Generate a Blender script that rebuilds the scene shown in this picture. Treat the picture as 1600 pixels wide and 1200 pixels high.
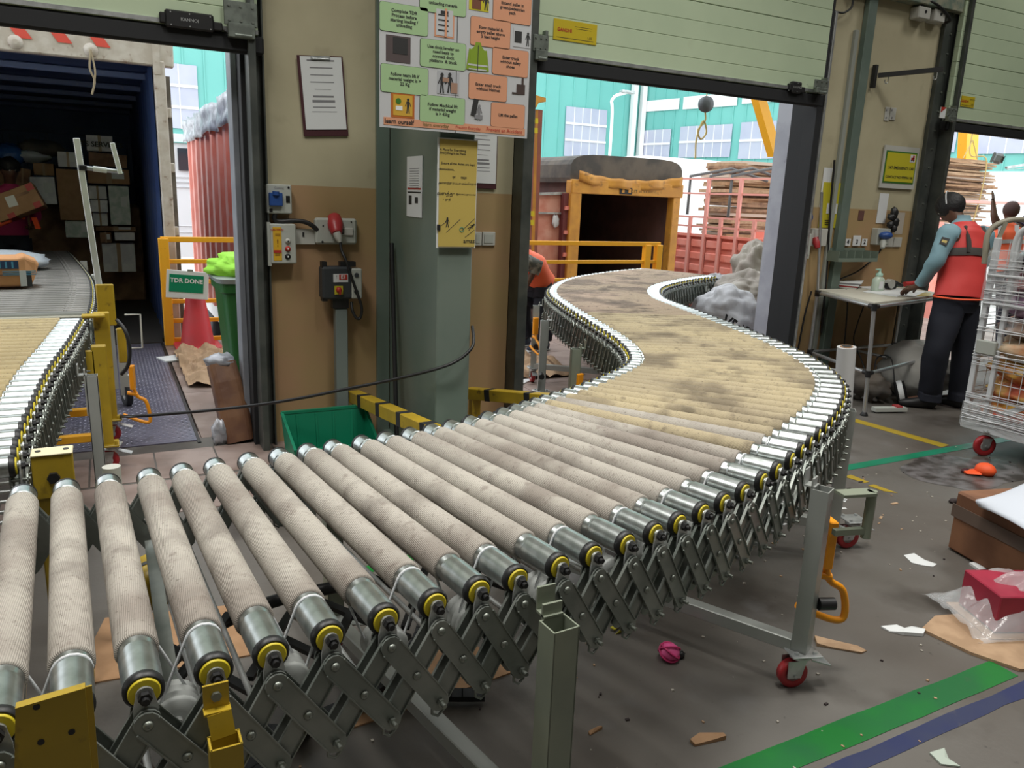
import bpy, math, random
from mathutils import Vector, Matrix, noise
import numpy as np
random.seed(7)
SC = bpy.context.scene
for o in list(bpy.data.objects): bpy.data.objects.remove(o)
COL = SC.collection
PI = math.pi
# ---------------------------------------------------------------- camera
# world: x runs along the dock wall, y points out of the building, z up; metres
FPX = 1205.0; CH = 1.55
def _basis():
    z = -Vector((600-800, -(5580-600), FPX)).normalized()
    x = Vector((3150-800, -(400-600), FPX)); x -= x.dot(z)*z; x.normalize()
    y = z.cross(x)
    if y.z < 0: y = -y
    return x, y, z
BX, BY, BZ = _basis()
RW = Matrix((BX, BY, BZ))            # world = RW @ (right, up, forward)
CAM = Vector((0, 0, CH))
cd = bpy.data.cameras.new('camera'); cam = bpy.data.objects.new('camera', cd); COL.objects.link(cam)
cd.sensor_width = 36; cd.lens = FPX/1600*36; cd.clip_start = .05; cd.clip_end = 300
_r, _u, _f = RW.col[0], RW.col[1], RW.col[2]
cam.matrix_world = Matrix(((_r.x, _u.x, -_f.x, 0), (_r.y, _u.y, -_f.y, 0), (_r.z, _u.z, -_f.z, CH), (0, 0, 0, 1)))
SC.camera = cam
def ray(px, py): return RW @ Vector((px-800, -(py-600), FPX))
def F(px, py, z=0.): d = ray(px, py); return CAM + d*((z-CH)/d.z)      # point on the level z
def Y(px, py, y): d = ray(px, py); return CAM + d*(y/d.y)              # point on the plane y
def D(px, py, dep): return CAM + ray(px, py)*(dep/FPX)                 # point at a depth
# ---------------------------------------------------------------- light
SC.view_settings.view_transform = 'Standard'; SC.view_settings.look = 'None'
SC.view_settings.gamma = 1; SC.view_settings.use_curve_mapping = False
SC.view_settings.exposure = 0.0
w = bpy.data.worlds.new('sky'); SC.world = w; w.use_nodes = True
bg = w.node_tree.nodes['Background']; bg.inputs[0].default_value = (.93, .97, 1, 1); bg.inputs[1].default_value = 2.45
def area(name, loc, size, power, col=(1, 1, 1), target=None, sy=None):
    l = bpy.data.lights.new(name, 'AREA'); l.energy = power; l.color = col; l.size = size
    if sy: l.shape = 'RECTANGLE'; l.size_y = sy
    o = bpy.data.objects.new(name, l); COL.objects.link(o); o.location = loc
    d = Vector(target or (loc[0], loc[1], 0))-Vector(loc)
    o.rotation_euler = d.to_track_quat('-Z', 'Y').to_euler(); return o
LAMPS = [(-.9, 2.9, 5.6), (3.4, 2.9, 5.6), (7.6, 2.9, 5.6), (-1.0, 1.3, 5.6), (1.8, 1.5, 5.6), (5.4, 1.0, 5.6), (.5, -3.0, 5.6), (5.5, -3.0, 5.6)]
for i, p in enumerate(LAMPS): area('lamp_light', (p[0], p[1], p[2]-.14), 1.0, (34, 34, 32, 60, 70, 60, 22, 22)[i], (1, .98, .93)).data.spread = math.radians(125)
# ---------------------------------------------------------------- materials
MATS = {}
def mat(name, col, rough=.6, metal=0., spec=.5, col2=None, ns=8., lo=.4, hi=.6, bump=0., bs=40., coord='Object', emit=None, alpha=None, dirt=None, trans=0., det=6., stretch=None):
    if name in MATS: return MATS[name]
    m = bpy.data.materials.new(name); MATS[name] = m; m.use_nodes = True
    nt = m.node_tree; N = nt.nodes; L = nt.links; b = N['Principled BSDF']
    b.inputs['Base Color'].default_value = (*col, 1); b.inputs['Roughness'].default_value = rough
    b.inputs['Metallic'].default_value = metal; b.inputs['Specular IOR Level'].default_value = spec
    if trans: b.inputs['Transmission Weight'].default_value = trans; b.inputs['IOR'].default_value = 1.2
    if alpha is not None: b.inputs['Alpha'].default_value = alpha
    if emit: b.inputs['Emission Color'].default_value = (*emit[0], 1); b.inputs['Emission Strength'].default_value = emit[1]
    tc = N.new('ShaderNodeTexCoord'); src = tc.outputs[coord] if coord != 'World' else N.new('ShaderNodeNewGeometry').outputs['Position']
    if stretch:
        mp = N.new('ShaderNodeMapping'); mp.inputs['Scale'].default_value = stretch; L.new(src, mp.inputs[0]); src = mp.outputs[0]
    def nz(scale, detail=6.):
        n = N.new('ShaderNodeTexNoise'); n.inputs['Scale'].default_value = scale; n.inputs['Detail'].default_value = detail
        L.new(src, n.inputs['Vector']); return n
    def ramp(fac, a, c, ca, cb):
        r = N.new('ShaderNodeValToRGB'); L.new(fac, r.inputs[0]); e = r.color_ramp.elements
        e[0].position = a; e[1].position = c; e[0].color = ca; e[1].color = cb; return r
    out = None
    if col2:
        r = ramp(nz(ns, det).outputs['Fac'], lo, hi, (*col, 1), (*col2, 1)); out = r.outputs[0]
    if dirt:   # (colour, scale, threshold, strength)
        for dc, dsc, th, st in (dirt if isinstance(dirt, list) else [dirt]):
            r = ramp(nz(dsc, 8).outputs['Fac'], th, th+.12, (0, 0, 0, 1), (st, st, st, 1))
            mx = N.new('ShaderNodeMix'); mx.data_type = 'RGBA'; L.new(r.outputs[0], mx.inputs[0])
            if out: L.new(out, mx.inputs[6])
            else: mx.inputs[6].default_value = (*col, 1)
            mx.inputs[7].default_value = (*dc, 1); out = mx.outputs[2]
    if out: L.new(out, b.inputs['Base Color'])
    if bump:
        n = nz(bs, 4); bp = N.new('ShaderNodeBump'); bp.inputs['Strength'].default_value = bump; bp.inputs['Distance'].default_value = .01
        L.new(n.outputs['Fac'], bp.inputs['Height']); L.new(bp.outputs[0], b.inputs['Normal'])
    m['_c'] = 1; return m
# ---------------------------------------------------------------- mesh builder
class MB:
    def __init__(s): s.v = []; s.f = []; s.mi = []; s.cur = 0; s.sm = []; s.smooth = False
    def m(s, i): s.cur = i; return s
    def add(s, vs, fs, smooth=None):
        k = len(s.v); s.v += [tuple(v) for v in vs]
        for f in fs: s.f.append([i+k for i in f]); s.mi.append(s.cur); s.sm.append(s.smooth if smooth is None else smooth)
        return s
    def box(s, c, d, R=None, bev=0.):
        c = Vector(c); hx, hy, hz = d[0]/2, d[1]/2, d[2]/2
        vs = [Vector((x, y, z)) for x in (-hx, hx) for y in (-hy, hy) for z in (-hz, hz)]
        if bev:
            b = min(bev, hx*.8, hy*.8, hz*.8)
            vs = []; idx = {}
            for sx in (-1, 1):
                for sy in (-1, 1):
                    for sz in (-1, 1):
                        for ax in range(3):
                            p = [sx*(hx-b), sy*(hy-b), sz*(hz-b)]; p[ax] = (sx*hx, sy*hy, sz*hz)[ax]
                            idx[(sx, sy, sz, ax)] = len(vs); vs.append(Vector(p))
            fs = []
            for sx in (-1, 1): fs.append([idx[(sx, a, c2, 0)] for a, c2 in ((-1, -1), (1, -1), (1, 1), (-1, 1))][::sx])
            for sy in (-1, 1): fs.append([idx[(a, sy, c2, 1)] for a, c2 in ((-1, -1), (1, -1), (1, 1), (-1, 1))][::-sy])
            for sz in (-1, 1): fs.append([idx[(a, c2, sz, 2)] for a, c2 in ((-1, -1), (1, -1), (1, 1), (-1, 1))][::sz])
            for a in (-1, 1):
                for c2 in (-1, 1):
                    fs.append([idx[(a, c2, -1, 0)], idx[(a, c2, 1, 0)], idx[(a, c2, 1, 1)], idx[(a, c2, -1, 1)]][::-a*c2])
                    fs.append([idx[(a, -1, c2, 0)], idx[(a, 1, c2, 0)], idx[(a, 1, c2, 2)], idx[(a, -1, c2, 2)]][::a*c2])
                    fs.append([idx[(-1, a, c2, 1)], idx[(1, a, c2, 1)], idx[(1, a, c2, 2)], idx[(-1, a, c2, 2)]][::-a*c2])
            for sx in (-1, 1):
                for sy in (-1, 1):
                    for sz in (-1, 1): fs.append([idx[(sx, sy, sz, ax)] for ax in range(3)][::sx*sy*sz])
        else: fs = [(0, 1, 3, 2), (4, 6, 7, 5), (0, 4, 5, 1), (2, 3, 7, 6), (0, 2, 6, 4), (1, 5, 7, 3)]
        if R is not None: vs = [R @ v for v in vs]
        return s.add([v+c for v in vs], fs, False)
    def bar(s, p0, p1, w, h, up=(0, 0, 1), bev=0.):
        p0 = Vector(p0); p1 = Vector(p1); d = p1-p0; L = d.length; d.normalize(); up = Vector(up)
        a = up.cross(d)
        if a.length < 1e-4: a = Vector((1, 0, 0)).cross(d)
        a.normalize(); b = d.cross(a)
        return s.box((p0+p1)/2, (L, w, h), Matrix((d, a, b)).transposed(), bev)
    def frame(s, d, ref=None):
        d = Vector(d).normalized(); r = Vector(ref) if ref is not None else (Vector((0, 0, 1)) if abs(d.z) < .9 else Vector((1, 0, 0)))
        a = r.cross(d)
        if a.length < 1e-4: a = Vector((0, 1, 0)).cross(d)
        a.normalize(); return a, d.cross(a)
    def cyl(s, p0, p1, r0, r1=None, n=16, cap=True, smooth=True):
        p0 = Vector(p0); p1 = Vector(p1); r1 = r0 if r1 is None else r1; a, b = s.frame(p1-p0)
        vs = []
        for p, r in ((p0, r0), (p1, r1)):
            vs += [p+a*math.cos(2*PI*i/n)*r+b*math.sin(2*PI*i/n)*r for i in range(n)]
        s.add(vs, [(i, (i+1) % n, n+(i+1) % n, n+i) for i in range(n)], smooth)
        if cap: s.add(vs, [list(range(n))[::-1], list(range(n, 2*n))], False)
        return s
    def lathe(s, prof, origin=(0, 0, 0), axis=(0, 0, 1), n=20, smooth=True, cap=True, hard=False):
        o = Vector(origin); ax = Vector(axis).normalized(); a, b = s.frame(ax)
        if hard:
            pr = []
            for i in range(len(prof)-1): s.lathe([prof[i], prof[i+1]], origin, axis, n, smooth, False)
            for q, rev in ((prof[0], 1), (prof[-1], 0)):
                if q[0] > 1e-5:
                    vs = [o+ax*q[1]+(a*math.cos(2*PI*i/n)+b*math.sin(2*PI*i/n))*q[0] for i in range(n)]
                    s.add(vs, [list(range(n))[::-1] if rev else list(range(n))], False)
            return s
        vs = [o+ax*z+(a*math.cos(2*PI*i/n)+b*math.sin(2*PI*i/n))*r for r, z in prof for i in range(n)]
        fs = [(k*n+i, k*n+(i+1) % n, (k+1)*n+(i+1) % n, (k+1)*n+i) for k in range(len(prof)-1) for i in range(n)]
        s.add(vs, fs, smooth)
        if cap: s.add(vs, [list(range(n))[::-1], list(range((len(prof)-1)*n, len(prof)*n))], False)
        return s
    def tube(s, pts, r, n=8, smooth=True, closed=False):
        pts = [Vector(p) for p in pts]; m = len(pts); vs = []; prev = None
        for k, p in enumerate(pts):
            d = (pts[min(k+1, m-1)]-pts[max(k-1, 0)]); 
            if d.length < 1e-9: d = Vector((0, 0, 1))
            d.normalize()
            if prev is None: a, b = s.frame(d)
            else:
                a = prev-d*prev.dot(d)
                if a.length < 1e-5: a, _ = s.frame(d)
                a.normalize(); b = d.cross(a)
            prev = a; rr = r[k] if isinstance(r, (list, tuple)) else r
            vs += [p+(a*math.cos(2*PI*i/n)+b*math.sin(2*PI*i/n))*rr for i in range(n)]
        fs = [(k*n+i, k*n+(i+1) % n, (k+1)*n+(i+1) % n, (k+1)*n+i) for k in range(m-1) for i in range(n)]
        s.add(vs, fs, smooth); s.add(vs, [list(range(n))[::-1], list(range((m-1)*n, m*n))], False); return s
    def prism(s, pts2, o, ex, ey, ez, depth):   # outline in (ex,ey) extruded along ez
        o = Vector(o); ex = Vector(ex); ey = Vector(ey); ez = Vector(ez); n = len(pts2)
        a = [o+ex*x+ey*y for x, y in pts2]; b = [p+ez*depth for p in a]
        return s.add(a+b, [list(range(n))[::-1], list(range(n, 2*n))]+[(i, (i+1) % n, n+(i+1) % n, n+i) for i in range(n)], False)
    def quad(s, a, b, c, d): return s.add([a, b, c, d], [(0, 1, 2, 3)])
    def loft(s, rings, ref=(1, 0, 0), n=16, smooth=True):   # rings: (point, rx, ry[, power])
        P = [Vector(r[0]) for r in rings]; m = len(P); vs = []
        for k in range(m):
            d = P[min(k+1, m-1)]-P[max(k-1, 0)]; d.normalize(); rf = Vector(ref)
            b = d.cross(rf); b.normalize(); a = b.cross(d); a.normalize()
            pw = rings[k][3] if len(rings[k]) > 3 else 1.
            for i in range(n):
                c, q = math.cos(2*PI*i/n), math.sin(2*PI*i/n)
                c = math.copysign(abs(c)**pw, c); q = math.copysign(abs(q)**pw, q)
                vs.append(P[k]+a*c*rings[k][1]+b*q*rings[k][2])
        s.add(vs, [(k*n+i, k*n+(i+1) % n, (k+1)*n+(i+1) % n, (k+1)*n+i) for k in range(m-1) for i in range(n)], smooth)
        s.add(vs, [list(range(n))[::-1], list(range((m-1)*n, m*n))], smooth); return s
    def blob(s, c, r, nz=0., sc=3., seed=0, n=16, m=10, R=None, flat=None):
        c = Vector(c); vs = []; off = Vector((seed*7.3, seed*3.1, seed))
        for j in range(m+1):
            th = PI*j/m
            for i in range(n):
                ph = 2*PI*i/n; u = Vector((math.sin(th)*math.cos(ph), math.sin(th)*math.sin(ph), math.cos(th)))
                k = 1+nz*noise.noise(u*sc+off)+nz*.5*noise.noise(u*sc*2.3+off)
                p = Vector((u.x*r[0]*k, u.y*r[1]*k, u.z*r[2]*k))
                if R is not None: p = R @ p
                q = c+p
                if flat is not None and q.z < flat: q.z = flat+.002*random.random()
                vs.append(q)
        s.add(vs, [(j*n+i, (j+1)*n+i, (j+1)*n+(i+1) % n, j*n+(i+1) % n) for j in range(m) for i in range(n)], True); return s
    def sheet(s, fn, nu, nv, th=.0015, smooth=True):   # fn(u,v)->Vector, given thickness
        P = [[Vector(fn(i/nu, j/nv)) for i in range(nu+1)] for j in range(nv+1)]; vs = []; 
        for j in range(nv+1):
            for i in range(nu+1):
                du = P[j][min(i+1, nu)]-P[j][max(i-1, 0)]; dv = P[min(j+1, nv)][i]-P[max(j-1, 0)][i]
                nn = du.cross(dv); nn = nn.normalized() if nn.length > 1e-9 else Vector((0, 0, 1)); vs.append((P[j][i], nn))
        k = (nu+1)*(nv+1); V = [p+q*th/2 for p, q in vs]+[p-q*th/2 for p, q in vs]; W = nu+1; fs = []
        for j in range(nv):
            for i in range(nu):
                a = j*W+i; fs.append((a, a+1, a+W+1, a+W)); fs.append((k+a, k+a+W, k+a+W+1, k+a+1))
        for i in range(nu): fs.append((i, k+i, k+i+1, i+1)); a = nv*W+i; fs.append((a, a+1, k+a+1, k+a))
        for j in range(nv): a = j*W; fs.append((a, a+W, k+a+W, k+a)); a = j*W+nu; fs.append((a, k+a, k+a+W, a+W))
        return s.add(V, fs, smooth)
    def text(s, t, o, ex, ey, size, align='CENTER', bold=0., depth=.0008, sx=1.):
        c = bpy.data.curves.new('t', 'FONT'); c.body = t; c.size = 1; c.align_x = align; c.align_y = 'CENTER'; c.offset = bold; c.extrude = 0; c.resolution_u = 2
        ob = bpy.data.objects.new('t', c); COL.objects.link(ob)
        dg = bpy.context.evaluated_depsgraph_get(); dg.update(); me = bpy.data.meshes.new_from_object(ob.evaluated_get(dg))
        ex = Vector(ex).normalized(); ey = Vector(ey).normalized(); ez = ex.cross(ey); o = Vector(o)
        s.add([o+ex*v.co.x*size*sx+ey*v.co.y*size+ez*depth for v in me.vertices], [list(p.vertices) for p in me.polygons], False)
        bpy.data.objects.remove(ob); bpy.data.curves.remove(c); bpy.data.meshes.remove(me); return s
    def build(s, name, mats, parent=None, auto=None):
        me = bpy.data.meshes.new(name); me.from_pydata(s.v, [], s.f)
        if not isinstance(mats, (list, tuple)): mats = [mats]
        for m in mats: me.materials.append(m)
        me.polygons.foreach_set('material_index', s.mi); me.polygons.foreach_set('use_smooth', s.sm)
        me.validate(); me.update()
        o = bpy.data.objects.new(name, me); COL.objects.link(o)
        if parent: o.parent = parent; o.matrix_parent_inverse = PINVM(parent).inverted()
        return o
def PINVM(o):
    return Matrix.LocRotScale(o.location, o.rotation_euler, o.scale) if o.parent is None else PINVM(o.parent) @ o.matrix_parent_inverse @ Matrix.LocRotScale(o.location, o.rotation_euler, o.scale)
def tag(o, label, cat, group=None, kind=None):
    o['label'] = label; o['category'] = cat
    if group: o['group'] = group
    if kind: o['kind'] = kind
    return o
def thing(name, label, cat, loc=(0, 0, 0), group=None):
    o = bpy.data.objects.new(name, None); COL.objects.link(o); o.location = loc; o.empty_display_size = .1
    return tag(o, label, cat, group)
def struct(name, mb, mats): o = mb.build(name, mats); o['kind'] = 'structure'; return o
def smooth_path(P, n=10):
    P = [Vector(p) for p in P]; Q = [P[0]*2-P[1]]+P+[P[-1]*2-P[-2]]; out = []
    for k in range(1, len(Q)-2):
        for i in range(n):
            t = i/n; a, b, c, d = Q[k-1:k+3]
            out.append(.5*((2*b)+(c-a)*t+(2*a-5*b+4*c-d)*t*t+(3*b-a-3*c+d)*t*t*t))
    return out+[P[-1]]
X3 = Vector((1, 0, 0)); Y3 = Vector((0, 1, 0)); Z3 = Vector((0, 0, 1))
def rotz(a): return Matrix.Rotation(a, 3, 'Z')
def rot(x=0, y=0, z=0): return Matrix.Rotation(z, 3, 'Z') @ Matrix.Rotation(y, 3, 'Y') @ Matrix.Rotation(x, 3, 'X')

def inst(me, name, parent, M, local=False):   # an object sharing mesh me, at matrix M (world, or in its parent's frame)
    o = bpy.data.objects.new(name, me); COL.objects.link(o); o.parent = parent
    l, q, c = M.decompose(); o.location = l; o.rotation_euler = q.to_euler(); o.scale = c
    if not local: o.matrix_parent_inverse = PINVM(parent).inverted()
    return o
def mesh(mb, name, mats):
    o = mb.build(name, mats); me = o.data; bpy.data.objects.remove(o); return me
# ================================================================ materials
cream = (.42, .38, .25); beige = (.36, .25, .115)
m_steel = mat('galvanised steel', (.42, .44, .44), .38, .75, col2=(.6, .62, .62), ns=14, bump=.05, bs=120)
m_roll = mat('roller steel', (.60, .64, .64), .33, 1., col2=(.46, .50, .49), ns=30)
m_link = mat('zinc scissor steel', (.20, .225, .205), .4, .5, col2=(.28, .30, .275), ns=9)
m_bolt = mat('bolt steel', (.26, .28, .25), .4, .8)
m_black = mat('black plastic', (.012, .012, .013), .45)
m_rub = mat('black rubber', (.01, .011, .013), .75)
m_yel = mat('yellow cap', (.62, .5, .02), .5)
m_ypaint = mat('yellow paint', (.46, .31, .02), .4, col2=(.38, .26, .02), ns=6, dirt=((.1, .06, .02), 22, .63, .8))
m_opaint = mat('orange yellow paint', (.9, .44, .02), .45, dirt=((.3, .12, .03), 25, .66, .6))
m_orange = mat('orange paint', (.85, .32, .01), .4)
m_green_post = mat('grey green paint', (.27, .30, .23), .4, .15, col2=(.22, .25, .2), ns=4)
m_white = mat('white paint', (.75, .77, .78), .45)
m_paper = mat('paper', (.68, .70, .70), .6)
m_ink = mat('black ink', (.02, .02, .02), .6)
m_card = mat('cardboard', (.36, .21, .11), .8, col2=(.3, .17, .085), ns=10, bump=.1, bs=20)
m_card2 = mat('kraft paper', (.42, .28, .17), .85, col2=(.34, .22, .13), ns=12, bump=.3, bs=14)
m_film = mat('clear stretch film', (.8, .82, .84), .12, alpha=.2, bump=.6, bs=18)
m_redpu = mat('red polyurethane', (.35, .02, .025), .4)
m_wall = mat('painted wall', cream, .7, col2=(.46, .42, .28), ns=3, dirt=[((.3, .26, .17), 5, .6, .4), ((.2, .16, .1), 40, .72, .5)], coord='World')
# two-tone wall: cream above 1.57 m, beige below
nt = m_wall.node_tree; b = nt.nodes['Principled BSDF']; prev = b.inputs['Base Color'].links[0].from_socket
g = nt.nodes.new('ShaderNodeNewGeometry'); sp = nt.nodes.new('ShaderNodeSeparateXYZ'); nt.links.new(g.outputs['Position'], sp.inputs[0])
gt = nt.nodes.new('ShaderNodeMath'); gt.operation = 'LESS_THAN'; gt.inputs[1].default_value = 1.57; nt.links.new(sp.outputs[2], gt.inputs[0])
nn = nt.nodes.new('ShaderNodeTexNoise'); nn.inputs['Scale'].default_value = 2.2; nn.inputs['Detail'].default_value = 7; nt.links.new(g.outputs['Position'], nn.inputs['Vector'])
cr = nt.nodes.new('ShaderNodeValToRGB'); nt.links.new(nn.outputs['Fac'], cr.inputs[0]); cr.color_ramp.elements[0].position = .38; cr.color_ramp.elements[1].position = .68
cr.color_ramp.elements[0].color = (*beige, 1); cr.color_ramp.elements[1].color = (.40, .24, .13, 1)
mx = nt.nodes.new('ShaderNodeMix'); mx.data_type = 'RGBA'; nt.links.new(gt.outputs[0], mx.inputs[0]); nt.links.new(prev, mx.inputs[6]); nt.links.new(cr.outputs[0], mx.inputs[7]); nt.links.new(mx.outputs[2], b.inputs['Base Color'])
# concrete floor with stains and scuffs
m_floor = mat('worn concrete floor', (.082, .069, .057), .5, col2=(.138, .13, .118), ns=1.1, lo=.3, hi=.7, coord='World', bump=.06, bs=60,
              dirt=[((.03, .022, .016), 1.6, .54, .75), ((.15, .145, .145), 3.3, .62, .5), ((.014, .012, .01), 26, .68, .8), ((.3, .28, .25), 75, .765, .7)])
nt = m_floor.node_tree; n2 = nt.nodes.new('ShaderNodeTexNoise'); n2.inputs['Scale'].default_value = 1.3; n2.inputs['Detail'].default_value = 5
g = nt.nodes.new('ShaderNodeNewGeometry'); nt.links.new(g.outputs['Position'], n2.inputs['Vector'])
mr = nt.nodes.new('ShaderNodeMapRange'); mr.inputs[1].default_value = .35; mr.inputs[2].default_value = .65; mr.inputs[3].default_value = .38; mr.inputs[4].default_value = .7
nt.links.new(n2.outputs['Fac'], mr.inputs[0]); nt.links.new(mr.outputs[0], nt.nodes['Principled BSDF'].inputs['Roughness'])
m_tile = mat('dock apron stone', (.22, .155, .13), .45, col2=(.36, .28, .25), ns=2.5, coord='World', dirt=[((.14, .1, .08), 3, .56, .6), ((.5, .45, .42), 18, .68, .5)], bump=.05, bs=20)
m_door = mat('pale green door panel', (.50, .60, .42), .45, col2=(.46, .56, .39), ns=1.5, dirt=((.3, .33, .22), 4, .68, .3), coord='World')
m_col = mat('green column paint', (.165, .205, .175), .28, col2=(.13, .175, .145), ns=2, dirt=((.3, .33, .3), 30, .74, .5))
m_yard = mat('bleached yard concrete', (.62, .6, .57), .9, col2=(.55, .53, .5), ns=.4, coord='World')
m_darkst = mat('dark door track steel', (.075, .085, .08), .4, .5, col2=(.12, .13, .12), ns=5)
m_galv = mat('grey frame paint', (.3, .32, .36), .45, .2, col2=(.25, .27, .31), ns=6)
# ================================================================ structure
YW = 4.75
fl = MB(); fl.box((2.5, -1.6, -.1), (26, 13.2, .2)); struct('floor', fl, m_floor)
# dock apron outside the wall line, at the same level, joints between stone slabs
ap = MB()
for (x0, x1, y0, y1) in [(.45, 6.3, 5.0, 8.6), (-3.4, .02-2.5, 5.0, 8.6)]:
    nx = max(1, round((x1-x0)/.62)); ny = round((y1-y0)/.62)
    for i in range(nx):
        for j in range(ny):
            dx = (x1-x0)/nx; dy = (y1-y0)/ny
            ap.box((x0+dx*(i+.5), y0+dy*(j+.5), -.06), (dx-.006, dy-.006, .12))
for i in range(9):
    for j in range(2): ap.box((-.38+i*.165*2+.05*j, 4.06+j*.50, -.0035), (.32, .47, .012))
ap.box((8.7, 6.8, -.06), (4.8, 3.6, .12)); ap.box((2.5, 6.8, -.62), (18, 3.56, 1.0)); ap.box((-.97, 6.5, -.1), (.0, 0, 0))
struct('floor_apron', ap, m_tile)
yd = MB(); yd.box((20, 38, -1.25), (110, 62, .2)); struct('floor_yard', yd, m_yard)
wb = MB()
wb.box((1.645, YW+.125, 1.8), (1.63, .25, 3.6)); wb.box((6.02, YW+.125, 1.8), (1.6, .25, 3.6)); wb.box((-3.6, YW+.125, 1.8), (2.2, .25, 3.6)); wb.box((10.9, YW+.125, 1.8), (2.0, .25, 3.6))
wb.box((3.6, YW+.125, 4.8), (17.0, .25, 2.5))
struct('wall_back', wb, m_wall)
wc = MB(); wc.box((3.6, -1.6, 6.1), (17.4, 13.2, .15)); struct('ceiling', wc, mat('ceiling sheet', (.45, .47, .46), .7))
ws = MB(); ws.box((-4.85, -1.6, 3), (.2, 13.2, 6.2)); struct('wall_left', ws, mat('side wall', (.42, .4, .33), .8))
ws = MB(); ws.box((3.6, -8.3, 3), (17.4, .2, 6.2)); struct('wall_front', ws, MATS['side wall'])
ws = MB(); ws.box((12.1, -1.6, 3), (.2, 13.2, 6.2)); struct('wall_right', ws, MATS['side wall'])
# high-bay lamps under the ceiling (above the frame)
for i, p in enumerate(LAMPS):
    t = thing('high_bay_lamp', 'aluminium high-bay lamp hanging from the warehouse ceiling', 'lamp', p, 'high-bay lamps under the ceiling')
    h = MB(); h.lathe([(.05, .2), (.09, .12), (.56, -.08), (.58, -.1)], p, n=24, cap=False); h.cyl((p[0], p[1], p[2]+.2), (p[0], p[1], 6.05), .01); h.build('reflector', m_steel, t)
    h = MB(); h.lathe([(.55, -.085), (.0, -.085)], p, n=24, cap=False); h.build('lens', mat('lamp lens', (.9, .9, .9), .4, emit=((1, .97, .9), 3)), t)
# sectional doors, half raised
def sdoor(idx, x0, x1, zb, zs):
    d = MB(); z = zb; k = 0
    while z < 3.7:
        hh = .122; d.box(((x0+x1)/2, 4.655, z+hh/2), (x1-x0, .04, hh-.0015), bev=.0025)
        if k % 4 == 3: z += .003
        z += hh; k += 1
    d.box(((x0+x1)/2, 4.668, (zb+3.7)/2), (x1-x0-.01, .03, 3.7-zb))
    o = struct('door_%d' % idx, d, m_door)
    r = MB(); r.box(((x0+x1)/2, 4.66, (zb+zs)/2-.002), (x1-x0+.06, .055, zb-zs), bev=.012); r.build('rubber_seal', m_rub, o)
    r = MB(); r.box(((x0+x1)/2, 4.652, zb+.014), (x1-x0, .052, .022)); r.build('bottom_rail', m_steel, o)
    return o
door1 = sdoor(1, -2.3, .82, 2.345, 2.25); door2 = sdoor(2, 2.50, 5.13, 2.44, 2.345); door3 = sdoor(3, 6.72, 9.8, 2.365, 2.285)
# vertical tracks, jambs and frames of the three openings
def trim(i, boxes, m):
    b = MB()
    for c, d in boxes: b.box(c, d, bev=.003)
    return struct('trim_%d' % i, b, m)
def span(x0, x1, y0, y1, z0=0, z1=3.6): return (((x0+x1)/2, (y0+y1)/2, (z0+z1)/2), (x1-x0, y1-y0, z1-z0))
trim(1, [span(.70, .735, 4.86, 5.02, 0, 2.6)], m_galv)
trim(2, [span(.735, .79, 4.74, 4.95, 0, 2.6)], m_rub)
trim(3, [span(.76, .80, 4.60, 4.745), span(.80, .855, 4.735, 4.749), span(.846, .857, 4.69, 4.745)], m_darkst)
trim(4, [span(2.47, 2.56, 4.735, 4.95, 0, 2.6), span(2.455, 2.53, 4.60, 4.735)], m_darkst)
trim(5, [span(5.185, 5.22, 4.765, 4.98, 0, 2.6), span(5.10, 5.165, 4.64, 4.76, 0, 3.2)], m_rub)
trim(6, [span(5.167, 5.19, 4.63, 4.75, 0, 3.05)], m_steel)
trim(7, [span(6.60, 6.74, 4.71, 4.78), span(6.76, 6.80, 4.60, 4.78), span(6.80, 6.83, 4.78, 5.0, 0, 2.5)], m_darkst)
b = MB(); b.smooth = False
for i in range(20): b.cyl((6.68, 4.70, .2+i*.16), (6.68, 4.71, .2+i*.16), .008, n=8)
struct('trim_8', b, m_bolt)
# column between the left and the middle opening: box section with the cable recess behind
co = MB(); co.box((1.695, 4.32, 1.9), (.205, .80, 3.8), bev=.006); co.box((1.55, 4.735, 1.9), (.08, .03, 3.8));
co.box((1.72, 4.3, .01), (.34, .92, .02))
struct('column', co, m_col)
# beam on the right pier
bm = MB(); bm.box((5.655, 4.72, 1.9), (.10, .05, 3.8), bev=.004); o = bm.build('support_post', mat('grey green steel post', (.17, .22, .19), .4, .2, col2=(.14, .19, .16), ns=3)); tag(o, 'tall grey green steel post on the wall between the middle and right dock doors', 'post')
# outside concrete pillar at the right of the middle opening
pl = MB(); pl.box((5.64, 5.21, 1.0), (.42, .36, 4.6), bev=.015); o = pl.build('concrete_pillar', mat('grey concrete pillar', (.3, .31, .36), .8, col2=(.36, .37, .42), ns=5, dirt=((.16, .16, .18), 12, .66, .6), bump=.1, bs=30)); tag(o, 'square grey concrete pillar just outside the middle dock door', 'pillar')
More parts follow.
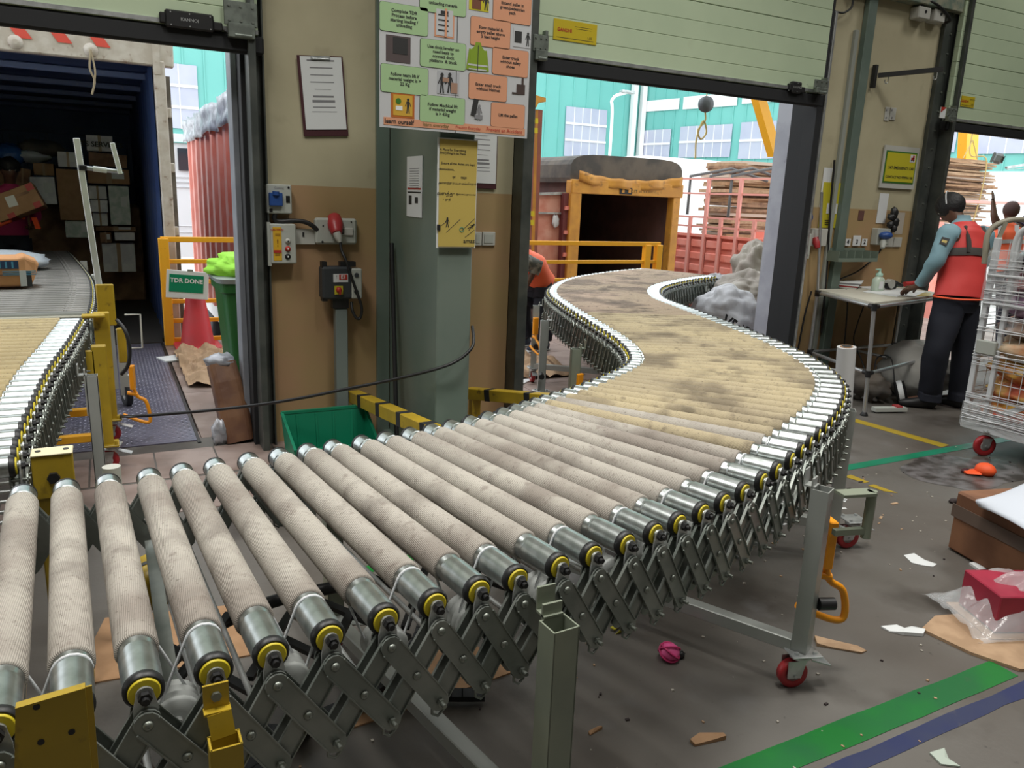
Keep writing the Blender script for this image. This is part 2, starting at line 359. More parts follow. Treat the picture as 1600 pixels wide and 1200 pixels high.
# ================================================================ conveyors
def ribmat(name, c1, c2, stain, st, ribs=True):
    m = mat(name, c1, .8, col2=c2, ns=2.2, lo=.35, hi=.65, coord='World', dirt=[(stain, 3.2, .50, st), (stain, 28, .6, .55), ((.1, .08, .06), 150, .59, .6)])
    nt = m.node_tree; N = nt.nodes; L = nt.links; tc = N.new('ShaderNodeTexCoord'); wv = N.new('ShaderNodeTexWave')
    if ribs: wv.bands_direction = 'X'; wv.inputs['Scale'].default_value = 0
    # fine ribs of the rubber sleeve: run along the roller, slightly twisted
    mp = N.new('ShaderNodeMapping'); L.new(tc.outputs['Object'], mp.inputs[0])
    sp = N.new('ShaderNodeSeparateXYZ'); L.new(mp.outputs[0], sp.inputs[0])
    at = N.new('ShaderNodeMath'); at.operation = 'ARCTAN2'; L.new(sp.outputs[1], at.inputs[0]); L.new(sp.outputs[2], at.inputs[1])
    ma = N.new('ShaderNodeMath'); ma.operation = 'MULTIPLY_ADD'; L.new(sp.outputs[0], ma.inputs[0]); ma.inputs[1].default_value = 3.0; L.new(at.outputs[0], ma.inputs[2])
    mu = N.new('ShaderNodeMath'); mu.operation = 'MULTIPLY'; L.new(ma.outputs[0], mu.inputs[0]); mu.inputs[1].default_value = 60
    si = N.new('ShaderNodeMath'); si.operation = 'SINE'; L.new(mu.outputs[0], si.inputs[0])
    bp = N.new('ShaderNodeBump'); bp.inputs['Strength'].default_value = .3; bp.inputs['Distance'].default_value = .0025; L.new(si.outputs[0], bp.inputs['Height'])
    b = N['Principled BSDF']; L.new(bp.outputs[0], b.inputs['Normal'])
    mr = N.new('ShaderNodeMapRange'); mr.inputs[1].default_value = -1; mr.inputs[2].default_value = 1; mr.inputs[3].default_value = .82; mr.inputs[4].default_value = 1.08; L.new(si.outputs[0], mr.inputs[0])
    src = b.inputs['Base Color'].links[0].from_socket; mx = N.new('ShaderNodeVectorMath'); mx.operation = 'SCALE'; L.new(src, mx.inputs[0]); L.new(mr.outputs[0], mx.inputs['Scale']); L.new(mx.outputs[0], b.inputs['Base Color'])
    # trodden dark track along the middle of the belt line
    g1 = N.new('ShaderNodeMath'); g1.operation = 'ABSOLUTE'; L.new(sp.outputs[0], g1.inputs[0]); g2 = N.new('ShaderNodeMapRange'); g2.inputs[1].default_value = .04; g2.inputs[2].default_value = .22; g2.inputs[3].default_value = 1; g2.inputs[4].default_value = 0; L.new(g1.outputs[0], g2.inputs[0])
    gp = N.new('ShaderNodeNewGeometry'); n3 = N.new('ShaderNodeTexNoise'); n3.inputs['Scale'].default_value = 9; n3.inputs['Detail'].default_value = 8; L.new(gp.outputs['Position'], n3.inputs['Vector']); g3 = N.new('ShaderNodeMapRange'); g3.inputs[1].default_value = .48; g3.inputs[2].default_value = .68; g3.inputs[3].default_value = 0; g3.inputs[4].default_value = st; L.new(n3.outputs['Fac'], g3.inputs[0])
    g4 = N.new('ShaderNodeMath'); g4.operation = 'MULTIPLY'; L.new(g2.outputs[0], g4.inputs[0]); L.new(g3.outputs[0], g4.inputs[1]); m2 = N.new('ShaderNodeMix'); m2.data_type = 'RGBA'; L.new(g4.outputs[0], m2.inputs[0]); L.new(mx.outputs[0], m2.inputs[6]); m2.inputs[7].default_value = (*[q*.6 for q in stain], 1); L.new(m2.outputs[2], b.inputs['Base Color'])
    N.remove(wv); return m
m_slv = [ribmat('grey ribbed sleeve', (.50, .465, .41), (.41, .375, .33), (.2, .16, .135), .55),
         ribmat('tan ribbed sleeve', (.51, .425, .265), (.42, .35, .23), (.14, .11, .075), .7),
         ribmat('brown ribbed sleeve', (.44, .33, .25), (.38, .30, .21), (.13, .10, .08), .7),
         ribmat('cream ribbed sleeve', (.52, .42, .23), (.46, .37, .2), (.3, .24, .14), .3)]
RAX = .772
def roller_meshes(half, r, sl_a, sl_b, rs, pre, gr=(.385, .362)):
    # tube along x from -half to half with two belt grooves near the +x end
    g1, g2 = half-.125, half-.100
    prof = [(r, -half), (r, -half+.045), (r*.93, -half+.047), (r*.93, -half+.053), (r, -half+.056)]
    prof += [(r*1.03, g1-.012), (r*.90, g1-.005), (r*.90, g1+.003), (r*1.0, g1+.008), (r*.93, g2-.002), (r*.93, g2+.004), (r*1.02, g2+.009), (r, half-.004), (r*.97, half)]
    t = MB(); t.lathe(prof, axis=(1, 0, 0), n=24, hard=True); tube = mesh(t, pre+'_tube', m_roll)
    sl = None
    if rs:
        s = []
        for k in range(4):
            t = MB(); a, b = -half+sl_a, half-sl_b
            t.lathe([(r, a), (rs-.002, a+.001), (rs, a+.004), (rs, b-.004), (rs-.002, b-.001), (r, b)], axis=(1, 0, 0), n=28, cap=False); s.append(mesh(t, pre+'_sleeve', m_slv[k]))
        sl = s
    t = MB()
    t.lathe([(r*.99, -.006), (r*1.02, -.003), (r*1.02, .006), (r*.9, .010)], axis=(1, 0, 0), n=24)
    t.m(1).lathe([(r*.80, .008), (r*.80, .0125), (r*.74, .014)], axis=(1, 0, 0), n=24)
    t.m(2).lathe([(.013, .012), (.013, .020), (.009, .022)], axis=(1, 0, 0), n=16)
    t.m(0).cyl((.014, 0, 0), (.033, 0, 0), .0105, n=6, smooth=False); t.cyl((.033, 0, 0), (.041, 0, 0), .006, n=8)
    cap = mesh(t, pre+'_cap', [m_black, m_yel, m_bolt])
    t = MB()   # upright axle plate with rounded top
    pts = [(-.019, -.052), (.019, -.052), (.018, -.02), (.0135, .0)]+[(.0135*math.cos(a), .002+.0135*math.sin(a)) for a in [PI*i/8 for i in range(1, 8)]]+[(-.0135, .0), (-.018, -.02)]
    t.prism(pts, (.019, 0, 0), Y3, Z3, X3, .004); brk = mesh(t, pre+'_bracket', m_steel)
    return tube, sl, cap, brk
def link_mb(mb, T, B, out, off, w=.040, th=.004):
    T = Vector(T); B = Vector(B); d = (B-T); L = d.length; d.normalize(); o = (out-d*out.dot(d)).normalized(); s = d.cross(o)
    pts = []
    for i in range(7): a = PI/2+PI*i/6; pts.append((math.cos(a)*w/2-.002, math.sin(a)*w/2))
    for i in range(7): a = -PI/2+PI*i/6; pts.append((L+.002+math.cos(a)*w/2, math.sin(a)*w/2))
    mb.prism(pts, T+o*off, d, s, o, th)
    for sg in (-1, 1): mb.prism([(0, 0), (L, 0), (L, .0025), (0, .0025)], T+o*(off+th)+s*(sg*w/2-.00125), d, s, o, .004)
def bolt_mb(mb, p, o, off, r=.0085, nut=False):
    p = Vector(p)+o*off
    if nut: mb.cyl(p, p+o*.008, r, n=6, smooth=False); mb.cyl(p+o*.008, p+o*.02, r*.55, n=8)
    else: mb.lathe([(r, 0), (r*.92, .003), (r*.5, .005), (0.001, .0055)], p, o, n=12, cap=False)
def make_conveyor(root, st, half, rad, rs, axz, sl=(.065, .115), smat=None, nlink=50, drop=.155, belts=0, pre='r', upto=None):
    """st: list of (L,R) end points of every roller in plan"""
    tube, sleeves, cap, brk = roller_meshes(half, rad, sl[0], sl[1], rs, pre)
    fr = []
    for i, (l, r) in enumerate(st):
        l = Vector(l).to_3d(); r = Vector(r).to_3d(); c = (l+r)/2; ax = (r-l).normalized(); c.z = axz
        Mx = Matrix((ax, Z3.cross(ax), Z3)).transposed(); M = Matrix.Translation(c) @ Mx.to_4x4()
        ro = inst(tube, 'roller', root, M)
        tw = random.random()*6
        if sleeves: inst(sleeves[smat(i, c)], 'sleeve', ro, Matrix.Rotation(tw, 4, 'X'), True)
        inst(cap, 'end_cap', ro, Matrix.Translation((half, 0, 0)), True)
        inst(cap, 'end_cap', ro, Matrix.Translation((-half, 0, 0)) @ Matrix.Rotation(PI, 4, 'Z'), True)
        fr.append((c, ax, M))
    near = set(range(0, min(nlink, len(st))))
    rest = MB(); restb = MB()
    for i, (c, ax, M) in enumerate(fr):
        for sg in (1, -1):
            Mb = M @ Matrix.Translation((sg*half, 0, 0)) @ (Matrix.Identity(4) if sg == 1 else Matrix.Rotation(PI, 4, 'Z'))
            if i in near: inst(brk, 'axle_bracket', root, Mb)
            else: restb.add([Mb @ v.co for v in brk.vertices], [list(p.vertices) for p in brk.polygons])
            if i == len(fr)-1: continue
            c2, ax2, _ = fr[i+1]; h = half+.026
            S0 = c+ax*sg*h; S1 = c2+ax2*sg*h; d = (S1-S0).normalized(); out = (ax*sg-d*d.dot(ax*sg)).normalized()
            T0 = S0-Z3*.042; T1 = S1-Z3*.042; B0 = S0-Z3*(.042+drop); B1 = S1-Z3*(.042+drop)
            m = MB() if i in near else rest
            link_mb(m, T0, B1, out, .008); link_mb(m, T0, B1, out, -.034)
            link_mb(m, B0, T1, out, 0.0); link_mb(m, B0, T1, out, -.026)
            m.m(1)
            bolt_mb(m, T0, out, .013); bolt_mb(m, (T0+B1)/2, out, .013); bolt_mb(m, B1, out, .012, nut=True)
            m.cyl(T0-out*.03, T0+out*.012, .006, n=8); m.cyl(B1-out*.03, B1+out*.012, .006, n=8)
            m.m(0)
            # hook under each lower pivot
            q = B1; m.tube([q+d*.013+out*.004, q+d*.013-Z3*.028+out*.004, q-Z3*.038+out*.004, q-d*.013-Z3*.028+out*.004, q-d*.013+out*.004], .003, n=6)
            if i in near: m.build('scissor_link', [m_link, m_bolt], root)
    if rest.v: o = rest.build('scissor_link', [m_link, m_bolt], root); o['kind'] = 'stuff'
    if restb.v: o = restb.build('axle_bracket', m_steel, root); o['kind'] = 'stuff'
    rod = MB(); rod.cyl((-half-.02, 0, -.042-drop), (half+.02, 0, -.042-drop), .0065, n=8); rme = mesh(rod, pre+'_rod', m_steel)
    for i, (c, ax, M) in enumerate(fr[::1]): inst(rme, 'cross_rod', root, M)
    if belts:
        gray = mat('grey nylon pulley', (.55, .57, .55), .45); cl = mat('clear round belt', (.68, .7, .72), .25)
        for i in range(0, belts, 2):
            if i+1 >= len(fr): break
            (c0, a0, M0), (c1, a1, M1) = fr[i], fr[i+1]
            xp = half-.112; pc = (c0+c1)/2+(a0+a1)/2*xp-Z3*.13; ax = (a0+a1).normalized()
            t = MB(); t.lathe([(.02, -.034), (.038, -.032), (.043, -.026), (.034, -.02), (.034, -.015), (.043, -.009), (.034, -.003), (.034, .003), (.043, .009), (.034, .015), (.034, .02), (.043, .026), (.038, .032), (.02, .034)], pc, ax, n=20)
            t.cyl(pc-ax*.045, pc+ax*.045, .008); t.build('belt_pulley', gray, root)
            for (c, a, dx) in ((c0, a0, -.012), (c1, a1, .012)):
                g = c+a*(xp+(.012 if dx > 0 else -.012)); p = pc+ax*dx; dd = (p-g).normalized(); s = dd.cross(ax).normalized(); R1 = rad*.96; R2 = .032
                pts = []
                for k in range(9): an = PI*k/8; pts.append(g+s*math.cos(an)*R1-dd*math.sin(an)*R1)
                for k in range(9): an = PI*k/8; pts.append(p-s*math.cos(an)*R2+dd*math.sin(an)*R2)
                pts.append(pts[0]); t = MB(); t.tube(pts, .0028, n=6); t.build('drive_belt', cl, root)
    return fr
# ---- main conveyor: stations measured on the floor plan (left end, right end)
PR = [((-.23, 2.20), (-.19, 1.17)), ((.05, 2.21), (.10, 1.19)), ((.41, 2.26), (.52, 1.25)), ((.86, 2.33), (1.06, 1.33)), ((1.23, 2.44), (1.53, 1.47)), ((1.51, 2.57), (2.06, 1.72)),
      ((1.86, 2.73), (2.50, 1.99)), ((2.16, 2.93), (2.93, 2.33)), ((2.33, 3.15), (3.22, 2.70)), ((2.54, 3.56), (3.44, 3.18)), ((2.75, 4.2), (3.66, 3.82)), ((3.02, 5.0), (3.88, 4.52)), ((3.30, 5.62), (4.02, 4.97)),
      ((3.74, 6.23), (4.34, 5.44)), ((4.28, 6.72), (4.76, 5.84)), ((5.13, 7.22), (5.5, 6.30)), ((6.04, 7.6), (6.33, 6.64))]
def dens(k): return smooth_path([Vector((*p[k], 0)) for p in PR], 40)
Ls, Rs = dens(0), dens(1); st = []; k = 0; acc = 0.
def pitch(c): return .0955 if c.x < 1.6 else (.0955-.012*min(1, (c.x-1.6)/.9) if c.x < 2.5 else .0835)
for i in range(len(Ls)):
    c = (Ls[i]+Rs[i])/2
    if i == 0: st.append(i); last = c; need = pitch(c); run = 0; continue
    run += (c-prevc).length if i > 1 else (c-last).length
    if run >= need: st.append(i); run -= need; need = pitch(c)
    prevc = c
st = st[:100]
HALF = .485
stations = []
for i in st:
    c = (Ls[i]+Rs[i])/2; a = (Rs[i]-Ls[i]).normalized(); stations.append((c-a*HALF, c+a*HALF))
conv = thing('roller_conveyor', 'long curving expandable roller conveyor with ribbed sleeves running out through the middle dock door', 'conveyor', (0, 1.6, 0))
def smain(i, c):
    if c.x < 1.35: return 0
    if c.x < 1.75: return 0 if i % 4 else 1
    if c.y > 4.3: return 2
    return 1
FR = make_conveyor(conv, stations, HALF, .0305, .0355, RAX, smat=smain, nlink=25, belts=22, pre='main')
print('ROLLERS', len(stations), stations[-1])
def caster(mb_root, p, wheel_mat, d=(1, 0, 0), r=.05, name='caster', brake=True, side=None):
    """p: ground contact; returns a part with its wheel as sub-part"""
    p = Vector(p); d = Vector(d).normalized(); s = Z3.cross(d); t = MB(); h = r*2+.03
    t.box(p+Z3*(h+.003), (.105, .10, .006), Matrix((d, s, Z3)).transposed(), bev=.002)
    for a in (-.032, .032):
        for b2 in (-.032, .032): t.cyl(p+d*a+s*b2+Z3*(h+.005), p+d*a+s*b2+Z3*(h+.014), .008, n=6, smooth=False)
    t.lathe([(.034, 0), (.036, .012), (.025, .02)], p+Z3*(h-.022), Z3, n=16)
    wc = p-d*.02+Z3*r
    for sg in (-1, 1):
        t.prism([(-.028, .0), (.02, 0), (.034, .062), (-.03, .062)], wc+s*sg*.021-d*.0+Z3*-.008, d, Z3, s*sg, .003)
    t.cyl(wc-s*.028, wc+s*.028, .006, n=8)
    if brake: t.prism([(-.02, 0), (.02, 0), (.026, .07), (-.026, .07)], p+d*.035+Z3*(h-.03), s, (d*.96-Z3*.28).normalized(), Z3, .004)
    f = t.build(name, m_steel, mb_root)
    t = MB(); t.lathe([(r*.55, -.014), (r*.62, -.016), (r*.9, -.017), (r, -.012), (r, .012), (r*.9, .017), (r*.62, .016), (r*.55, .014)], wc, s, n=24); t.m(1).lathe([(.008, -.018), (r*.58, -.013), (r*.58, .013), (.008, .018)], wc, s, n=20); t.build('wheel', [wheel_mat, m_steel], f)
    return f
def leg(root, x, y, ztop, m, d, toward, w=.05, cast=True, wm=None, name='leg', thick=.05, open_top=True, bracket=True, zb=None, cd=(1, .2, 0)):
    d = Vector((*d, 0)).normalized(); s = Z3.cross(d); R = Matrix((d, s, Z3)).transposed(); zb = .135 if zb is None else zb
    t = MB(); W = w; H = ztop-zb; e = .0035
    for sg in (-1, 1):
        t.box((x, y, zb+H/2)+0*d if False else Vector((x, y, zb+H/2))+d*sg*(W/2-e/2), (e, thick, H), R)
        t.box(Vector((x, y, zb+H/2))+s*sg*(thick/2-e/2), (W-.001, e, H-.001), R)
    t.box(Vector((x, y, zb+.004)), (W, thick, .006), R)
    if bracket:   # clamp plate reaching back to the scissor frame
        tv = Vector((*toward, 0)).normalized(); ln = .06
        t.box(Vector((x, y, ztop-.08))+tv*(thick/2+.004), (.045, .006, .22), Matrix((Z3.cross(tv), tv, Z3)).transposed())
        t.box(Vector((x, y, ztop+.004))+tv*(thick/2+.012), (.045, .035, .005), Matrix((Z3.cross(tv), tv, Z3)).transposed())
        t.box(Vector((x, y, ztop+.028))+tv*(thick/2+.030), (.042, .005, .055), Matrix((Z3.cross(tv), tv, Z3)).transposed())
    o = t.build(name, m, root)
    if cast: caster(o, (x, y, 0), wm or m_redpu, cd, name='caster')
    return o
pR = [f[0]+f[1]*HALF for f in FR]; pL = [f[0]-f[1]*HALF for f in FR]
def foot_frame(root, R0, L0, m, z=.15):   # leg pair with low cross bar
    t = MB(); a = Vector((*R0, z)); b = Vector((*L0, z)); t.bar(a, b, .045, .045, bev=.003); t.build('cross_bar', m, root)
m_silver = mat('silver grey paint', (.42, .44, .42), .38, .3, col2=(.36, .38, .36), ns=3)
# near frame (its foot is below the picture), second frame, third frame, and the ones along the far side
leg(conv, .752, 1.175, .725, m_green_post, (1, .06), (0, 1), w=.062, thick=.055)
leg(conv, .60, 2.36, .70, m_green_post, (1, .06), (0, -1), w=.055); qa, qb = F(687, 1135, .13), F(752, 1200, .13); foot_frame(conv, tuple((qb+(qb-qa)*1.2).xy), tuple((qa-(qb-qa)*5).xy), m_silver, .13)
lB = leg(conv, 1.945, 1.555, .70, m_silver, (.9, .42), (-.42, .9), w=.06, cd=(.9, -.3, 0))
leg(conv, 1.42, 2.60, .70, m_silver, (.9, .42), (.42, -.9), w=.05); foot_frame(conv, (1.93, 1.575), (1.43, 2.58), m_silver)
lC = leg(conv, 2.86, 2.21, .70, m_silver, (.7, .7), (-.7, .7), w=.06, thick=.05, cd=(.8, .5, 0))
leg(conv, 2.05, 3.02, .68, m_green_post, (.8, .6), (.7, -.6)); foot_frame(conv, (2.85, 2.25), (2.05, 3.0), m_silver)
leg(conv, 2.53, 3.95, .66, m_green_post, (.9, -.3), (.9, -.3), w=.06)
leg(conv, 2.86, 4.92, .67, m_silver, (.9, -.4), (.9, -.4), w=.055); foot_frame(conv, (2.54, 3.97), (3.6, 3.6), m_green_post)
leg(conv, 3.20, 5.66, .67, m_silver, (.9, -.5), (.8, -.6), w=.05, cd=(-.3, -1, 0)); foot_frame(conv, (3.2, 5.64), (4.1, 4.92), m_silver)
leg(conv, 3.98, 4.93, .67, m_green_post, (.9, -.4), (-.7, .7)); leg(conv, 4.42, 5.34, .67, m_green_post, (.9, -.4), (-.6, .8)); leg(conv, 4.6, 6.98, .67, m_silver, (.9, -.4), (.5, -.8)); leg(conv, 5.6, 6.2, .67, m_silver, (.9, -.4), (-.4, .8))
# grab handle and orange pull lever on the second frame
t = MB(); p = Vector((1.99, 1.53, 0))
t.bar(p+Z3*.685, p+Vector((.115, -.03, .685)), .05, .01); t.cyl(p+Vector((.115, -.03, .69)), p+Vector((.115, -.03, .53)), .016, n=14); t.bar(p+Z3*.555+Vector((0, 0, 0)), p+Vector((.115, -.03, .555)), .02, .02); t.build('grab_handle', m_green_post, conv)
def lever(root, p, d, m, h=.26, s=1.):
    p = Vector(p); d = Vector(d).normalized(); t = MB()
    t.bar(p, p-Z3*.13*s, .045*s, .022*s, up=d, bev=.004); t.tube(smooth_path([p-Z3*.12*s, p-Z3*.17*s+d*.02*s, p-Z3*.2*s+d*.06*s, p-Z3*h*s+d*.075*s, p-Z3*(h+.015)*s+d*.05*s, p-Z3*(h-.01)*s-d*.02*s, p-Z3*(h-.03)*s-d*.06*s], 5), .0095*s, n=8)
    t.tube([p-Z3*.15*s-d*.03*s, p-Z3*.16*s+d*.02*s], .011*s); return t.build('foot_lever', m, root)
lever(conv, (2.06, 1.60, .56), (1, -.4, 0), m_orange, .27, 1.3)
lever(conv, (2.52, 3.87, .52), (.2, -1, 0), m_orange, .24); lever(conv, (3.16, 5.58, .58), (.1, -1, 0), m_orange, .26, 1.1)
caster(conv, (3.03, 2.235, 0), m_redpu, (.9, -.3, 0), r=.055)
# black adjustment knobs
for a_, b_ in (((2.82, 4.86, .27), (2.79, 4.80, .27)), ((3.19, 5.63, .33), (3.17, 5.58, .33)), ((1.98, 1.54, .30), (2.03, 1.52, .30))): t = MB(); t.cyl(a_, b_, .021, n=10); t.build('clamp_knob', m_black, conv)
# yellow end plate at the lower left and the yellow socket bracket
t = MB(); yp = 1.085
q = [Y(24, 1108, yp), Y(133, 1076, yp), Y(152, 1300, yp), Y(20, 1330, yp)]
t.add(q+[v+Vector((0, .006, 0)) for v in q], [(0, 3, 2, 1), (4, 5, 6, 7), (0, 1, 5, 4), (1, 2, 6, 5), (2, 3, 7, 6), (3, 0, 4, 7)])
t.bar(q[0]+Vector((0, .006, 0)), q[1]+Vector((0, .006, 0)), .014, .003); t.bar(q[1]+Vector((0, .008, -.002)), q[2]+Vector((0, .008, 0)), .003, .016, up=(1, 0, 0))
t.m(1)
for u, v in ((57, 1105), (112, 1144), (64, 1160)): c = Y(u, v, yp-.001); t.cyl(c, c+Vector((0, .004, 0)), .0045, n=10)
t.build('end_plate', [m_ypaint, m_black], conv)
t = MB(); c = Y(352, 1165, 1.10); c2 = Y(345, 1110, 1.13)
for dx in (-.022, .022): t.box(c+Vector((dx, 0, -.045)), (.0035, .036, .11))
for dy in (-.017, .017): t.box(c+Vector((0, dy, -.045)), (.046, .0035, .11))
t.bar(c+Vector((0, .015, .005)), c+Vector((-.004, .022, .045)), .036, .004, up=(0, 1, 0)); t.box(c+Vector((-.006, .03, .045)), (.04, .018, .004)); t.box(c+Vector((-.006, .036, .065)), (.038, .004, .045))
t.m(1).cyl(c+Vector((-.006, .034, .068)), c+Vector((-.006, .028, .068)), .008, n=6)
t.build('socket_bracket', [m_ypaint, m_bolt], conv)
# black drive linkage, hose and the yellow geared motor slung below the rollers
t = MB()
for k in range(5):
    a = Vector((.02+k*.2, 1.62+.03*k, .45)); b_ = a+Vector((.2, .34, 0)); c = a+Vector((0, .34, 0)); e = a+Vector((.2, 0, .0)); t = MB(); t.bar(a, b_, .022, .012); t.bar(c-Z3*.014, e-Z3*.014, .022, .012); t.build('drive_linkage', m_black, conv)
t = MB(); t.tube(smooth_path([(-.05, 1.3, .2), (.02, 1.5, .30), (-.02, 1.75, .28), (.08, 1.95, .36), (.3, 2.02, .42), (.6, 2.05, .42)], 8), .018, n=10); t.build('black_hose', m_black, conv)
mc = F(238, 905, .42); t = MB(); t.lathe([(.03, -.09), (.055, -.085), (.06, -.03), (.06, .05), (.03, .07)], mc, Y3, n=24); t.m(1).lathe([(.062, -.02), (.062, .0)], mc, Y3, n=24); t.build('drive_motor', [m_ypaint, m_black], conv)
t = MB(); t.bar((mc.x, mc.y, mc.z+.05), (mc.x, mc.y, .62), .04, .01); t.bar((mc.x, 1.25, .60), (mc.x, 2.15, .60), .03, .02); t.build('motor_bracket', m_link, conv)
# ---- second conveyor at the left, tan sleeves, running into the left dock door
R2 = smooth_path([(-.31, 2.42, 0), (-.315, 2.68, 0), (-.305, 3.02, 0), (-.285, 3.55, 0), (-.235, 4.16, 0), (-.18, 4.95, 0)], 60)
def resample(P, pit):
    out = [0]; run = 0
    for i in range(1, len(P)):
        run += (P[i]-P[i-1]).length
        if run >= pit: out.append(i); run -= pit
    return out
st2 = []
for i in resample(R2, .088):
    p = R2[i]; q = R2[min(i+5, len(R2)-1)]; e = R2[max(i-5, 0)]; d = (q-e).normalized(); a = Vector((d.y, -d.x, 0)); p = p+a*.035; st2.append((p-a*.97, p))
conv2 = thing('roller_conveyor', 'left-hand expandable roller conveyor with plain cream sleeves leading to the left dock door', 'conveyor', (-.8, 3.5, 0))
FR2 = make_conveyor(conv2, st2, HALF, .0305, .0345, RAX, sl=(.06, .10), smat=lambda i, c: 3, nlink=25, pre='left')
leg(conv2, -.10, 4.02, .665, m_silver, (1, 0), (-1, 0), w=.05, zb=.03, cast=False); leg(conv2, -1.3, 4.0, .665, m_silver, (1, 0), (1, 0), cast=False, zb=.03)
leg(conv2, -.11, 3.78, .665, m_green_post, (1, 0), (-1, 0), w=.045, zb=.03, cast=False) if False else None
t = MB(); c = Vector((-.18, 2.50, .0))
t.box(c+Vector((0, 0, .39)), (.10, .05, .76), bev=.004); t.box(c+Vector((0, -.032, .715)), (.105, .02, .13), bev=.003)
t.m(1).box(c+Vector((0, -.01, .783)), (.106, .07, .006), bev=.002)
t.m(2).cyl(c+Vector((0, -.045, .715)), c+Vector((0, -.058, .715)), .017, n=6, smooth=False)
for dx in (-.035, .035): t.cyl(c+Vector((dx, -.01, .785)), c+Vector((dx, -.01, .788)), .008, n=10)
t.build('end_post', [m_ypaint, mat('pale yellow enamel', (.75, .68, .45), .4), m_black], conv2)
t = MB(); t.cyl((-.035, 2.72, .0), (-.035, 2.72, .64), .028, n=18); t.build('push_tube', mat('off white tube', (.5, .5, .44), .5), conv2)
# ---- third conveyor: bare steel rollers running into the container
R3 = smooth_path([(-.12, 5.28, 0), (-.11, 5.9, 0), (-.13, 7.0, 0), (-.22, 8.2, 0), (-.33, 9.4, 0), (-.39, 9.95, 0)], 60); st3 = []
for i in resample(R3, .10)[:62]:
    p = R3[i]; q = R3[min(i+5, len(R3)-1)]; e = R3[max(i-5, 0)]; d = (q-e).normalized(); a = Vector((d.y, -d.x, 0)); st3.append((p-a*.97, p))
conv3 = thing('roller_conveyor', 'bare steel roller conveyor carrying parcels into the open container', 'conveyor', (-.6, 7.5, 0))
_mr = m_roll; m_roll = mat('dull bare roller steel', (.22, .21, .19), .38, .85, col2=(.15, .145, .13), ns=6)
FR3 = make_conveyor(conv3, st3, HALF, .027, None, RAX-.01, nlink=25, pre='bare'); m_roll = _mr
t = MB(); t.cyl((-1.15, 5.17, .75), (-.13, 5.17, .75), .05, n=20); t.box((-.64, 5.08, .66), (1.0, .05, .07)); t.build('end_drum', mat('worn drum steel', (.12, .12, .10), .35, .8), conv3)
m_cfeet = mat('pale grey bracket paint', (.5, .5, .46), .5)
t = MB()
for (x, y) in ((-.02, 6.3), (-.09, 7.6), (-.2, 8.9)): t = MB(); t.box((x, y, .38), (.07, .04, .66)); t.box((x, y, .71), (.06, .1, .1)); t.build('leg', m_cfeet, conv3)
# yellow end frame of the third conveyor standing on the dock plate
def yellow_leg(x, y, zt, wpx=.07):
    t = MB(); t.box((x, y, .14+(zt-.14)/2), (wpx, .06, zt-.14), bev=.004); t.box((x, y, .15), (.12, .12, .012), bev=.003)
    for dx in (-.045, .045): t.cyl((x+dx, y-.045, .155), (x+dx, y-.045, .175), .009, n=6)
    o = t.build('leg', m_ypaint, conv3); caster(o, (x+.02, y, 0), m_redpu, (1, -.2, 0), r=.055); return o
yellow_leg(-.07, 4.58, .70); yellow_leg(-.05, 5.10, .80, .085); yellow_leg(-1.3, 4.58, .7); yellow_leg(-1.3, 5.1, .8)
for c_, d_ in (((-.12, 4.56, .58), (.06, .02, .2)), ((-.09, 5.03, .79), (.12, .06, .02)), ((-.02, 5.4, .80), (.1, .03, .26)), ((.05, 5.3, .56), (.05, .03, .22))): t = MB(); t.box(c_, d_, bev=.006); t.build('side_bracket', m_ypaint, conv3)
for yy, z in ((4.6, .19), (4.85, .27)): t = MB(); t.bar((-1.3, yy, z), (-.05, yy, z), .05, .04, bev=.003); t.build('cross_bar', m_opaint, conv3)
t = MB(); t.tube(smooth_path([(.03, 5.05, .76), (.07, 5.0, .70), (.085, 4.98, .6), (.07, 4.98, .5), (.03, 5.0, .44)], 6), .011, n=8); t.build('power_cable', m_black, conv3)
lever(conv3, (.09, 5.15, .46), (1, -.3, 0), m_orange, .30, 1.15)
t = MB(); t.tube([(.08, 5.5, .72), (.17, 5.5, .72), (.17, 5.5, .5), (.09, 5.5, .5)], .006); t.build('guard_loop', m_cfeet, conv3)
t = MB(); wc = Vector((.06, 5.95, .075)); t.lathe([(.045, -.018), (.075, -.018), (.075, .018), (.045, .018)], wc, (1, .3, 0), n=24); t.m(1).lathe([(.01, -.02), (.045, -.016), (.045, .016), (.01, .02)], wc, (1, .3, 0), n=20); t.m(2).box(wc+Vector((0, 0, .08)), (.07, .06, .14)); t.box(wc+Vector((-.01, 0, .3)), (.05, .05, .35)); t.build('caster', [m_rub, m_cfeet, m_cfeet], conv3)
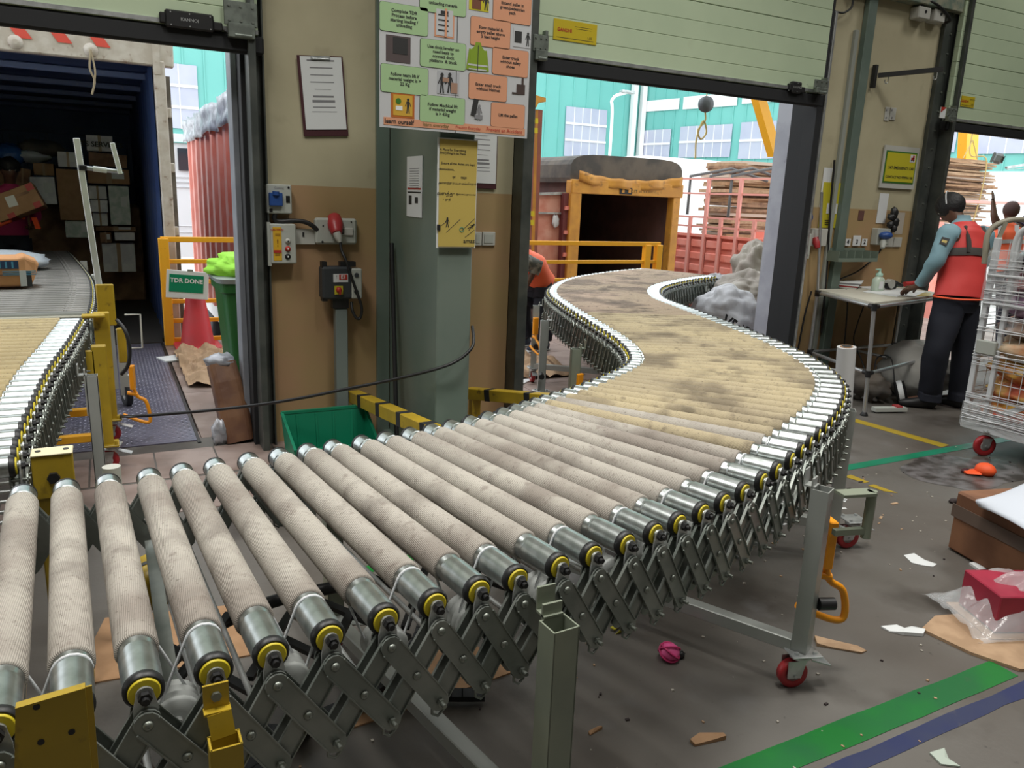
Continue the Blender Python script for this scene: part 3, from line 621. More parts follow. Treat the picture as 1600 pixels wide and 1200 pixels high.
# ================================================================ outside the dock
m_teal = mat('teal cladding', (.17, .50, .45), .55, coord='World', col2=(.15, .46, .42), ns=.2)
m_trans = mat('translucent sheet', (.42, .44, .56), .35, coord='World', col2=(.48, .5, .6), ns=.5)
m_wht = mat('white cladding', (.8, .8, .8), .6)
m_red = mat('truck red paint', (.74, .20, .14), .55, col2=(.78, .28, .22), ns=3, dirt=((.5, .35, .3), 6, .64, .5))
m_dark = mat('dark tarpaulin', (.06, .055, .05), .7, col2=(.12, .1, .08), ns=3, bump=.3, bs=8)
m_silver_t = mat('silver tarpaulin', (.3, .31, .34), .4, .3, col2=(.55, .56, .6), ns=9, bump=.8, bs=9)
m_obody = mat('truck orange paint', (.62, .30, .045), .5, col2=(.52, .24, .04), ns=5, dirt=((.15, .07, .03), 9, .62, .7))
m_navy = mat('container blue paint', (.03, .055, .16), .45, .1, col2=(.045, .08, .2), ns=2.5, dirt=[((.06, .06, .07), 5, .6, .6), ((.2, .22, .26), 24, .72, .6)])
m_glass = mat('truck window glass', (.03, .04, .05), .1)
YB = 40.
def facade(name, o, ex, w, zt, zb, wins, ribs, label, inward):
    """cladding plane at o, running along ex; wins (u0,u1,z0,z1,rows)"""
    ex = Vector(ex).normalized(); nrm = inward; R = Matrix((ex, -nrm, Z3)).transposed(); t = MB()
    def bx(mb, u0, u1, z0, z1, off, th): mb.box(Vector(o)+ex*(u0+u1)/2+Z3*(z0+z1)/2+nrm*(off+th/2), (u1-u0, th, z1-z0), R)
    bx(t, 0, w, -1.2, zt, -.2, .2); u = 0
    while u < w: bx(t, u, u+.06, zb, zt, 0, .05); u += ribs
    root = t.build(name, m_teal); tag(root, label, 'building')
    b = MB(); bx(b, 0, w, -1.2, zb, 0, .12); b.build('base_wall', m_wht, root)
    for (u0, u1, z0, z1, rows, kind) in wins:
        p = MB(); bx(p, u0, u1, z0, z1, .055, .03)
        if kind:
            n = max(2, int((u1-u0)/.55))
            p.m(1)
            for i in range(1, n): bx(p, u0+(u1-u0)*i/n-.02, u0+(u1-u0)*i/n+.02, z0, z1, .085, .02)
            for k in range(1, rows): bx(p, u0, u1, z0+(z1-z0)*k/rows-.06, z0+(z1-z0)*k/rows+.06, .085, .05)
        p.build('translucent_panel' if kind else 'clerestory_window', [m_trans if kind else m_wht, m_wht], root)
    return root
def yz(px, py, y): p = Y(px, py, y); return p.x, p.z
W_ = []
for (a, b_, c, d, r) in ((248, 312, 97, 203, 3), (884, 943, 166, 248, 3)):
    x0, z1 = yz(a, c, YB); x1, z0 = yz(b_, d, YB); W_.append((x0+8, x1+8, z0, z1, r, True))
facade('warehouse_building', (-8, YB, 0), X3, 37.3, 15, 3.75, W_, .9, 'teal clad warehouse across the yard, its long side parallel to the dock', Vector((0, -1, 0)))
cB = Vector((29.35, YB-.1, 0)); dB = Vector((.21, -.978, 0)).normalized(); nB = Vector((-dB.y, dB.x, 0)); nB = -nB if nB.dot(-cB) < 0 else nB
def PB(px, py): d = ray(px, py); t = (cB-CAM).dot(nB)/d.dot(nB); q = CAM+d*t; return (q-cB).dot(dB), q.z
W_ = []
for (a, b_, c, d, r, k) in ((1002, 1050, 203, 247, 2, 1), (1065, 1146, 196, 246, 2, 1), (1160, 1215, 190, 248, 2, 1), (1006, 1063, 156, 173, 1, 0), (1070, 1154, 148, 168, 1, 0), (1162, 1230, 146, 160, 1, 0), (1476, 1500, 190, 238, 1, 1), (1530, 1640, 170, 240, 1, 1)):
    u0, z1 = PB((a+b_)/2, c); _, z0 = PB((a+b_)/2, d); u0, _ = PB(a, c); u1, _ = PB(b_, c); W_.append((u0, u1, z0, z1, r, bool(k)))
_, zb2 = PB(1560, 268)
facade('warehouse_building', cB, dB, 30, 15, max(1.5, zb2), W_, .8, 'teal clad warehouse wing coming forward on the right with white clerestory strips', nB)
t = MB()
for px in (985, 999): p = Y(px, 240, YB-.3); t.box((p.x, p.y, 7), (.3, .3, 16.5))
o = t.build('downpipe', m_wht); tag(o, 'pair of white rainwater downpipes at the inner corner of the teal warehouse', 'pipe')
t = MB(); p = Y(952, 250, 30); q = Y(957, 155, 30); r = Y(980, 144, 30); t.tube(smooth_path([(p.x, 30, -1.15), (p.x, 30, 4.9), (q.x, 30, q.z), (r.x, 30, r.z)], 6), .07, n=8); o = t.build('street_lamp', m_wht); tag(o, 'tall white street lamp in front of the teal warehouse', 'street lamp')
t = MB(); t.box((r.x, 30, r.z), (.7, .3, .12), bev=.03); t.build('lamp_head', m_steel, o)
# --- blue container docked at the left door
cr = thing('shipping_container', 'dark blue container backed onto the left dock door, loaded with parcels', 'container', (-.72, 8.4, 0))
x0, x1, y0, y1, zt = -1.98, .50, 8.38, 14.2, 2.62
t = MB()
for (xa, xb, fx) in ((x1, x1+.05, -1), (x0-.05, x0, 1)):
    n = 52; vs = []
    for k in range(n+1):
        yy = y0+(y1-y0)*k/n; off = .012 if (k//2) % 2 else -.012; vs.append((yy, off))
    for k in range(n): a, b_ = vs[k], vs[k+1]; t.add([((xa if fx < 0 else xb)+a[1]*fx, a[0], 0), ((xa if fx < 0 else xb)+b_[1]*fx, b_[0], 0), ((xa if fx < 0 else xb)+b_[1]*fx, b_[0], zt), ((xa if fx < 0 else xb)+a[1]*fx, a[0], zt)], [(0, 1, 2, 3)])
    t.box(((xa+xb)/2+(.03 if fx < 0 else -.03), (y0+y1)/2, zt/2), (.04, y1-y0, zt))
t.build('side_wall', m_navy, cr)
t = MB(); t.box(((x0+x1)/2, y1+.03, zt/2), (x1-x0+.1, .05, zt))
for k in range(26): t.box((x0+.05+k*.096, y1-.01, 1.1), (.05, .06, 2.15))
t.box(((x0+x1)/2, y1-.05, 2.28), (x1-x0, .06, .1)); t.build('front_wall', m_navy, cr)
t = MB(); t.box(((x0+x1)/2, (y0+y1)/2, zt+.03), (x1-x0+.2, y1-y0, .05))
t.m(1)
for k in range(5): t.box(((x0+x1)/2, y0+.75+k*1.2, zt-.03), (x1-x0, .07, .06), bev=.01)
t.build('roof', [m_navy, mat('blue roof bow', (.16, .22, .42), .5, .1, dirt=((.3, .33, .4), 12, .6, .5))], cr)
t = MB(); t.box(((x0+x1)/2, (y0+y1)/2, -.04), (x1-x0+.1, y1-y0, .08)); t.build('container_floor', mat('dark plywood floor', (.04, .035, .03), .7), cr)
m_ccream = mat('chipped cream frame', (.5, .45, .4), .6, col2=(.6, .56, .52), ns=9, dirt=((.22, .13, .09), 14, .6, .8))
t = MB(); t.box(((x0+x1)/2+.05, y0-.02, 2.715), (x1-x0+.3, .1, .22), bev=.01); t.box((x1+.07, y0-.02, 1.3), (.10, .12, 2.7), bev=.01); t.box((x1+.05, y0-.07, 2.68), (.06, .03, .3))
hdr = t.build('rear_frame', m_ccream, cr)
for k in range(7):
    xx = x0+.5+k*.30; t = MB(); t.prism([(0, 0), (.11, 0), (.06, .075), (-.05, .075)], (xx-.25, y0-.075, 2.715), X3, Z3, -Y3, .003); t.build('reflective_stripe', mat('red reflective tape', (.72, .09, .07), .35), hdr)
for xx in (-.55, .02): t = MB(); t.lathe([(.06, 0), (.055, .02), (.02, .03)], (xx, y0-.07, 2.68), -Y3, n=12); t.build('lashing_ring', m_ccream, hdr)
t = MB(); t.tube(smooth_path([(.02, y0-.1, 2.68), (.0, y0-.12, 2.52), (.03, y0-.12, 2.42), (.0, y0-.12, 2.3)], 6), .009); t.tube(smooth_path([(.02, y0-.1, 2.67), (.04, y0-.12, 2.5), (.02, y0-.12, 2.38)], 6), .008); o = t.build('tie_rope', mat('hemp rope', (.35, .29, .2), .9)); tag(o, 'short loop of rope hanging from the container top rail', 'rope')
# folded back container door with its gasket
t = MB(); t.box((x1+.17, y0+.55, 1.28), (.05, 1.1, 2.5), rot(z=-.06)); dd = t.build('container_door', mat('grey brown door edge', (.13, .115, .10), .6, col2=(.2, .18, .16), ns=7), cr)
for z in (.5, 1.1, 1.7, 2.2): t = MB(); t.box((x1+.13, y0-.03, z), (.05, .05, .09), bev=.008); t.build('door_hinge', m_ccream, dd)
# the load: parcels stacked against the front of the container
random.seed(11)
def parcel(name, c, d, m, label, rz=0., group=None, tape=True, cat='parcel', lab=True, ry=0., tcol=None):
    t = MB(); R = rot(0, ry, rz); t.box(c, d, R, bev=.006); o = t.build(name, m); tag(o, label, cat, group)
    c = Vector(c)
    if tape: t = MB(); t.box(c, (d[0]*.12, d[1]+.003, d[2]+.003), R); t.build('packing_tape', tcol or mat('brown packing tape', (.33, .22, .13), .3), o)
    if lab: t = MB(); t.box(c+R @ Vector((d[0]*.22, -d[1]/2-.0015, d[2]*.1)), (min(.16, d[0]*.3), .002, min(.12, d[2]*.5)), R); t.build('address_label', m_paper, o)
    return o
m_cdk = mat('mottled brown carton', (.32, .19, .11), .8, col2=(.18, .10, .06), ns=6); m_wcart = mat('white printed carton', (.78, .78, .8), .6, col2=(.62, .62, .66), ns=8); m_gcart = mat('grey green carton', (.45, .55, .5), .6, col2=(.65, .68, .66), ns=14)  # first carton is brown mottled with a darker brown
YL = 10.95
def PX(a, b_, c, d, y=YL): p = Y(a, c, y); q = Y(b_, d, y); return p.x, q.x, q.z, p.z
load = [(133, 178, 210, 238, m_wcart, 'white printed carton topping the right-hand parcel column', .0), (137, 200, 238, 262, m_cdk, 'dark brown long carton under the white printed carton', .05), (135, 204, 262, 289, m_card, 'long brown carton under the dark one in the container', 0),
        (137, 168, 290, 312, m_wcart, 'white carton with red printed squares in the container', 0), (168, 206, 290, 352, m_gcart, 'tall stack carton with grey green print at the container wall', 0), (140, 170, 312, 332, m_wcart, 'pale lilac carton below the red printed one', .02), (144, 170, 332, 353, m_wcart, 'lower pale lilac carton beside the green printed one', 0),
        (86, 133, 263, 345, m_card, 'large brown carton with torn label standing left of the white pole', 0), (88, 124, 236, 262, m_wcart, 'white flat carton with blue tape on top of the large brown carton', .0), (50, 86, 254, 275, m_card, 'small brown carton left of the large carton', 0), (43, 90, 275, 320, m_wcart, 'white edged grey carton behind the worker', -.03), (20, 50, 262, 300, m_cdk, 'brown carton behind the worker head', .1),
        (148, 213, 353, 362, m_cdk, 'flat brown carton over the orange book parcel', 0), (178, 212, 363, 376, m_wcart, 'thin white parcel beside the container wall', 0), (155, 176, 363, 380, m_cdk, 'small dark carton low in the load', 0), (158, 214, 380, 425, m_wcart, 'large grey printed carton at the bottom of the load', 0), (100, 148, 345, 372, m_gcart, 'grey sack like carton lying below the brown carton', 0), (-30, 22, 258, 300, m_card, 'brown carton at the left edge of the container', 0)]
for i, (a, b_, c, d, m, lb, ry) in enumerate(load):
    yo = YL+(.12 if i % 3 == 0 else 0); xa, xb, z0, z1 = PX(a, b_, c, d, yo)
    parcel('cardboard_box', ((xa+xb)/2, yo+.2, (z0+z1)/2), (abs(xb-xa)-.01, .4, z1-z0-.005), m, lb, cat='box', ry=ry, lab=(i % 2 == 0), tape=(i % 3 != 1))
t = MB(); xa, xb, z0, z1 = PX(-30, 215, 240, 430, 12.2); t.box(((x0+x1)/2, 12.0, .62), (x1-x0-.1, .9, 1.25), bev=.02); o = t.build('goods_pallet', m_cdk); tag(o, 'brown block of cartons filling the back of the container', 'boxes', kind='stuff')
t = MB(); c = Y(133, 228, YL+.1)
for k in range(3): pass
a = Y(138, 219, YL-.22); t.text('ATS SERVICES', Y(155, 226, YL+.10), X3, Z3, .085, bold=.02, depth=.003); o2 = t.build('lettering', m_ink, bpy.data.objects['cardboard_box'])
o2.location.y = -.0
# blue plastic bags and pale mailers on top of the load
for (px, py, rx, rz, m, lb) in ((12, 242, .22, .13, mat('blue poly bag', (.04, .12, .35), .25, bump=1, bs=20), 'crumpled blue plastic bag on top of the parcels'), (52, 244, .2, .08, mat('white poly mailer', (.45, .5, .55), .35, bump=1, bs=14), 'white poly mailer lying on the parcels, folded into a peak'), (66, 232, .25, .1, m_dark, 'dark brown bag slumped on the top parcels')):
    p = Y(px, py, YL+.35); t = MB(); t.blob(p, (rx, .2, rz), .25, 2.4, seed=px); o = t.build('poly_bag', m); tag(o, lb, 'bag')
# parcels travelling on the steel conveyor
pc = thing('branded_parcel', 'orange brown branded parcel wrapped in dark blue printed tape on the steel conveyor', 'parcel', (-.65, 7.35, .79))
m_bx = mat('orange kraft carton', (.62, .30, .12), .7, col2=(.56, .27, .11), ns=8); ang = .12
pa = F(2, 443, .80); c = Vector((-.60, 6.62, .80)); R = rotz(ang)
t = MB(); w2, l2, h2 = .40, .42, .20
def LP(u, v, z): return c+R @ Vector((u, v, z))
t.loft([(LP(-.55, 0, .10), .10, .19, .15), (LP(.03, 0, .10), .10, .19, .15), (LP(.07, .0, .108), .108, .17, .2), (LP(.125, .0, .10), .085, .12, .3), (LP(.14, .0, .095), .06, .09, .4)], ref=(0, 0, 1), n=24, smooth=False); body = t.build('carton', m_bx, pc)
t = MB(); t.box(LP(-.25, -.192, .155), (.56, .004, .055), R); t.box(LP(-.25, -.19, .085), (.56, .003, .004), R); t.build('printed_tape', mat('dark blue printed tape', (.02, .06, .14), .35), body)
for k in range(12): pass
t = MB()
for k in range(14): t.box(LP(-.5+k*.038, -.1945, .155), (.012, .003, .045), R)
for k in range(3): t.box(LP(.03, -.194, .11-.012*k), (.2, .003, .005), R)
t.build('tape_print', mat('light blue print', (.10, .36, .55), .4), body)
t = MB(); t.box(LP(.05, -.194, .06), (.04, .004, .11), R); t.build('white_label', m_paper, body)
t = MB(); t.box(LP(.085, -.18, .055), (.035, .004, .11), R @ rotz(.4)); t.box(LP(-.35, -.194, .05), (.035, .002, .045), R)
t.build('black_strap', m_ink, body)
t = MB(); t.blob((-.78, 7.85, .86), (.36, .24, .085), .22, 2.5, seed=4, flat=.79); o = t.build('poly_mailer', MATS['white poly mailer']); tag(o, 'pale grey poly mailer lying behind the orange parcel on the conveyor', 'parcel')
# white measuring gantry pole
g = thing('gantry_pole', 'white aluminium pole with a short cross arm and hanging stub beside the steel conveyor', 'pole', (-.04, 6, .7))
t = MB(); t.bar((-.048, 6, .74), (-.112, 6, 1.815), .04, .04, bev=.004); t.build('upright', m_white, g)
t = MB(); t.cyl((-.09, 6.0, 1.63), (.125, 6.0, 1.615), .014); t.build('cross_arm', m_steel, g)
t = MB(); t.cyl((-.03, 6.0, 1.627), (.05, 6.0, 1.62), .018); t.build('white_sleeve', m_white, g)
t = MB(); t.bar((.13, 6, 1.60), (.095, 6, 1.80), .036, .03, bev=.004); t.build('hanging_stub', m_white, g)
t = MB(); t.box((-.09, 5.99, 1.63), (.05, .05, .035), bev=.005); t.build('clamp', m_black, g)
# dock leveller plate: lens-pattern steel
pl = MB(); pl.box((-1.02, 6.62, -.004), (2.88, 3.34, .02)); dk = pl.build('dock_leveler', mat('blue grey chequer plate', (.16, .155, .22), .33, .55, col2=(.22, .21, .28), ns=3, dirt=((.07, .06, .06), 5, .58, .6))); tag(dk, 'blue grey chequered steel dock plate leading into the container', 'dock plate')
t = MB()
for i in range(34):
    for j in range(78):
        if -.46+i*.026*1 > .40: continue
        a = .5 if (i+j) % 2 else -.5; cx, cy = -.46+i*.026, 5.0+j*.042
        dx, dy = math.cos(a)*.012, math.sin(a)*.012; sx, sy = -math.sin(a)*.0035, math.cos(a)*.0035
        t.add([(cx-dx, cy-dy, .0062), (cx+sx, cy+sy, .0085), (cx+dx, cy+dy, .0062), (cx-sx, cy-sy, .0085)], [(0, 3, 2, 1)])
t.build('chequer_pattern', mat('worn plate lenses', (.36, .35, .42), .3, .7), dk)  # raised lenses in a paler metal than the plate
t = MB(); t.box((.43, 6.6, .003), (.02, 3.4, .008)); t.build('plate_edge', m_black, dk)
t = MB(); t.box((-1, 5.02, -.03), (2.9, .3, .05)); t.build('hinge_lip', m_tile, dk)
# --- safety railings of the apron
def rails(name, label, x0, x1, y, zs, posts, m, pw=.055, rw=.04, side=None):
    t = thing(name, label, 'railing', (posts[0], y, 0))
    for x in posts: b_ = MB(); b_.box((x, y, .52), (pw, pw, 1.04), bev=.005); b_.build('post', m, t)
    for k, z in enumerate(zs): b_ = MB(); b_.box(((x0+x1)/2, y, z), (x1-x0, rw, rw if k else .05), bev=.004); b_.build('rail', m, t)
    return t
rails('safety_railing', 'orange ladder-like safety railing at the dock edge beside the blue container', .475, 2.2, 8.2, (1.03, .82, .62, .43, .24, .05), (.50, 2.2), m_opaint, pw=.09)
rails('safety_railing', 'yellow safety railing at the dock edge in front of the orange framed truck', 4.22, 6.22, 7.9, (1.05, .83, .62), (4.24, 6.02, 6.2), m_opaint, pw=.085)
rails('safety_railing', 'short yellow railing stub behind the bending worker', 3.4, 4.06, 7.95, (1.05, .62), (3.42, 4.02), m_opaint, pw=.07)
# --- trucks
def wheels(root, pts, r=.48):
    for p in pts:
        t = MB(); t.lathe([(r*.55, -.12), (r*.95, -.13), (r, -.08), (r, .08), (r*.95, .13), (r*.55, .12)], (p[0], p[1], -1.15+r), X3, n=24); t.m(1).lathe([(.05, -.1), (r*.55, -.08), (r*.55, .08), (.05, .1)], (p[0], p[1], -1.15+r), X3, n=16); t.build('wheel', [m_rub, m_steel], root)
# red corrugated truck beyond the wall pier, silver tarpaulin
tr = thing('red_truck', 'red corrugated truck body under a silver tarpaulin seen through the left dock door', 'truck', (2.6, 12, -1.15))
t = MB(); xs = 1.52; n = 52
for k in range(n):
    ya = 9.6+k*.11; o1 = .09 if (k//3) % 2 else 0; o2 = .09 if ((k+1)//3) % 2 else 0
    t.add([(xs-o1, ya, -.25), (xs-o2, ya+.11, -.25), (xs-o2, ya+.11, 2.32), (xs-o1, ya, 2.32)], [(0, 1, 2, 3)])
t.box((2.45, 12.45, 1.0), (1.7, 5.7, 2.6)); t.build('cargo_body', m_red, tr)
t = MB()
for yy in (14.6, 15.2): t.box((1.5, yy, .95), (.06, .05, 2.6))
for k in range(7): t.box((1.5, 14.9, -.2+k*.38), (.05, .6, .04))
t.build('body_ladder', m_wht, tr)
t = MB(); t.sheet(lambda u, v: Vector((1.40-.03*math.sin(u*40)-.03*noise.noise(Vector((u*14, v*3, 0))), 9.5+u*5.9, 2.62-.36*v-.08*noise.noise(Vector((u*12, 3, 0))) )), 90, 6, .01); t.box((2.42, 12.45, 2.5), (1.85, 5.9, .25), bev=.05); t.build('tarpaulin', m_silver_t, tr)
t = MB(); t.box((1.6, 12.4, -.45), (.1, 5.5, .3)); t.build('chassis', m_wht, tr); wheels(tr, [(1.75, 11), (3.15, 11), (1.75, 15), (3.15, 15)])
# white lorry cab behind
cb = thing('white_lorry', 'white lorry cab with a dark mesh window and a red backed mirror', 'truck', (2.2, 19.5, -1.15)); yc = 18.6
def rect(mb, a, b_, c, d, y, th=.05): p = Y(a, c, y); q = Y(b_, d, y); mb.box(((p.x+q.x)/2, y+th/2, (p.z+q.z)/2), (q.x-p.x, th, p.z-q.z), bev=.005)
t = MB(); rect(t, 262, 345, 208, 402, yc, 2.2)
for py in (276, 284, 292, 352, 362): rect(t, 264, 345, py, py+2, yc-.03, .05)
t.build('cab_body', mat('white lorry paint', (.72, .74, .76), .5), cb)
t = MB(); rect(t, 277, 318, 231, 268, yc-.06, .05); t.build('side_window', m_glass, cb)
t = MB(); rect(t, 262, 345, 222, 226, yc-.05, .05); t.build('green_stripe', m_teal, cb)
t = MB(); rect(t, 304, 309, 306, 330, 16.8, .1); t.m(1); rect(t, 309, 312, 307, 330, 16.8, .1); t.m(2).tube([Y(312, 300, 16.8), Y(305, 302, 16.8), Y(303, 332, 16.8), Y(312, 338, 16.8)], .02); t.build('wing_mirror', [m_glass, mat('mirror red', (.6, .08, .05), .5), m_ink], cb); wheels(cb, [(2.0, 19.4), (4.0, 19.4)])
# reddish brown lorry door at the left of the middle opening, yellow top sill
rb = thing('brown_lorry', 'red brown lorry door edge with yellow hinges and yellow roof corner', 'truck', (4.2, 8.9, -1.15)); yy = 9.0
def quadpx(mb, pts, y, th=.06): 
    P_ = [Y(a, b_, y) for a, b_ in pts]; n = len(P_); mb.add(P_+[p+Vector((0, th, 0)) for p in P_], [list(range(n)), list(range(n, 2*n))[::-1]]+[(i, i+n, (i+1) % n+n, (i+1) % n) for i in range(n)])
t = MB(); quadpx(t, [(826, 166), (837, 166), (829, 425), (820, 425)], yy, .3); quadpx(t, [(839, 171), (848, 172), (838, 425), (832, 425)], yy+.2, .3); t.build('door_post', mat('brown red paint', (.33, .10, .07), .6, col2=(.26, .09, .07), ns=5), rb)
t = MB(); xb_ = Y(822, 300, 9.6).x; t.box((xb_-.22, 11.2, .9), (.44, 3.2, 3.3)); t.build('cargo_body', MATS['brown red paint'], rb); wheels(rb, [(xb_-.2, 10.5)])
t = MB(); quadpx(t, [(836, 172), (841, 172), (834, 425), (829, 425)], yy+.15, .2); t.build('door_gasket', m_obody, rb)
t = MB(); quadpx(t, [(808, 146), (835, 148), (853, 153), (853, 159), (842, 160), (838, 168), (806, 165)], yy, 1.2); t.build('roof_corner', m_obody, rb)
for z in (185, 200, 330, 344): t = MB(); quadpx(t, [(837+(185-z)*.04, z), (841+(185-z)*.04, z), (841+(185-z)*.04, z+8), (837+(185-z)*.04, z+8)], yy-.03, .05); t.build('hinge', m_yel, rb)
t = MB(); quadpx(t, [(812, 235), (822, 235), (818, 300), (812, 300)], yy+.3, .1); t.m(1); quadpx(t, [(812, 300), (819, 300), (817, 330), (812, 330)], yy+.2, .1); t.m(2); quadpx(t, [(812, 332), (822, 334), (820, 368), (812, 366)], yy+.1, .1); t.build('load', [m_navy, m_obody, m_ink], rb)
# orange framed lorry, open rear with a rounded tarpaulin top
ol = thing('orange_lorry', 'open-backed lorry with an orange rear frame and rounded dark tarpaulin roof', 'truck', (7.5, 10.6, -1.15)); yo = 10.5
xl, zl = yz(890, 296, yo); xr, _ = yz(1062, 296, yo); zt2 = Y(975, 287, yo).z; zi = Y(975, 303, yo).z
t = MB(); t.box((xl+.08, yo, .5+(zt2-1.95)/2), (.2, .16, 2.9+zt2-1.95), bev=.01); t.box((xr-.1, yo, .5+(zt2-1.95)/2), (.15, .16, 2.9+zt2-1.95), bev=.01); t.box(((xl+xr)/2, yo, (zt2+zi)/2), (xr-xl+.02, .18, zt2-zi+.05), bev=.01); t.box(((xl+xr)/2, yo, -.6), (xr-xl+.02, .18, .4)); fo = t.build('rear_frame', m_obody, ol)
t = MB(); t.text('GV VA C1T', Y(982, 299, yo-.097), X3, Z3, .07, bold=.01); t.text('03 16 K TEST', Y(1010, 300, yo-.097), X3, Z3, .05); t.box(Y(979, 298.5, yo-.085), (.24, .004, .1)) if False else None; t.build('lettering', m_ink, fo); t = MB(); t.box(Y(978, 298.5, yo-.094), (.24, .006, .10)); t.m(1).box(Y(974, 298.5, yo-.099), (.05, .004, .05)); t.box(Y(984, 298.5, yo-.099), (.05, .004, .06)); t.build('number_plate', [m_ink, m_obody], fo)
t = MB(); pts = []; W2 = xr-xl; hz = Y(975, 252, yo).z-zt2+.02
for k in range(13): a = PI*k/12; s = math.cos(a); pts.append(((W2/2+.02)*math.copysign(abs(s)**.35, s), .05+hz*abs(math.sin(a))**.45))
t.prism(pts+[(-W2/2, -.02), (W2/2, -.02)], ((xl+xr)/2, yo-.02, zt2), X3, Z3, Y3, 5.0); tp = t.build('tarpaulin', m_dark, ol)
t = MB(); t.sheet(lambda u, v: Vector((xl+.1+u*(W2-.15), yo-.10-.02*math.sin(u*20), zt2+.16-.15*v-.10*math.sin(u*PI)**.7+.008*math.sin(u*37))), 30, 3, .006); t.build('valance', m_obody, ol)
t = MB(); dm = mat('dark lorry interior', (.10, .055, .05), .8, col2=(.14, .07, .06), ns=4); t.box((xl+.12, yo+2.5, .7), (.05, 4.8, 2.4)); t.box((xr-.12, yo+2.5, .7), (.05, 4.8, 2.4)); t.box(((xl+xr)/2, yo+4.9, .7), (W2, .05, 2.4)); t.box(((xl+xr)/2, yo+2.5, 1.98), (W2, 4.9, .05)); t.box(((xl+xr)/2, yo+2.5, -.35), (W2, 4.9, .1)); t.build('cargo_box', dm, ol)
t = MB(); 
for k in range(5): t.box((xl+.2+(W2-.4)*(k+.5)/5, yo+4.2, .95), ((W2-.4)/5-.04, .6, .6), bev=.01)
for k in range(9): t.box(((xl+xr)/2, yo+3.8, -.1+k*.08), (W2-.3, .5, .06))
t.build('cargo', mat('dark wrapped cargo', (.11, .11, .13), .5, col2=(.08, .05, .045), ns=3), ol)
# opened red side door of that lorry and the red body beyond
t = MB(); quadpx(t, [(841, 304), (884, 303), (878, 460), (832, 460)], yo+.1, .06); dd = t.build('side_door', mat('faded salmon door', (.58, .22, .15), .6, col2=(.66, .34, .25), ns=4), ol)
t = MB(); quadpx(t, [(842, 301), (886, 300), (886, 304), (842, 305)], yo+.05, .06); quadpx(t, [(838, 331), (881, 332), (881, 335), (838, 334)], yo+.05, .06); t.build('door_rail', m_steel, dd)
t = MB(); quadpx(t, [(882, 302), (889, 302), (881, 460), (874, 460)], yo-.02, .1); t.build('door_edge', mat('dark red edge', (.16, .04, .04), .6), dd)
for z in (322, 360, 395): t = MB(); quadpx(t, [(884-(z-322)*.04, z), (892-(z-322)*.04, z), (891-(z-322)*.04, z+6), (883-(z-322)*.04, z+6)], yo-.05, .05); t.build('hinge', m_red, dd)
t = MB(); t.blob(Y(868, 346, yo+.06), (.06, .01, .09), .5, 3); t.build('torn_sticker', m_paper, dd)
wheels(ol, [(xl+.4, yo+2), (xr-.4, yo+2)])
t = MB(); quadpx(t, [(842, 266), (890, 266), (890, 306), (840, 304)], 15.8, 4.); rt = t.build('red_trailer', m_red); tag(rt, 'red trailer side with a grey tarpaulin edge left of the orange framed lorry', 'truck')
t = MB(); quadpx(t, [(842, 260), (860, 258), (892, 254), (892, 264), (866, 268), (842, 270)], 15.7, 4.1); t.build('tarpaulin', m_silver_t, rt)
# red open cage lorry
cg = thing('cage_lorry', 'red open-topped cage lorry with ribbed lower panels and upper rails', 'truck', (10.5, 12, -1.15))
A0 = Vector((Y(1062, 300, 12.8).x, 12.8, 0)); A1 = Vector((Y(1215, 300, 10.3).x, 10.3, 0)); dA = (A1-A0).normalized(); LA = (A1-A0).length; ztop = 2.05; zmid = Y(1062, 366, 12.8).z+.02
nA = Vector((dA.y, -dA.x, 0)); RA = Matrix((dA, -nA, Z3)).transposed()
t = MB()
for k in range(6):
    for j in range(6): t.box(A0+dA*LA*(k+.5)/6+Z3*(zmid-.16-j*.24)+nA*.0, (LA/6-.10, .05, .15), RA, bev=.03)
t.box(A0+dA*LA/2+Z3*(zmid-.75)-nA*.04, (LA, .03, 1.5), RA); t.box(A0+dA*LA/2+Z3*zmid, (LA, .08, .05), RA)
t.build('side_panel', m_red, cg)
m_redl = mat('pale red rail', (.74, .32, .27), .5)
for k in range(7): t = MB(); hh_ = (ztop if k % 2 == 0 else zmid+.35)-(zmid-1.4); t.box(A0+dA*LA*k/6+Z3*(zmid-1.4+hh_/2)+nA*.03, (.07, .05, hh_), RA); t.build('stake', m_redl, cg)
for z in (ztop, ztop-.28, zmid+.35, zmid+.17): t = MB(); t.box(A0+dA*LA/2+Z3*z, (LA, .05, .035), RA); t.build('rail', m_redl, cg)
t = MB()
for k in (1, 3, 5): a = A0+dA*LA*k/9; t.tube([a+Z3*(ztop-.7), a+Z3*(ztop+.05), a-nA*1.1+Z3*(ztop+.25), a-nA*2.2+Z3*(ztop+.05)], .03)
t.build('roof_hoops', mat('dark hoop steel', (.08, .08, .08), .5), cg)
t = MB(); t.box(A0+dA*LA/2-nA*2.3+Z3*(zmid-.6), (LA, .05, 1.4), RA); t.box(A0+dA*LA/2-nA*1.15+Z3*(zmid-1.3), (LA, 2.3, .1), RA); t.build('far_side', m_red, cg); wheels(cg, [(10.2, 12.4)])
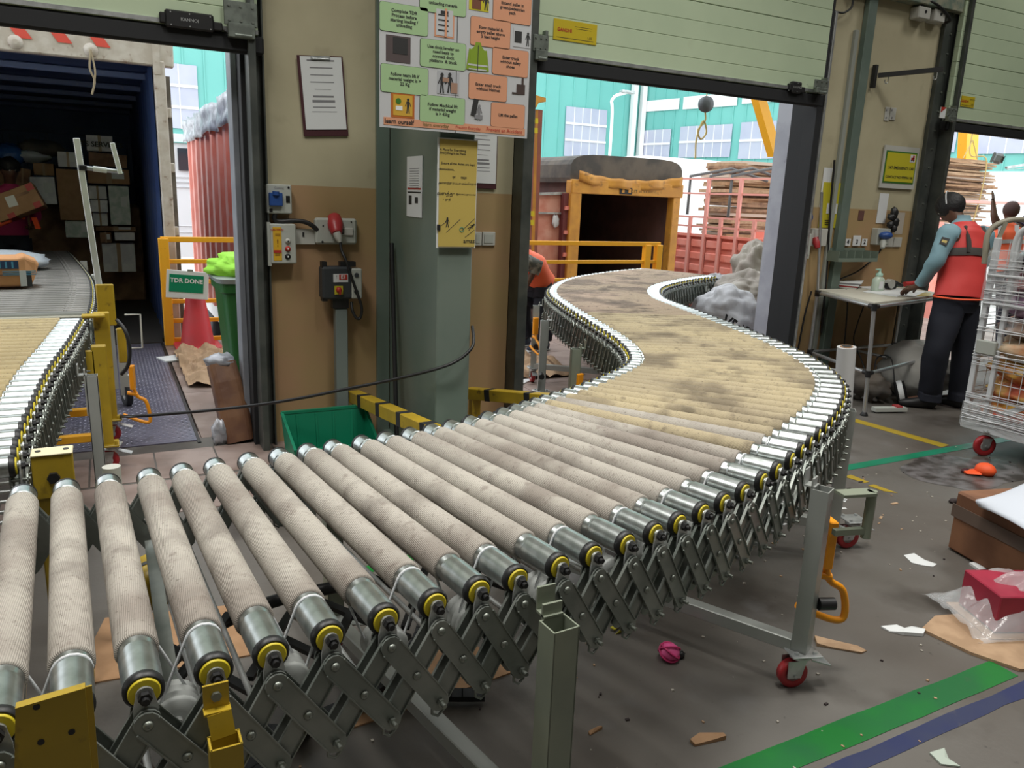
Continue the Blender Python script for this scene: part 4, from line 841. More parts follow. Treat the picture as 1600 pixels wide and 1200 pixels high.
# white box lorry, further white cab, green sign
wl_ = MB(); p = Y(1010, 243, 22); q = Y(1128, 252, 22); wl_.box(((p.x+q.x)/2, 23.2, (p.z-1.15)/2), (q.x-p.x, 2.4, p.z+1.15), bev=.03); o = wl_.build('white_box_lorry', mat('bright white truck body', (.85, .85, .86), .5)); tag(o, 'plain white box lorry standing behind the cage lorry', 'truck')
wl_ = MB(); p = Y(1128, 272, 26); q = Y(1210, 275, 26); wl_.box(((p.x+q.x)/2, 27, (p.z-1.15)/2), (q.x-p.x, 2.4, p.z+1.15), bev=.1); o = wl_.build('white_van', MATS['bright white truck body']); tag(o, 'white van roof beyond the cardboard stack', 'van')
# bundles of flattened cardboard
def bundle(px0, px1, py0, py1, y, label, seed, n):
    random.seed(seed); a = Y(px0, py0, y); b_ = Y(px1, py1, y); w_ = b_.x-a.x; cx = (a.x+b_.x)/2; h = a.z-b_.z
    root = None; t = MB(); cols = [m_card, m_card2, m_cdk, MATS.get('pale card') or mat('pale card', (.5, .4, .32), .8)]
    for k in range(n):
        t.cur = random.choice((0, 0, 1, 1, 2, 3)); bulge = .8+.2*math.sin(PI*k/n)
        t.box((cx+random.uniform(-.09, .09)*w_, y+.45+random.uniform(-.1, .1), b_.z+h*(k+.5)/n), (w_*bulge*random.uniform(.82, 1.0), random.uniform(.7, .95), h/n*random.uniform(.85, 1.4)), rot(random.uniform(-.012, .012), random.uniform(-.014, .014), random.uniform(-.12, .12)))
    root = t.build('cardboard_bundle', cols); tag(root, label, 'cardboard bundle', kind='stuff'); return root, cx, a, b_
bd, cx, a, b_ = bundle(1142, 1212, 250, 400, 13.6, 'tall stack of flattened cardboard on a lorry left of the concrete pillar', 3, 40)
bd, cx, a, b_ = bundle(1462, 1542, 244, 350, 9.9, 'bundle of flattened cardboard tied with rope behind the man at the table', 5, 42)
t = MB(); t.tube(smooth_path([(cx-.05, 9.55, b_.z), (cx-.02, 9.5, (a.z+b_.z)/2), (cx-.06, 9.5, a.z), (cx-.12, 9.8, a.z+.1), (cx-.1, 9.8, a.z+.9)], 6), .012); t.tube([(cx-.1, 9.8, a.z+.35), (cx-.3, 9.8, a.z)], .01); t.tube([(cx-.1, 9.8, a.z+.35), (cx+.15, 9.8, a.z)], .01); t.build('sling_rope', mat('yellow rope', (.5, .38, .15), .8), bd)
t = MB(); p = Y(1142, 400, 13.6); t.box((p.x+.9, 14.1, p.z-.12), (3.6, 1.6, .2)); o = t.build('flatbed_lorry', m_dark); tag(o, 'flatbed lorry deck carrying the tall cardboard stack behind the cage lorry', 'truck')
wheels(o, [(p.x+.3, 14.1), (p.x+1.6, 14.1)])
t = MB(); p = Y(1462, 350, 9.9); q = Y(1545, 350, 9.9); t.box(((p.x+q.x)/2, 10.35, p.z-.1), (q.x-p.x+.3, 1.1, .2)); t.box(((p.x+q.x)/2, 10.35, (p.z-.2-1.15)/2), (q.x-p.x-.6, .9, p.z-.2+1.15)); o = t.build('loading_skid', m_redl); tag(o, 'red skid under the roped cardboard bundle', 'skid')
# yellow hoist frame and hook
t = MB(); quadpx(t, [(1183, 150), (1197, 152), (1222, 240), (1210, 245)], 9.0, .14); hp_ = Y(1222, 240, 9.07); hj = Y(1103, 163, 8)
o = t.build('hoist', m_opaint); tag(o, 'yellow hoist frame with a diagonal brace outside the middle door beside the concrete pillar', 'hoist')
t = MB(); t.box((hp_.x+.08, 9.07, 1.15), (.16, .16, 4.6)); t.build('column', m_opaint, o); t = MB(); t.bar((hp_.x+.08, 9.07, 3.45), (hj.x-.2, 7.95, 3.45), .14, .14); t.build('jib', m_opaint, o)
t = MB(); quadpx(t, [(1512, 200), (1530, 200), (1524, 300), (1506, 300)], 10.6, .2); p = Y(1515, 300, 10.6); t.box((p.x, 10.7, -.3), (.15, .15, 3.4)); o = t.build('hoist_column', m_opaint); tag(o, 'upright yellow hoist column behind the cardboard bundle', 'hoist')
hk = thing('hoist_hook', 'round pulley block and knotted rope hanging in the middle doorway', 'hook', Y(1103, 165, 8)); pp = Y(1103, 163, 8)
t = MB(); t.lathe([(.02, -.05), (.09, -.045), (.10, 0), (.09, .045), (.02, .05)], pp, Y3, n=20); t.build('pulley_block', mat('dark block steel', (.07, .08, .09), .5), hk)
t = MB(); t.tube([pp+Vector((0, 0, .1)), Vector((pp.x, pp.y, 3.4))], .008); t.tube(smooth_path([pp-Z3*.09, pp+Vector((.01, 0, -.2)), pp+Vector((-.09, 0, -.32)), pp+Vector((-.03, 0, -.42)), pp+Vector((.05, 0, -.33)), pp+Vector((-.02, 0, -.2)), pp+Vector((-.1, 0, -.42)), pp+Vector((-.09, 0, -.66))], 6), .011); t.build('rope', MATS['yellow rope'], hk)
# floodlight outside the right door
fr = Y(1560, 248, 6.4); fl_ = thing('floodlight', 'caged grey floodlight on a bracket outside the right dock door', 'floodlight', fr)
t = MB(); Rf = rot(.25, 0, .55); t.box(fr, (.20, .12, .13), Rf, bev=.03)
for k in range(7): t.box(fr+Rf @ Vector((-.08+k*.027, .065, 0)), (.006, .03, .12), Rf)
t.build('housing', mat('grey lamp housing', (.2, .22, .22), .5, .3), fl_); t = MB(); t.box(fr+Rf @ Vector((-.02, -.062, 0)), (.14, .006, .09), Rf); t.build('glass', m_glass, fl_)
t = MB(); p = Y(1572, 262, 6.4); q = Y(1690, 243, 6.4); t.bar(p, q, .03, .03); t.tube(smooth_path([p+Vector((.02, 0, -.02)), (p+q)/2-Z3*.07, q-Z3*.02], 5), .004); t.build('bracket', m_steel, fl_)
t = MB(); t.box((q.x+.05, 6.5, .9), (.12, .2, 2.6)); t.build('mounting_post', m_steel, fl_)
# red lorry stakes seen past the right jamb, and its long rail
rs = thing('stake_lorry', 'red stake lorry side past the right door jamb with a long thin top rail', 'truck', (9.5, 9.8, -1.15)); ys = 9.4
t = MB(); quadpx(t, [(1463, 290), (1470, 290), (1452, 400), (1444, 400)], ys, .08); t.build('stake', m_redl, rs)
for k in range(7): t = MB(); z = 308+k*15; quadpx(t, [(1455-(z-308)*.12, z), (1475-(z-308)*.12, z+1), (1475-(z-308)*.12, z+5), (1455-(z-308)*.12, z+4)], ys-.02, .06); t.build('rung', m_redl, rs)
t = MB(); quadpx(t, [(1440, 345), (1475, 347), (1470, 470), (1420, 470)], ys+.2, .1); t.build('side_panel', m_red, rs)
t = MB(); t.bar(Y(1466, 313, ys+.1), Y(1640, 320, ys+.1), .04, .05); t.build('top_rail', m_redl, rs)
# ================================================================ things on the dock wall
random.seed(21)
m_cab = mat('pale grey enclosure', (.42, .44, .40), .5); m_cab2 = mat('off white switch plate', (.48, .48, .44), .45)
m_dgrey = mat('dark grey cast box', (.035, .04, .045), .5); m_redp = mat('red plug plastic', (.38, .03, .035), .4); m_bluep = mat('blue socket plastic', (.02, .07, .26), .4)
m_sgrn = mat('poster green panel', (.34, .50, .27), .35); m_sor = mat('poster orange panel', (.62, .30, .18), .35); m_post = mat('laminated poster', (.50, .51, .52), .28)
m_syel = mat('yellow notice sheet', (.50, .38, .10), .35); m_acid = mat('bright yellow sign', (.52, .46, .03), .4); m_sgreen2 = mat('sign green', (.04, .16, .02), .5); m_sred = mat('print red', (.42, .03, .02), .5)
m_grey = mat('print grey', (.2, .2, .21), .6); m_maroon = mat('maroon board', (.06, .015, .02), .5)
YF = YW-.001
def bw(mb, a, b_, c, d, y, th, bev=0.):      # box on a wall plane between pixel columns a,b and rows c,d
    p = Y(a, (c+d)/2, y); q = Y(b_, (c+d)/2, y); u = Y((a+b_)/2, c, y); v = Y((a+b_)/2, d, y)
    mb.box(((p.x+q.x)/2, y+th/2, (u.z+v.z)/2), (q.x-p.x, th, u.z-v.z), bev=bev); return (p.x+q.x)/2, (u.z+v.z)/2
def cylw(mb, px, py, y, r, l, n=14): c = Y(px, py, y); mb.cyl(c, c+Vector((0, l, 0)), r, n=n)
# clipboards
def clipboard(name, label, p0, w, h, tilt=0., lean=.0):
    R = rot(lean, tilt, 0); c = Vector(p0); t = MB(); t.box(c, (w, .005, h), R, bev=.002); o = t.build(name, m_maroon); tag(o, label, 'clipboard')
    t = MB(); t.box(c+R @ Vector((.003, -.005, .016)), (w*.9, .003, h*.9), R)
    s = t.build('paper', m_paper, o); t = MB()
    for k, (z, ww, hh) in enumerate(((.12, .5, .006), (.09, .5, .005), (.06, .52, .005), (.03, .36, .003), (.0, .46, .010), (-.02, .5, .014), (-.045, .5, .006), (-.065, .55, .003), (.15, .6, .008))): t.box(c+R @ Vector((.0, -.0068, z*h/.34)), (w*ww, .0006, hh), R)
    t.build('form_print', m_grey, s); t = MB(); t.box(c+R @ Vector((0, -.009, h*.47)), (w*.42, .007, .022), R, bev=.002); t.cyl(c+R @ Vector((-w*.18, -.012, h*.46)), c+R @ Vector((w*.18, -.012, h*.46)), .005, n=8); t.build('clip', m_steel, o); return o
a = Y(505, 151, 4.735); clipboard('clipboard', 'maroon clipboard with a printed form hanging on the cream wall right of the left door', a, .265, .44, tilt=-.075, lean=.02)
a = Y(752, 250, 4.735); clipboard('clipboard', 'clipboard with a grey form half hidden behind the yellow notice', a, .23, .36)
# blue socket box, control box, switch plate, red plug plate
t = MB(); bw(t, 417, 456, 288, 334, 4.68, .07, .006); o = t.build('industrial_socket', m_cab); tag(o, 'pale socket box with a blue hinged lid, uppermost left on the wall', 'socket')
t = MB(); bw(t, 421, 442, 301, 322, 4.655, .03, .004); t.cyl(Y(431, 299, 4.66), Y(431, 305, 4.66), .02); t.build('socket_lid', m_bluep, o)
t = MB(); bw(t, 447, 453, 306, 317, 4.677, .004); bw(t, 448, 452, 308, 313, 4.672, .006); cylw(t, 451, 293, 4.676, .006, .006); bw(t, 421, 426, 326, 331, 4.677, .003); t.build('breaker', m_black, o)
t = MB(); t.text('Cutting', Y(436, 293.5, 4.678), X3, Z3, .018); t.build('lettering', m_grey, o)
t = MB(); t.tube(smooth_path([Y(430, 334, 4.70), Y(429, 342, 4.70), Y(436, 346, 4.70), Y(455, 345, 4.70), Y(472, 346, 4.70), Y(484, 350, 4.70), Y(496, 359, 4.71)], 6), .014, n=10); o = t.build('armoured_cable', m_black); tag(o, 'thick black cable looping from the blue socket box to the red plug plate', 'cable')
t = MB(); bw(t, 422, 463, 350, 412, 4.66, .085, .006); t.box((Y(419, 381, 4.70).x, 4.705, Y(419, 381, 4.7).z), (.02, .08, .25)); cbx = t.build('door_control_box', m_cab); tag(cbx, 'pale grey dock door control box with an orange label and three round buttons', 'control box')
t = MB(); bw(t, 427, 440, 355, 407, 4.657, .004); s = t.build('warning_label', mat('orange label', (.62, .36, .02), .5), cbx)
t = MB(); bw(t, 428, 440, 391, 395, 4.654, .004); t.text('CAUTION', Y(433, 359, 4.656), X3, Z3, .016, bold=.02); t.build('red_strip', m_sred, s)
t = MB(); t.text('!', Y(434, 380, 4.656), X3, Z3, .06); 
for k in range(6): bw(t, 430, 438, 365+k*1.6+(26 if k > 2 else 0), 365.6+k*1.6+(26 if k > 2 else 0), 4.656, .001)
t.build('lettering', mat('brown print', (.2, .08, .01), .6), s)
for k, (py, mm) in enumerate(((377, m_cab2), (389, m_sred), (401, m_black))):
    t = MB(); c = Y(450, py, 4.655); t.lathe([(.0, -.006), (.011, -.006), (.012, 0), (.016, .001), (.017, .006)], c, Y3, n=20); t.m(1).cyl(c+Vector((0, -.0065, 0)), c+Vector((0, -.0075, 0)), .005, n=12); t.build('button', [mm, m_ink if k == 0 else m_paper], cbx)
t = MB(); bw(t, 462, 493, 358, 382, 4.725, .024, .003); o = t.build('switch_plate', m_cab2); tag(o, 'small off-white switch plate between the control box and red plug plate', 'switch')
t = MB(); bw(t, 472.5, 475.5, 363, 370, 4.722, .004); t.build('keyhole', m_ink, o)
t = MB(); bw(t, 493, 558, 341, 382, 4.70, .05, .012); rp = t.build('plug_socket', m_cab); tag(rp, 'off-white industrial socket plate with a big red plug pushed into it', 'socket')
t = MB(); bw(t, 531, 552, 356, 368, 4.688, .014, .003); t.build('breaker', m_cab2, rp); t = MB(); bw(t, 533, 537, 357, 366, 4.685, .006); cylw(t, 505, 353, 4.698, .005, .005); cylw(t, 549, 347, 4.698, .005, .005); cylw(t, 504, 378, 4.698, .007, .005); t.build('screws', m_black, rp)
t = MB(); c = Y(523, 356, 4.68); dpl = Vector((-.10, -.75, -.65)).normalized(); t.lathe([(.040, -.06), (.046, -.02), (.046, .02), (.040, .03), (.036, .06), (.026, .075)], Y(524, 351, 4.69), dpl, n=24); pg = t.build('red_plug', m_redp, rp)
q = Y(524, 351, 4.69)+dpl*.07; t = MB(); t.lathe([(.024, 0), (.022, .03), (.014, .05), (.010, .06)], q, (.25, -.35, -.9), n=18); t.build('cable_gland', m_cab2, pg)
t = MB(); q2 = q+Vector((.25, -.35, -.9)).normalized()*.06; t.tube(smooth_path([q2, Y(534, 392, 4.60), Y(541, 408, 4.57), Y(548, 430, 4.56), Y(557, 455, 4.56), Y(565, 480, 4.56), Y(563, 496, 4.57), Y(557, 497, 4.57), Y(551, 486, 4.58), Y(549, 472, 4.6)], 8), .009, n=8); o = t.build('plug_cable', m_black); tag(o, 'black flexible cable drooping from the red plug past the dark control box', 'cable')
# E1 isolator stand
es = thing('isolator_stand', 'dark grey isolator box marked E1 with a red rotary switch on a grey post', 'control box', (1.245, 4.66, 0))
t = MB(); bw(t, 504, 551, 417, 468, 4.60, .10, .012); t.build('isolator_box', m_dgrey, es)
t = MB(); bw(t, 550, 566, 420, 467, 4.595, .10, .006); q = t.build('side_cover', m_cab, es)
t = MB(); cylw(t, 557.5, 430, 4.59, .014, .006); cylw(t, 557, 456, 4.59, .014, .006); t.build('knockout', m_dgrey, q)
t = MB(); bw(t, 521, 544, 428, 441, 4.597, .003); lb = t.build('label', m_paper, es); t = MB(); bw(t, 530, 543, 429, 437, 4.595, .002); t.build('red_field', m_sred, lb); t = MB(); t.text('E1', Y(536.5, 433, 4.594), X3, Z3, .032, bold=.02); t.build('lettering', m_paper, lb); t = MB(); t.text('!', Y(526, 433, 4.596), X3, Z3, .03); t.build('mark', m_ink, lb)
t = MB(); bw(t, 523, 536, 447, 460, 4.592, .008); sw = t.build('switch_plate', m_acid, es); t = MB(); c = Y(529.5, 453, 4.59); t.lathe([(.0, -.022), (.014, -.02), (.018, 0)], c, Y3, n=16); t.box(c+Vector((0, -.024, -.008)), (.008, .02, .034)); t.build('rotary_knob', m_sred, sw)
for (a, b_, c, d) in ((503, 511, 409, 418), (532, 556, 409, 417), (504, 512, 464, 471), (520, 545, 466, 482)): t = MB(); bw(t, a, b_, c, d, 4.62, .05); t.build('mounting_lug', m_black, es)
t = MB(); t.box((1.255, 4.655, .42), (.075, .06, .86), bev=.005); t.box((1.255, 4.655, .008), (.14, .12, .012)); t.build('post', mat('grey stand post', (.20, .24, .23), .45, .2), es)
# dado stain strip conduit next to stand
# column: poster, notice, paper
po = thing('safety_poster', 'large laminated dos and don\'ts poster with green and orange panels hung on the green column', 'poster', (1.65, 3.84, 1.86))
PY_ = 3.85
def pq(mb, pts, y=PY_-.004, th=.002): 
    P_ = [Y(a, b_, y) for a, b_ in pts]; mb.add(P_+[p+Vector((0, th, 0)) for p in P_], [(0, 1, 2, 3), (7, 6, 5, 4)]+[(i, i+4, (i+1) % 4+4, (i+1) % 4) for i in range(4)])
xl_, xr_ = 1.245, 2.07; zb_ = lambda x: 1.855
t = MB(); t.box(((xl_+xr_)/2, PY_, (1.862+2.75)/2), (xr_-xl_, .006, 2.75-1.862)); t.build('sheet', m_post, po)
def up(px, py): p = Y(px, py, PY_); return p.x, p.z
def panel(px, py, w_, h_, m, txt, fs=.021, name='text_panel'):
    x, z = up(px, py); t = MB(); r = .012; pts = []
    for cx, cz, a0 in ((w_/2-r, h_/2-r, 0), (-w_/2+r, h_/2-r, PI/2), (-w_/2+r, -h_/2+r, PI), (w_/2-r, -h_/2+r, 1.5*PI)):
        for k in range(5): a = a0+PI/2*k/4; pts.append((cx+r*math.cos(a), cz+r*math.sin(a)))
    t.prism([(u*1.015, v*1.02) for u, v in pts], (x, PY_-.0035, z), X3, Z3, -Y3, .0008); t.m(1).prism(pts, (x, PY_-.0045, z), X3, Z3, -Y3, .0012); o = t.build(name, [m_ink, m], po)
    t = MB(); t.text(txt, (x, PY_-.0062, z), X3, Z3, fs, bold=.025, depth=.0004); t.build('lettering', m_ink, o)
# panel rows measured on the poster itself (metres)
PW, PH = .245, .128
panel(631, 30, PW, PH, m_sgrn, 'Complete TDR\nProcess before\nstarting loading /\nunloading'); panel(632, 125, PW, PH, m_sgrn, 'Follow team lift if\nmaterial weight is >\n22 Kg')
panel(692, 0, PW, PH, m_sgrn, '\n\nunloading materia'); panel(692, 86, PW, PH, m_sgrn, 'Use dock leveler on\nneed basis to\nconnect dock\nplatform  & truck'); panel(691, 172, PW, PH, m_sgrn, 'Follow Mechical lift\nif material weight\nis > 45kg')
panel(766, 52, .225, .135, m_sor, 'Stow material &\nempty pallet above\n5 feet height'); panel(762, 137, .22, .125, m_sor, 'Enter small truck\nwithout Helmet'); panel(800, 14, .22, .135, m_sor, 'Extend pallet in\ngreen/pedestrian\npath'); panel(797, 98, .21, .13, m_sor, 'Enter truck\nwithout safety\nshoes'); panel(793, 181, .20, .12, m_sor, 'Lift the pallet')
# pictograms
def pic(name, fn, mats): t = MB(); fn(t); t.build(name, mats, po)
def rc(t, px, py, w_, h_, off=.004, mi=0): x, z = up(px, py); t.m(mi).box((x, PY_-off, z), (w_, .0015, h_))
def man(t, px, py, h, mi=0, off=.0055, arm=0.):
    x, z = up(px, py); s = h; t.m(mi); t.cyl((x, PY_-off, z+s*.40), (x, PY_-off-.001, z+s*.40), s*.09, n=12); t.bar((x, PY_-off, z+s*.3), (x+.0, PY_-off, z-.02*s), .001, s*.17, up=(1, 0, 0)) if False else t.box((x, PY_-off, z+.13*s), (s*.17, .0012, s*.34))
    for sg in (-1, 1): t.box((x+sg*s*.06, PY_-off, z-.25*s), (s*.07, .0012, s*.44), rot(y=sg*-.12)); t.box((x+sg*s*.14, PY_-off, z+.12*s), (s*.05, .0012, s*.32), rot(y=-sg*(.35+arm)))
pic('clipboard_picture', lambda t: (rc(t, 694, 36, .105, .135, .004, 0), rc(t, 694, 36, .09, .12, .005, 1), [rc(t, 692, 24+k*8, .055, .006, .006, 2) for k in range(4)], t.m(0).box((up(696, 36)[0], PY_-.007, up(696, 36)[1]), (.012, .001, .13), rot(y=.0)), rc(t, 694, 20, .04, .015, .006, 2)), [m_sor, m_post, m_ink])
pic('door_photo', lambda t: (rc(t, 622, 77, .125, .12, .004, 0), rc(t, 625, 72, .075, .075, .005, 1)), [mat('photo dark grey', (.09, .07, .07), .4), m_ink])
pic('team_lift_picture', lambda t: (rc(t, 700, 130, .12, .11, .0038, 0), man(t, 690, 130, .10, 1), man(t, 702, 130, .10, 1), rc(t, 696, 125, .035, .02, .006, 2), rc(t, 709, 138, .035, .05, .0055, 2)), [mat('photo grey', (.4, .41, .43), .4), m_ink, mat('photo box brown', (.33, .2, .14), .5)])
pic('machine_lift_picture', lambda t: (rc(t, 629, 165, .122, .118, .004, 0), rc(t, 629, 165, .10, .097, .005, 1), man(t, 637, 166, .075, 2), rc(t, 623, 169, .035, .02, .006, 3), t.m(4).cyl((up(622, 158)[0], PY_-.006, up(622, 158)[1]), (up(622, 158)[0], PY_-.007, up(622, 158)[1]), .014)), [mat('picture rust', (.42, .12, .02), .5), mat('picture amber', (.55, .33, .04), .5), m_ink, m_paper, m_sgreen2])
def jacket(t):
    x, z = up(746, 91); y_ = PY_-.005
    t.m(0).prism([(-.042, -.06), (.042, -.06), (.045, .03), (.02, .055), (.014, .075), (-.014, .075), (-.02, .055), (-.045, .03)], (x, y_, z), X3, Z3, -Y3, .0015)
    for sg in (-1, 1): t.box((x+sg*.047, y_, z-.01), (.02, .0015, .10), rot(y=-sg*.15))
    t.m(1).box((x, y_-.001, z-.035), (.11, .0015, .008)); t.box((x, y_-.001, z-.055), (.10, .0015, .006)); t.m(2).box((x, y_-.0015, z), (.003, .0015, .12))
pic('safety_jacket_picture', jacket, [mat('jacket green', (.20, .30, .02), .5), m_post, m_ink])
pic('stacking_picture', lambda t: (rc(t, 748, 2, .11, .09, .004, 0), rc(t, 744, 6, .05, .05, .005, 1), rc(t, 750, -4, .045, .03, .005, 1), man(t, 759, 4, .08, 2)), [m_acid, mat('picture brown', (.16, .06, .03), .5), m_ink])
pic('crate_lifting_picture', lambda t: (rc(t, 815, 60, .10, .09, .004, 0), rc(t, 809, 58, .042, .055, .005, 1), man(t, 824, 62, .07, 1)), [m_post, m_ink])
pic('pallet_truck_picture', lambda t: (rc(t, 813, 140, .05, .05, .0045, 0), rc(t, 806, 146, .05, .008, .005, 0), rc(t, 816, 128, .012, .04, .005, 0)), [mat('picture dark', (.06, .04, .035), .5)])
pic('pallet_carry_picture', lambda t: (t.m(0).box((up(741, 168)[0], PY_-.005, up(741, 168)[1]), (.028, .0015, .085), rot(y=.2)), man(t, 748, 176, .08, 1), rc(t, 747, 183, .045, .02, .0055, 1)), [m_ink, m_grey])
t = MB(); t.box((1.648, PY_-.004, 2.28), (.003, .0012, .85)); t.build('divider', m_ink, po)
t = MB(); t.box((1.66, PY_-.0042, 1.893), (.79, .0015, .036)); bn = t.build('slogan_band', m_sor, po); t = MB(); t.text('learn ourself', (1.345, PY_-.006, 1.893), X3, Z3, .030, bold=.02); t.build('lettering', m_ink, bn)
t = MB(); t.text('learn everyday', (1.54, PY_-.006, 1.891), X3, Z3, .024); t.build('lettering', mat('print olive', (.1, .12, .02), .5), bn); t = MB(); t.text('Practice Everyday', (1.72, PY_-.006, 1.891), X3, Z3, .020); t.text('Prevent an Accident', (1.93, PY_-.006, 1.892), X3, Z3, .026); t.build('lettering', m_sred, bn)
# wrinkled laminate highlights come from a bumped gloss sheet
yn = thing('yellow_notice', 'tall yellow notice with a white edge on the front of the green column', 'notice', (1.69, 3.9, 1.28)); xn, zn = 1.687, 1.555
t = MB(); t.box((xn, 3.897, zn), (.228, .006, .565)); t.build('backing_board', m_paper, yn)
t = MB(); t.box((xn+.002, 3.892, zn), (.214, .004, .552)); fs = t.build('notice_sheet', m_syel, yn)
t = MB(); yy = 3.8895
for (s_, z, sz, x_) in (('A Place for Everything\nEverything in its Place', .215, .0165, -.03), ('Ensure all the Aisles are kept', .155, .0165, .0), ('obstructions,', .125, .0165, -.065), ('एवं       रास्ता', .085, .016, .01), ('அனைத்தும் படை எப்போதும்', .055, .014, .0), ('வைத்து', .0, .024, -.065), ('இணைப்பதும் யாம்', .0, .011, .05), ('உறுதி', -.03, .013, -.06)): t.text(s_, (xn+x_, yy, zn+z), X3, Z3, sz, bold=.015, depth=.0004)
t.build('lettering', m_ink, fs)
t = MB(); t.text('amaz', (xn+.075, yy, zn-.245), X3, Z3, .034, bold=.01); t.build('logo', m_ink, fs)
t = MB()
for (a, b_) in (((-.06, -.20), (.02, -.13)), ((-.09, -.165), (-.06, -.145)), ((.03, -.19), (.105, -.125)), ((.05, -.225), (.105, -.185))): t.bar((xn+a[0], yy, zn+a[1]), (xn+b_[0], yy, zn+b_[1]), .001, .0025, up=(0, 1, 0)) if False else t.tube([(xn+a[0], yy, zn+a[1]), (xn+b_[0], yy, zn+b_[1])], .0013, n=6)
t.build('aisle_lines', m_ink, fs)
def fig(t, x, z, s, a=0.): 
    R = rot(y=a); c = Vector((x, yy, z)); t.cyl(c+R @ Vector((0, 0, s*.42)), c+R @ Vector((0, -.001, s*.42)), s*.1, n=12); t.box(c+R @ Vector((0, 0, s*.15)), (s*.16, .001, s*.36), R)
    for sg in (-1, 1): t.box(c+R @ Vector((sg*s*.08, 0, -s*.22)), (s*.07, .001, s*.45), R @ rot(y=-sg*.2)); t.box(c+R @ Vector((sg*s*.14, 0, s*.16)), (s*.05, .001, s*.3), R @ rot(y=-sg*.5))
t = MB(); fig(t, xn-.055, zn-.15, .055); fig(t, xn+.085, zn-.17, .05, .9); t.build('walking_figures', m_ink, fs)
t = MB(); 
for k in range(10): a = k*.628; t.tube([(xn+.03+.012*math.cos(a), yy, zn-.185+.012*math.sin(a)), (xn+.03+.012*math.cos(a+.63), yy, zn-.185+.012*math.sin(a+.63))], .0022, n=6)
t.build('green_ring', mat('print teal', (.04, .2, .12), .5), fs)
t = MB(); t.box((xn-.105, 3.887, zn-.175), (.018, .006, .03)); t.build('magnet', m_black, yn)
# small paper on the left face of the column
pp_ = thing('inspection_sheet', 'narrow white inspection sheet taped to the left side of the green column', 'paper', (1.59, 4.27, 1.35))
def LF(px, py): d = ray(px, py); return CAM+d*(1.588/d.x)
a, b_, c, d = LF(636, 245), LF(660, 243), LF(661, 337), LF(638, 338); ym, zm = (a.y+b_.y)/2, (a.z+d.z)/2; wy, hz = abs(a.y-b_.y), abs(a.z-d.z)
t = MB(); t.box((1.589, ym, zm), (.003, wy, hz)); sh = t.build('sheet', m_paper, pp_)
t = MB(); 
for k in range(9): t.box((1.5868, ym, zm+hz*(.3-.04*k)), (.0008, wy*.6, .003))
t.m(1).box((1.5868, ym, zm-hz*.03), (.0008, wy*.85, .010)); t.m(2).box((1.5868, ym, zm-hz*.09), (.0008, wy*.85, .008)); t.box((1.5868, ym+wy*.25, zm-hz*.22), (.0008, wy*.2, hz*.15)); t.box((1.5868, ym-wy*.15, zm-hz*.22), (.0008, wy*.2, hz*.10)); t.build('print', [m_grey, m_sred, m_ink], sh)
# switches right of the column
for k, (a, b_, lb) in enumerate(((741, 753, 'left'), (754, 774, 'right'))):
    t = MB(); bw(t, a, b_, 362.5, 384, 4.735, .014, .003); o = t.build('light_switch', m_cab2); tag(o, 'off-white light switch right of the yellow notice, %s one of the two' % lb, 'switch'); t = MB(); bw(t, a+3, b_-3, 366, 380, 4.731, .005, .001); t.build('rocker', m_cab, o)
# black pole leaning in the recess, black cable across
t = MB(); t.cyl(Y(612, 380, 4.60), Vector((1.50, 4.30, .0)), .014, n=10); o = t.build('leaning_pole', m_black); tag(o, 'thin black pole leaning in the corner between the wall and the green column', 'pole')
cbp = [F(175, 650, .03), Y(200, 651, 4.9), Y(260, 647, 4.75), Y(330, 641, 4.6), Y(400, 633, 4.45), Y(470, 622, 4.3), Y(540, 608, 4.15), Y(610, 594, 4.0), Y(680, 577, 3.86), Y(715, 563, 3.84), Y(736, 545, 3.84), Y(740, 530, 3.88), Y(738, 510, 3.95)]
t = MB(); t.tube(smooth_path(cbp, 10), .009, n=8); o = t.build('hanging_cable', m_black); tag(o, 'long black cable swagged from the green column across to the left conveyor', 'cable')
# black and yellow wheel stop bars on posts
def barrier(p, q, label, zpost, n):
    p = Vector(p); q = Vector(q); t = MB(); t.bar(p, q, .075, .075, bev=.004); b_ = t.build('stop_bar', m_ypaint); tag(b_, label, 'barrier'); d = q-p
    for k in range(n): s = (k+.55)/n; t = MB(); t.bar(p+d*s, p+d*(s+.045), .077, .077); t.build('black_band', m_rub, b_)
    for r in zpost: t = MB(); c = p+d*r; t.box((c.x, c.y, c.z/2), (.06, .06, c.z)); t.build('post', m_ypaint, b_)
barrier(Y(553, 619, 4.66)+Vector((0, 0, .0)), Vector((1.38, 3.35, .41)), 'yellow and black barrier bar running out from beside the dark isolator stand', (.06, .95), 4)
barrier(Y(732, 614, 4.62), Vector((2.42, 3.55, .42)), 'yellow and black barrier bar between the column and the middle doorway', (.06, .95), 3)
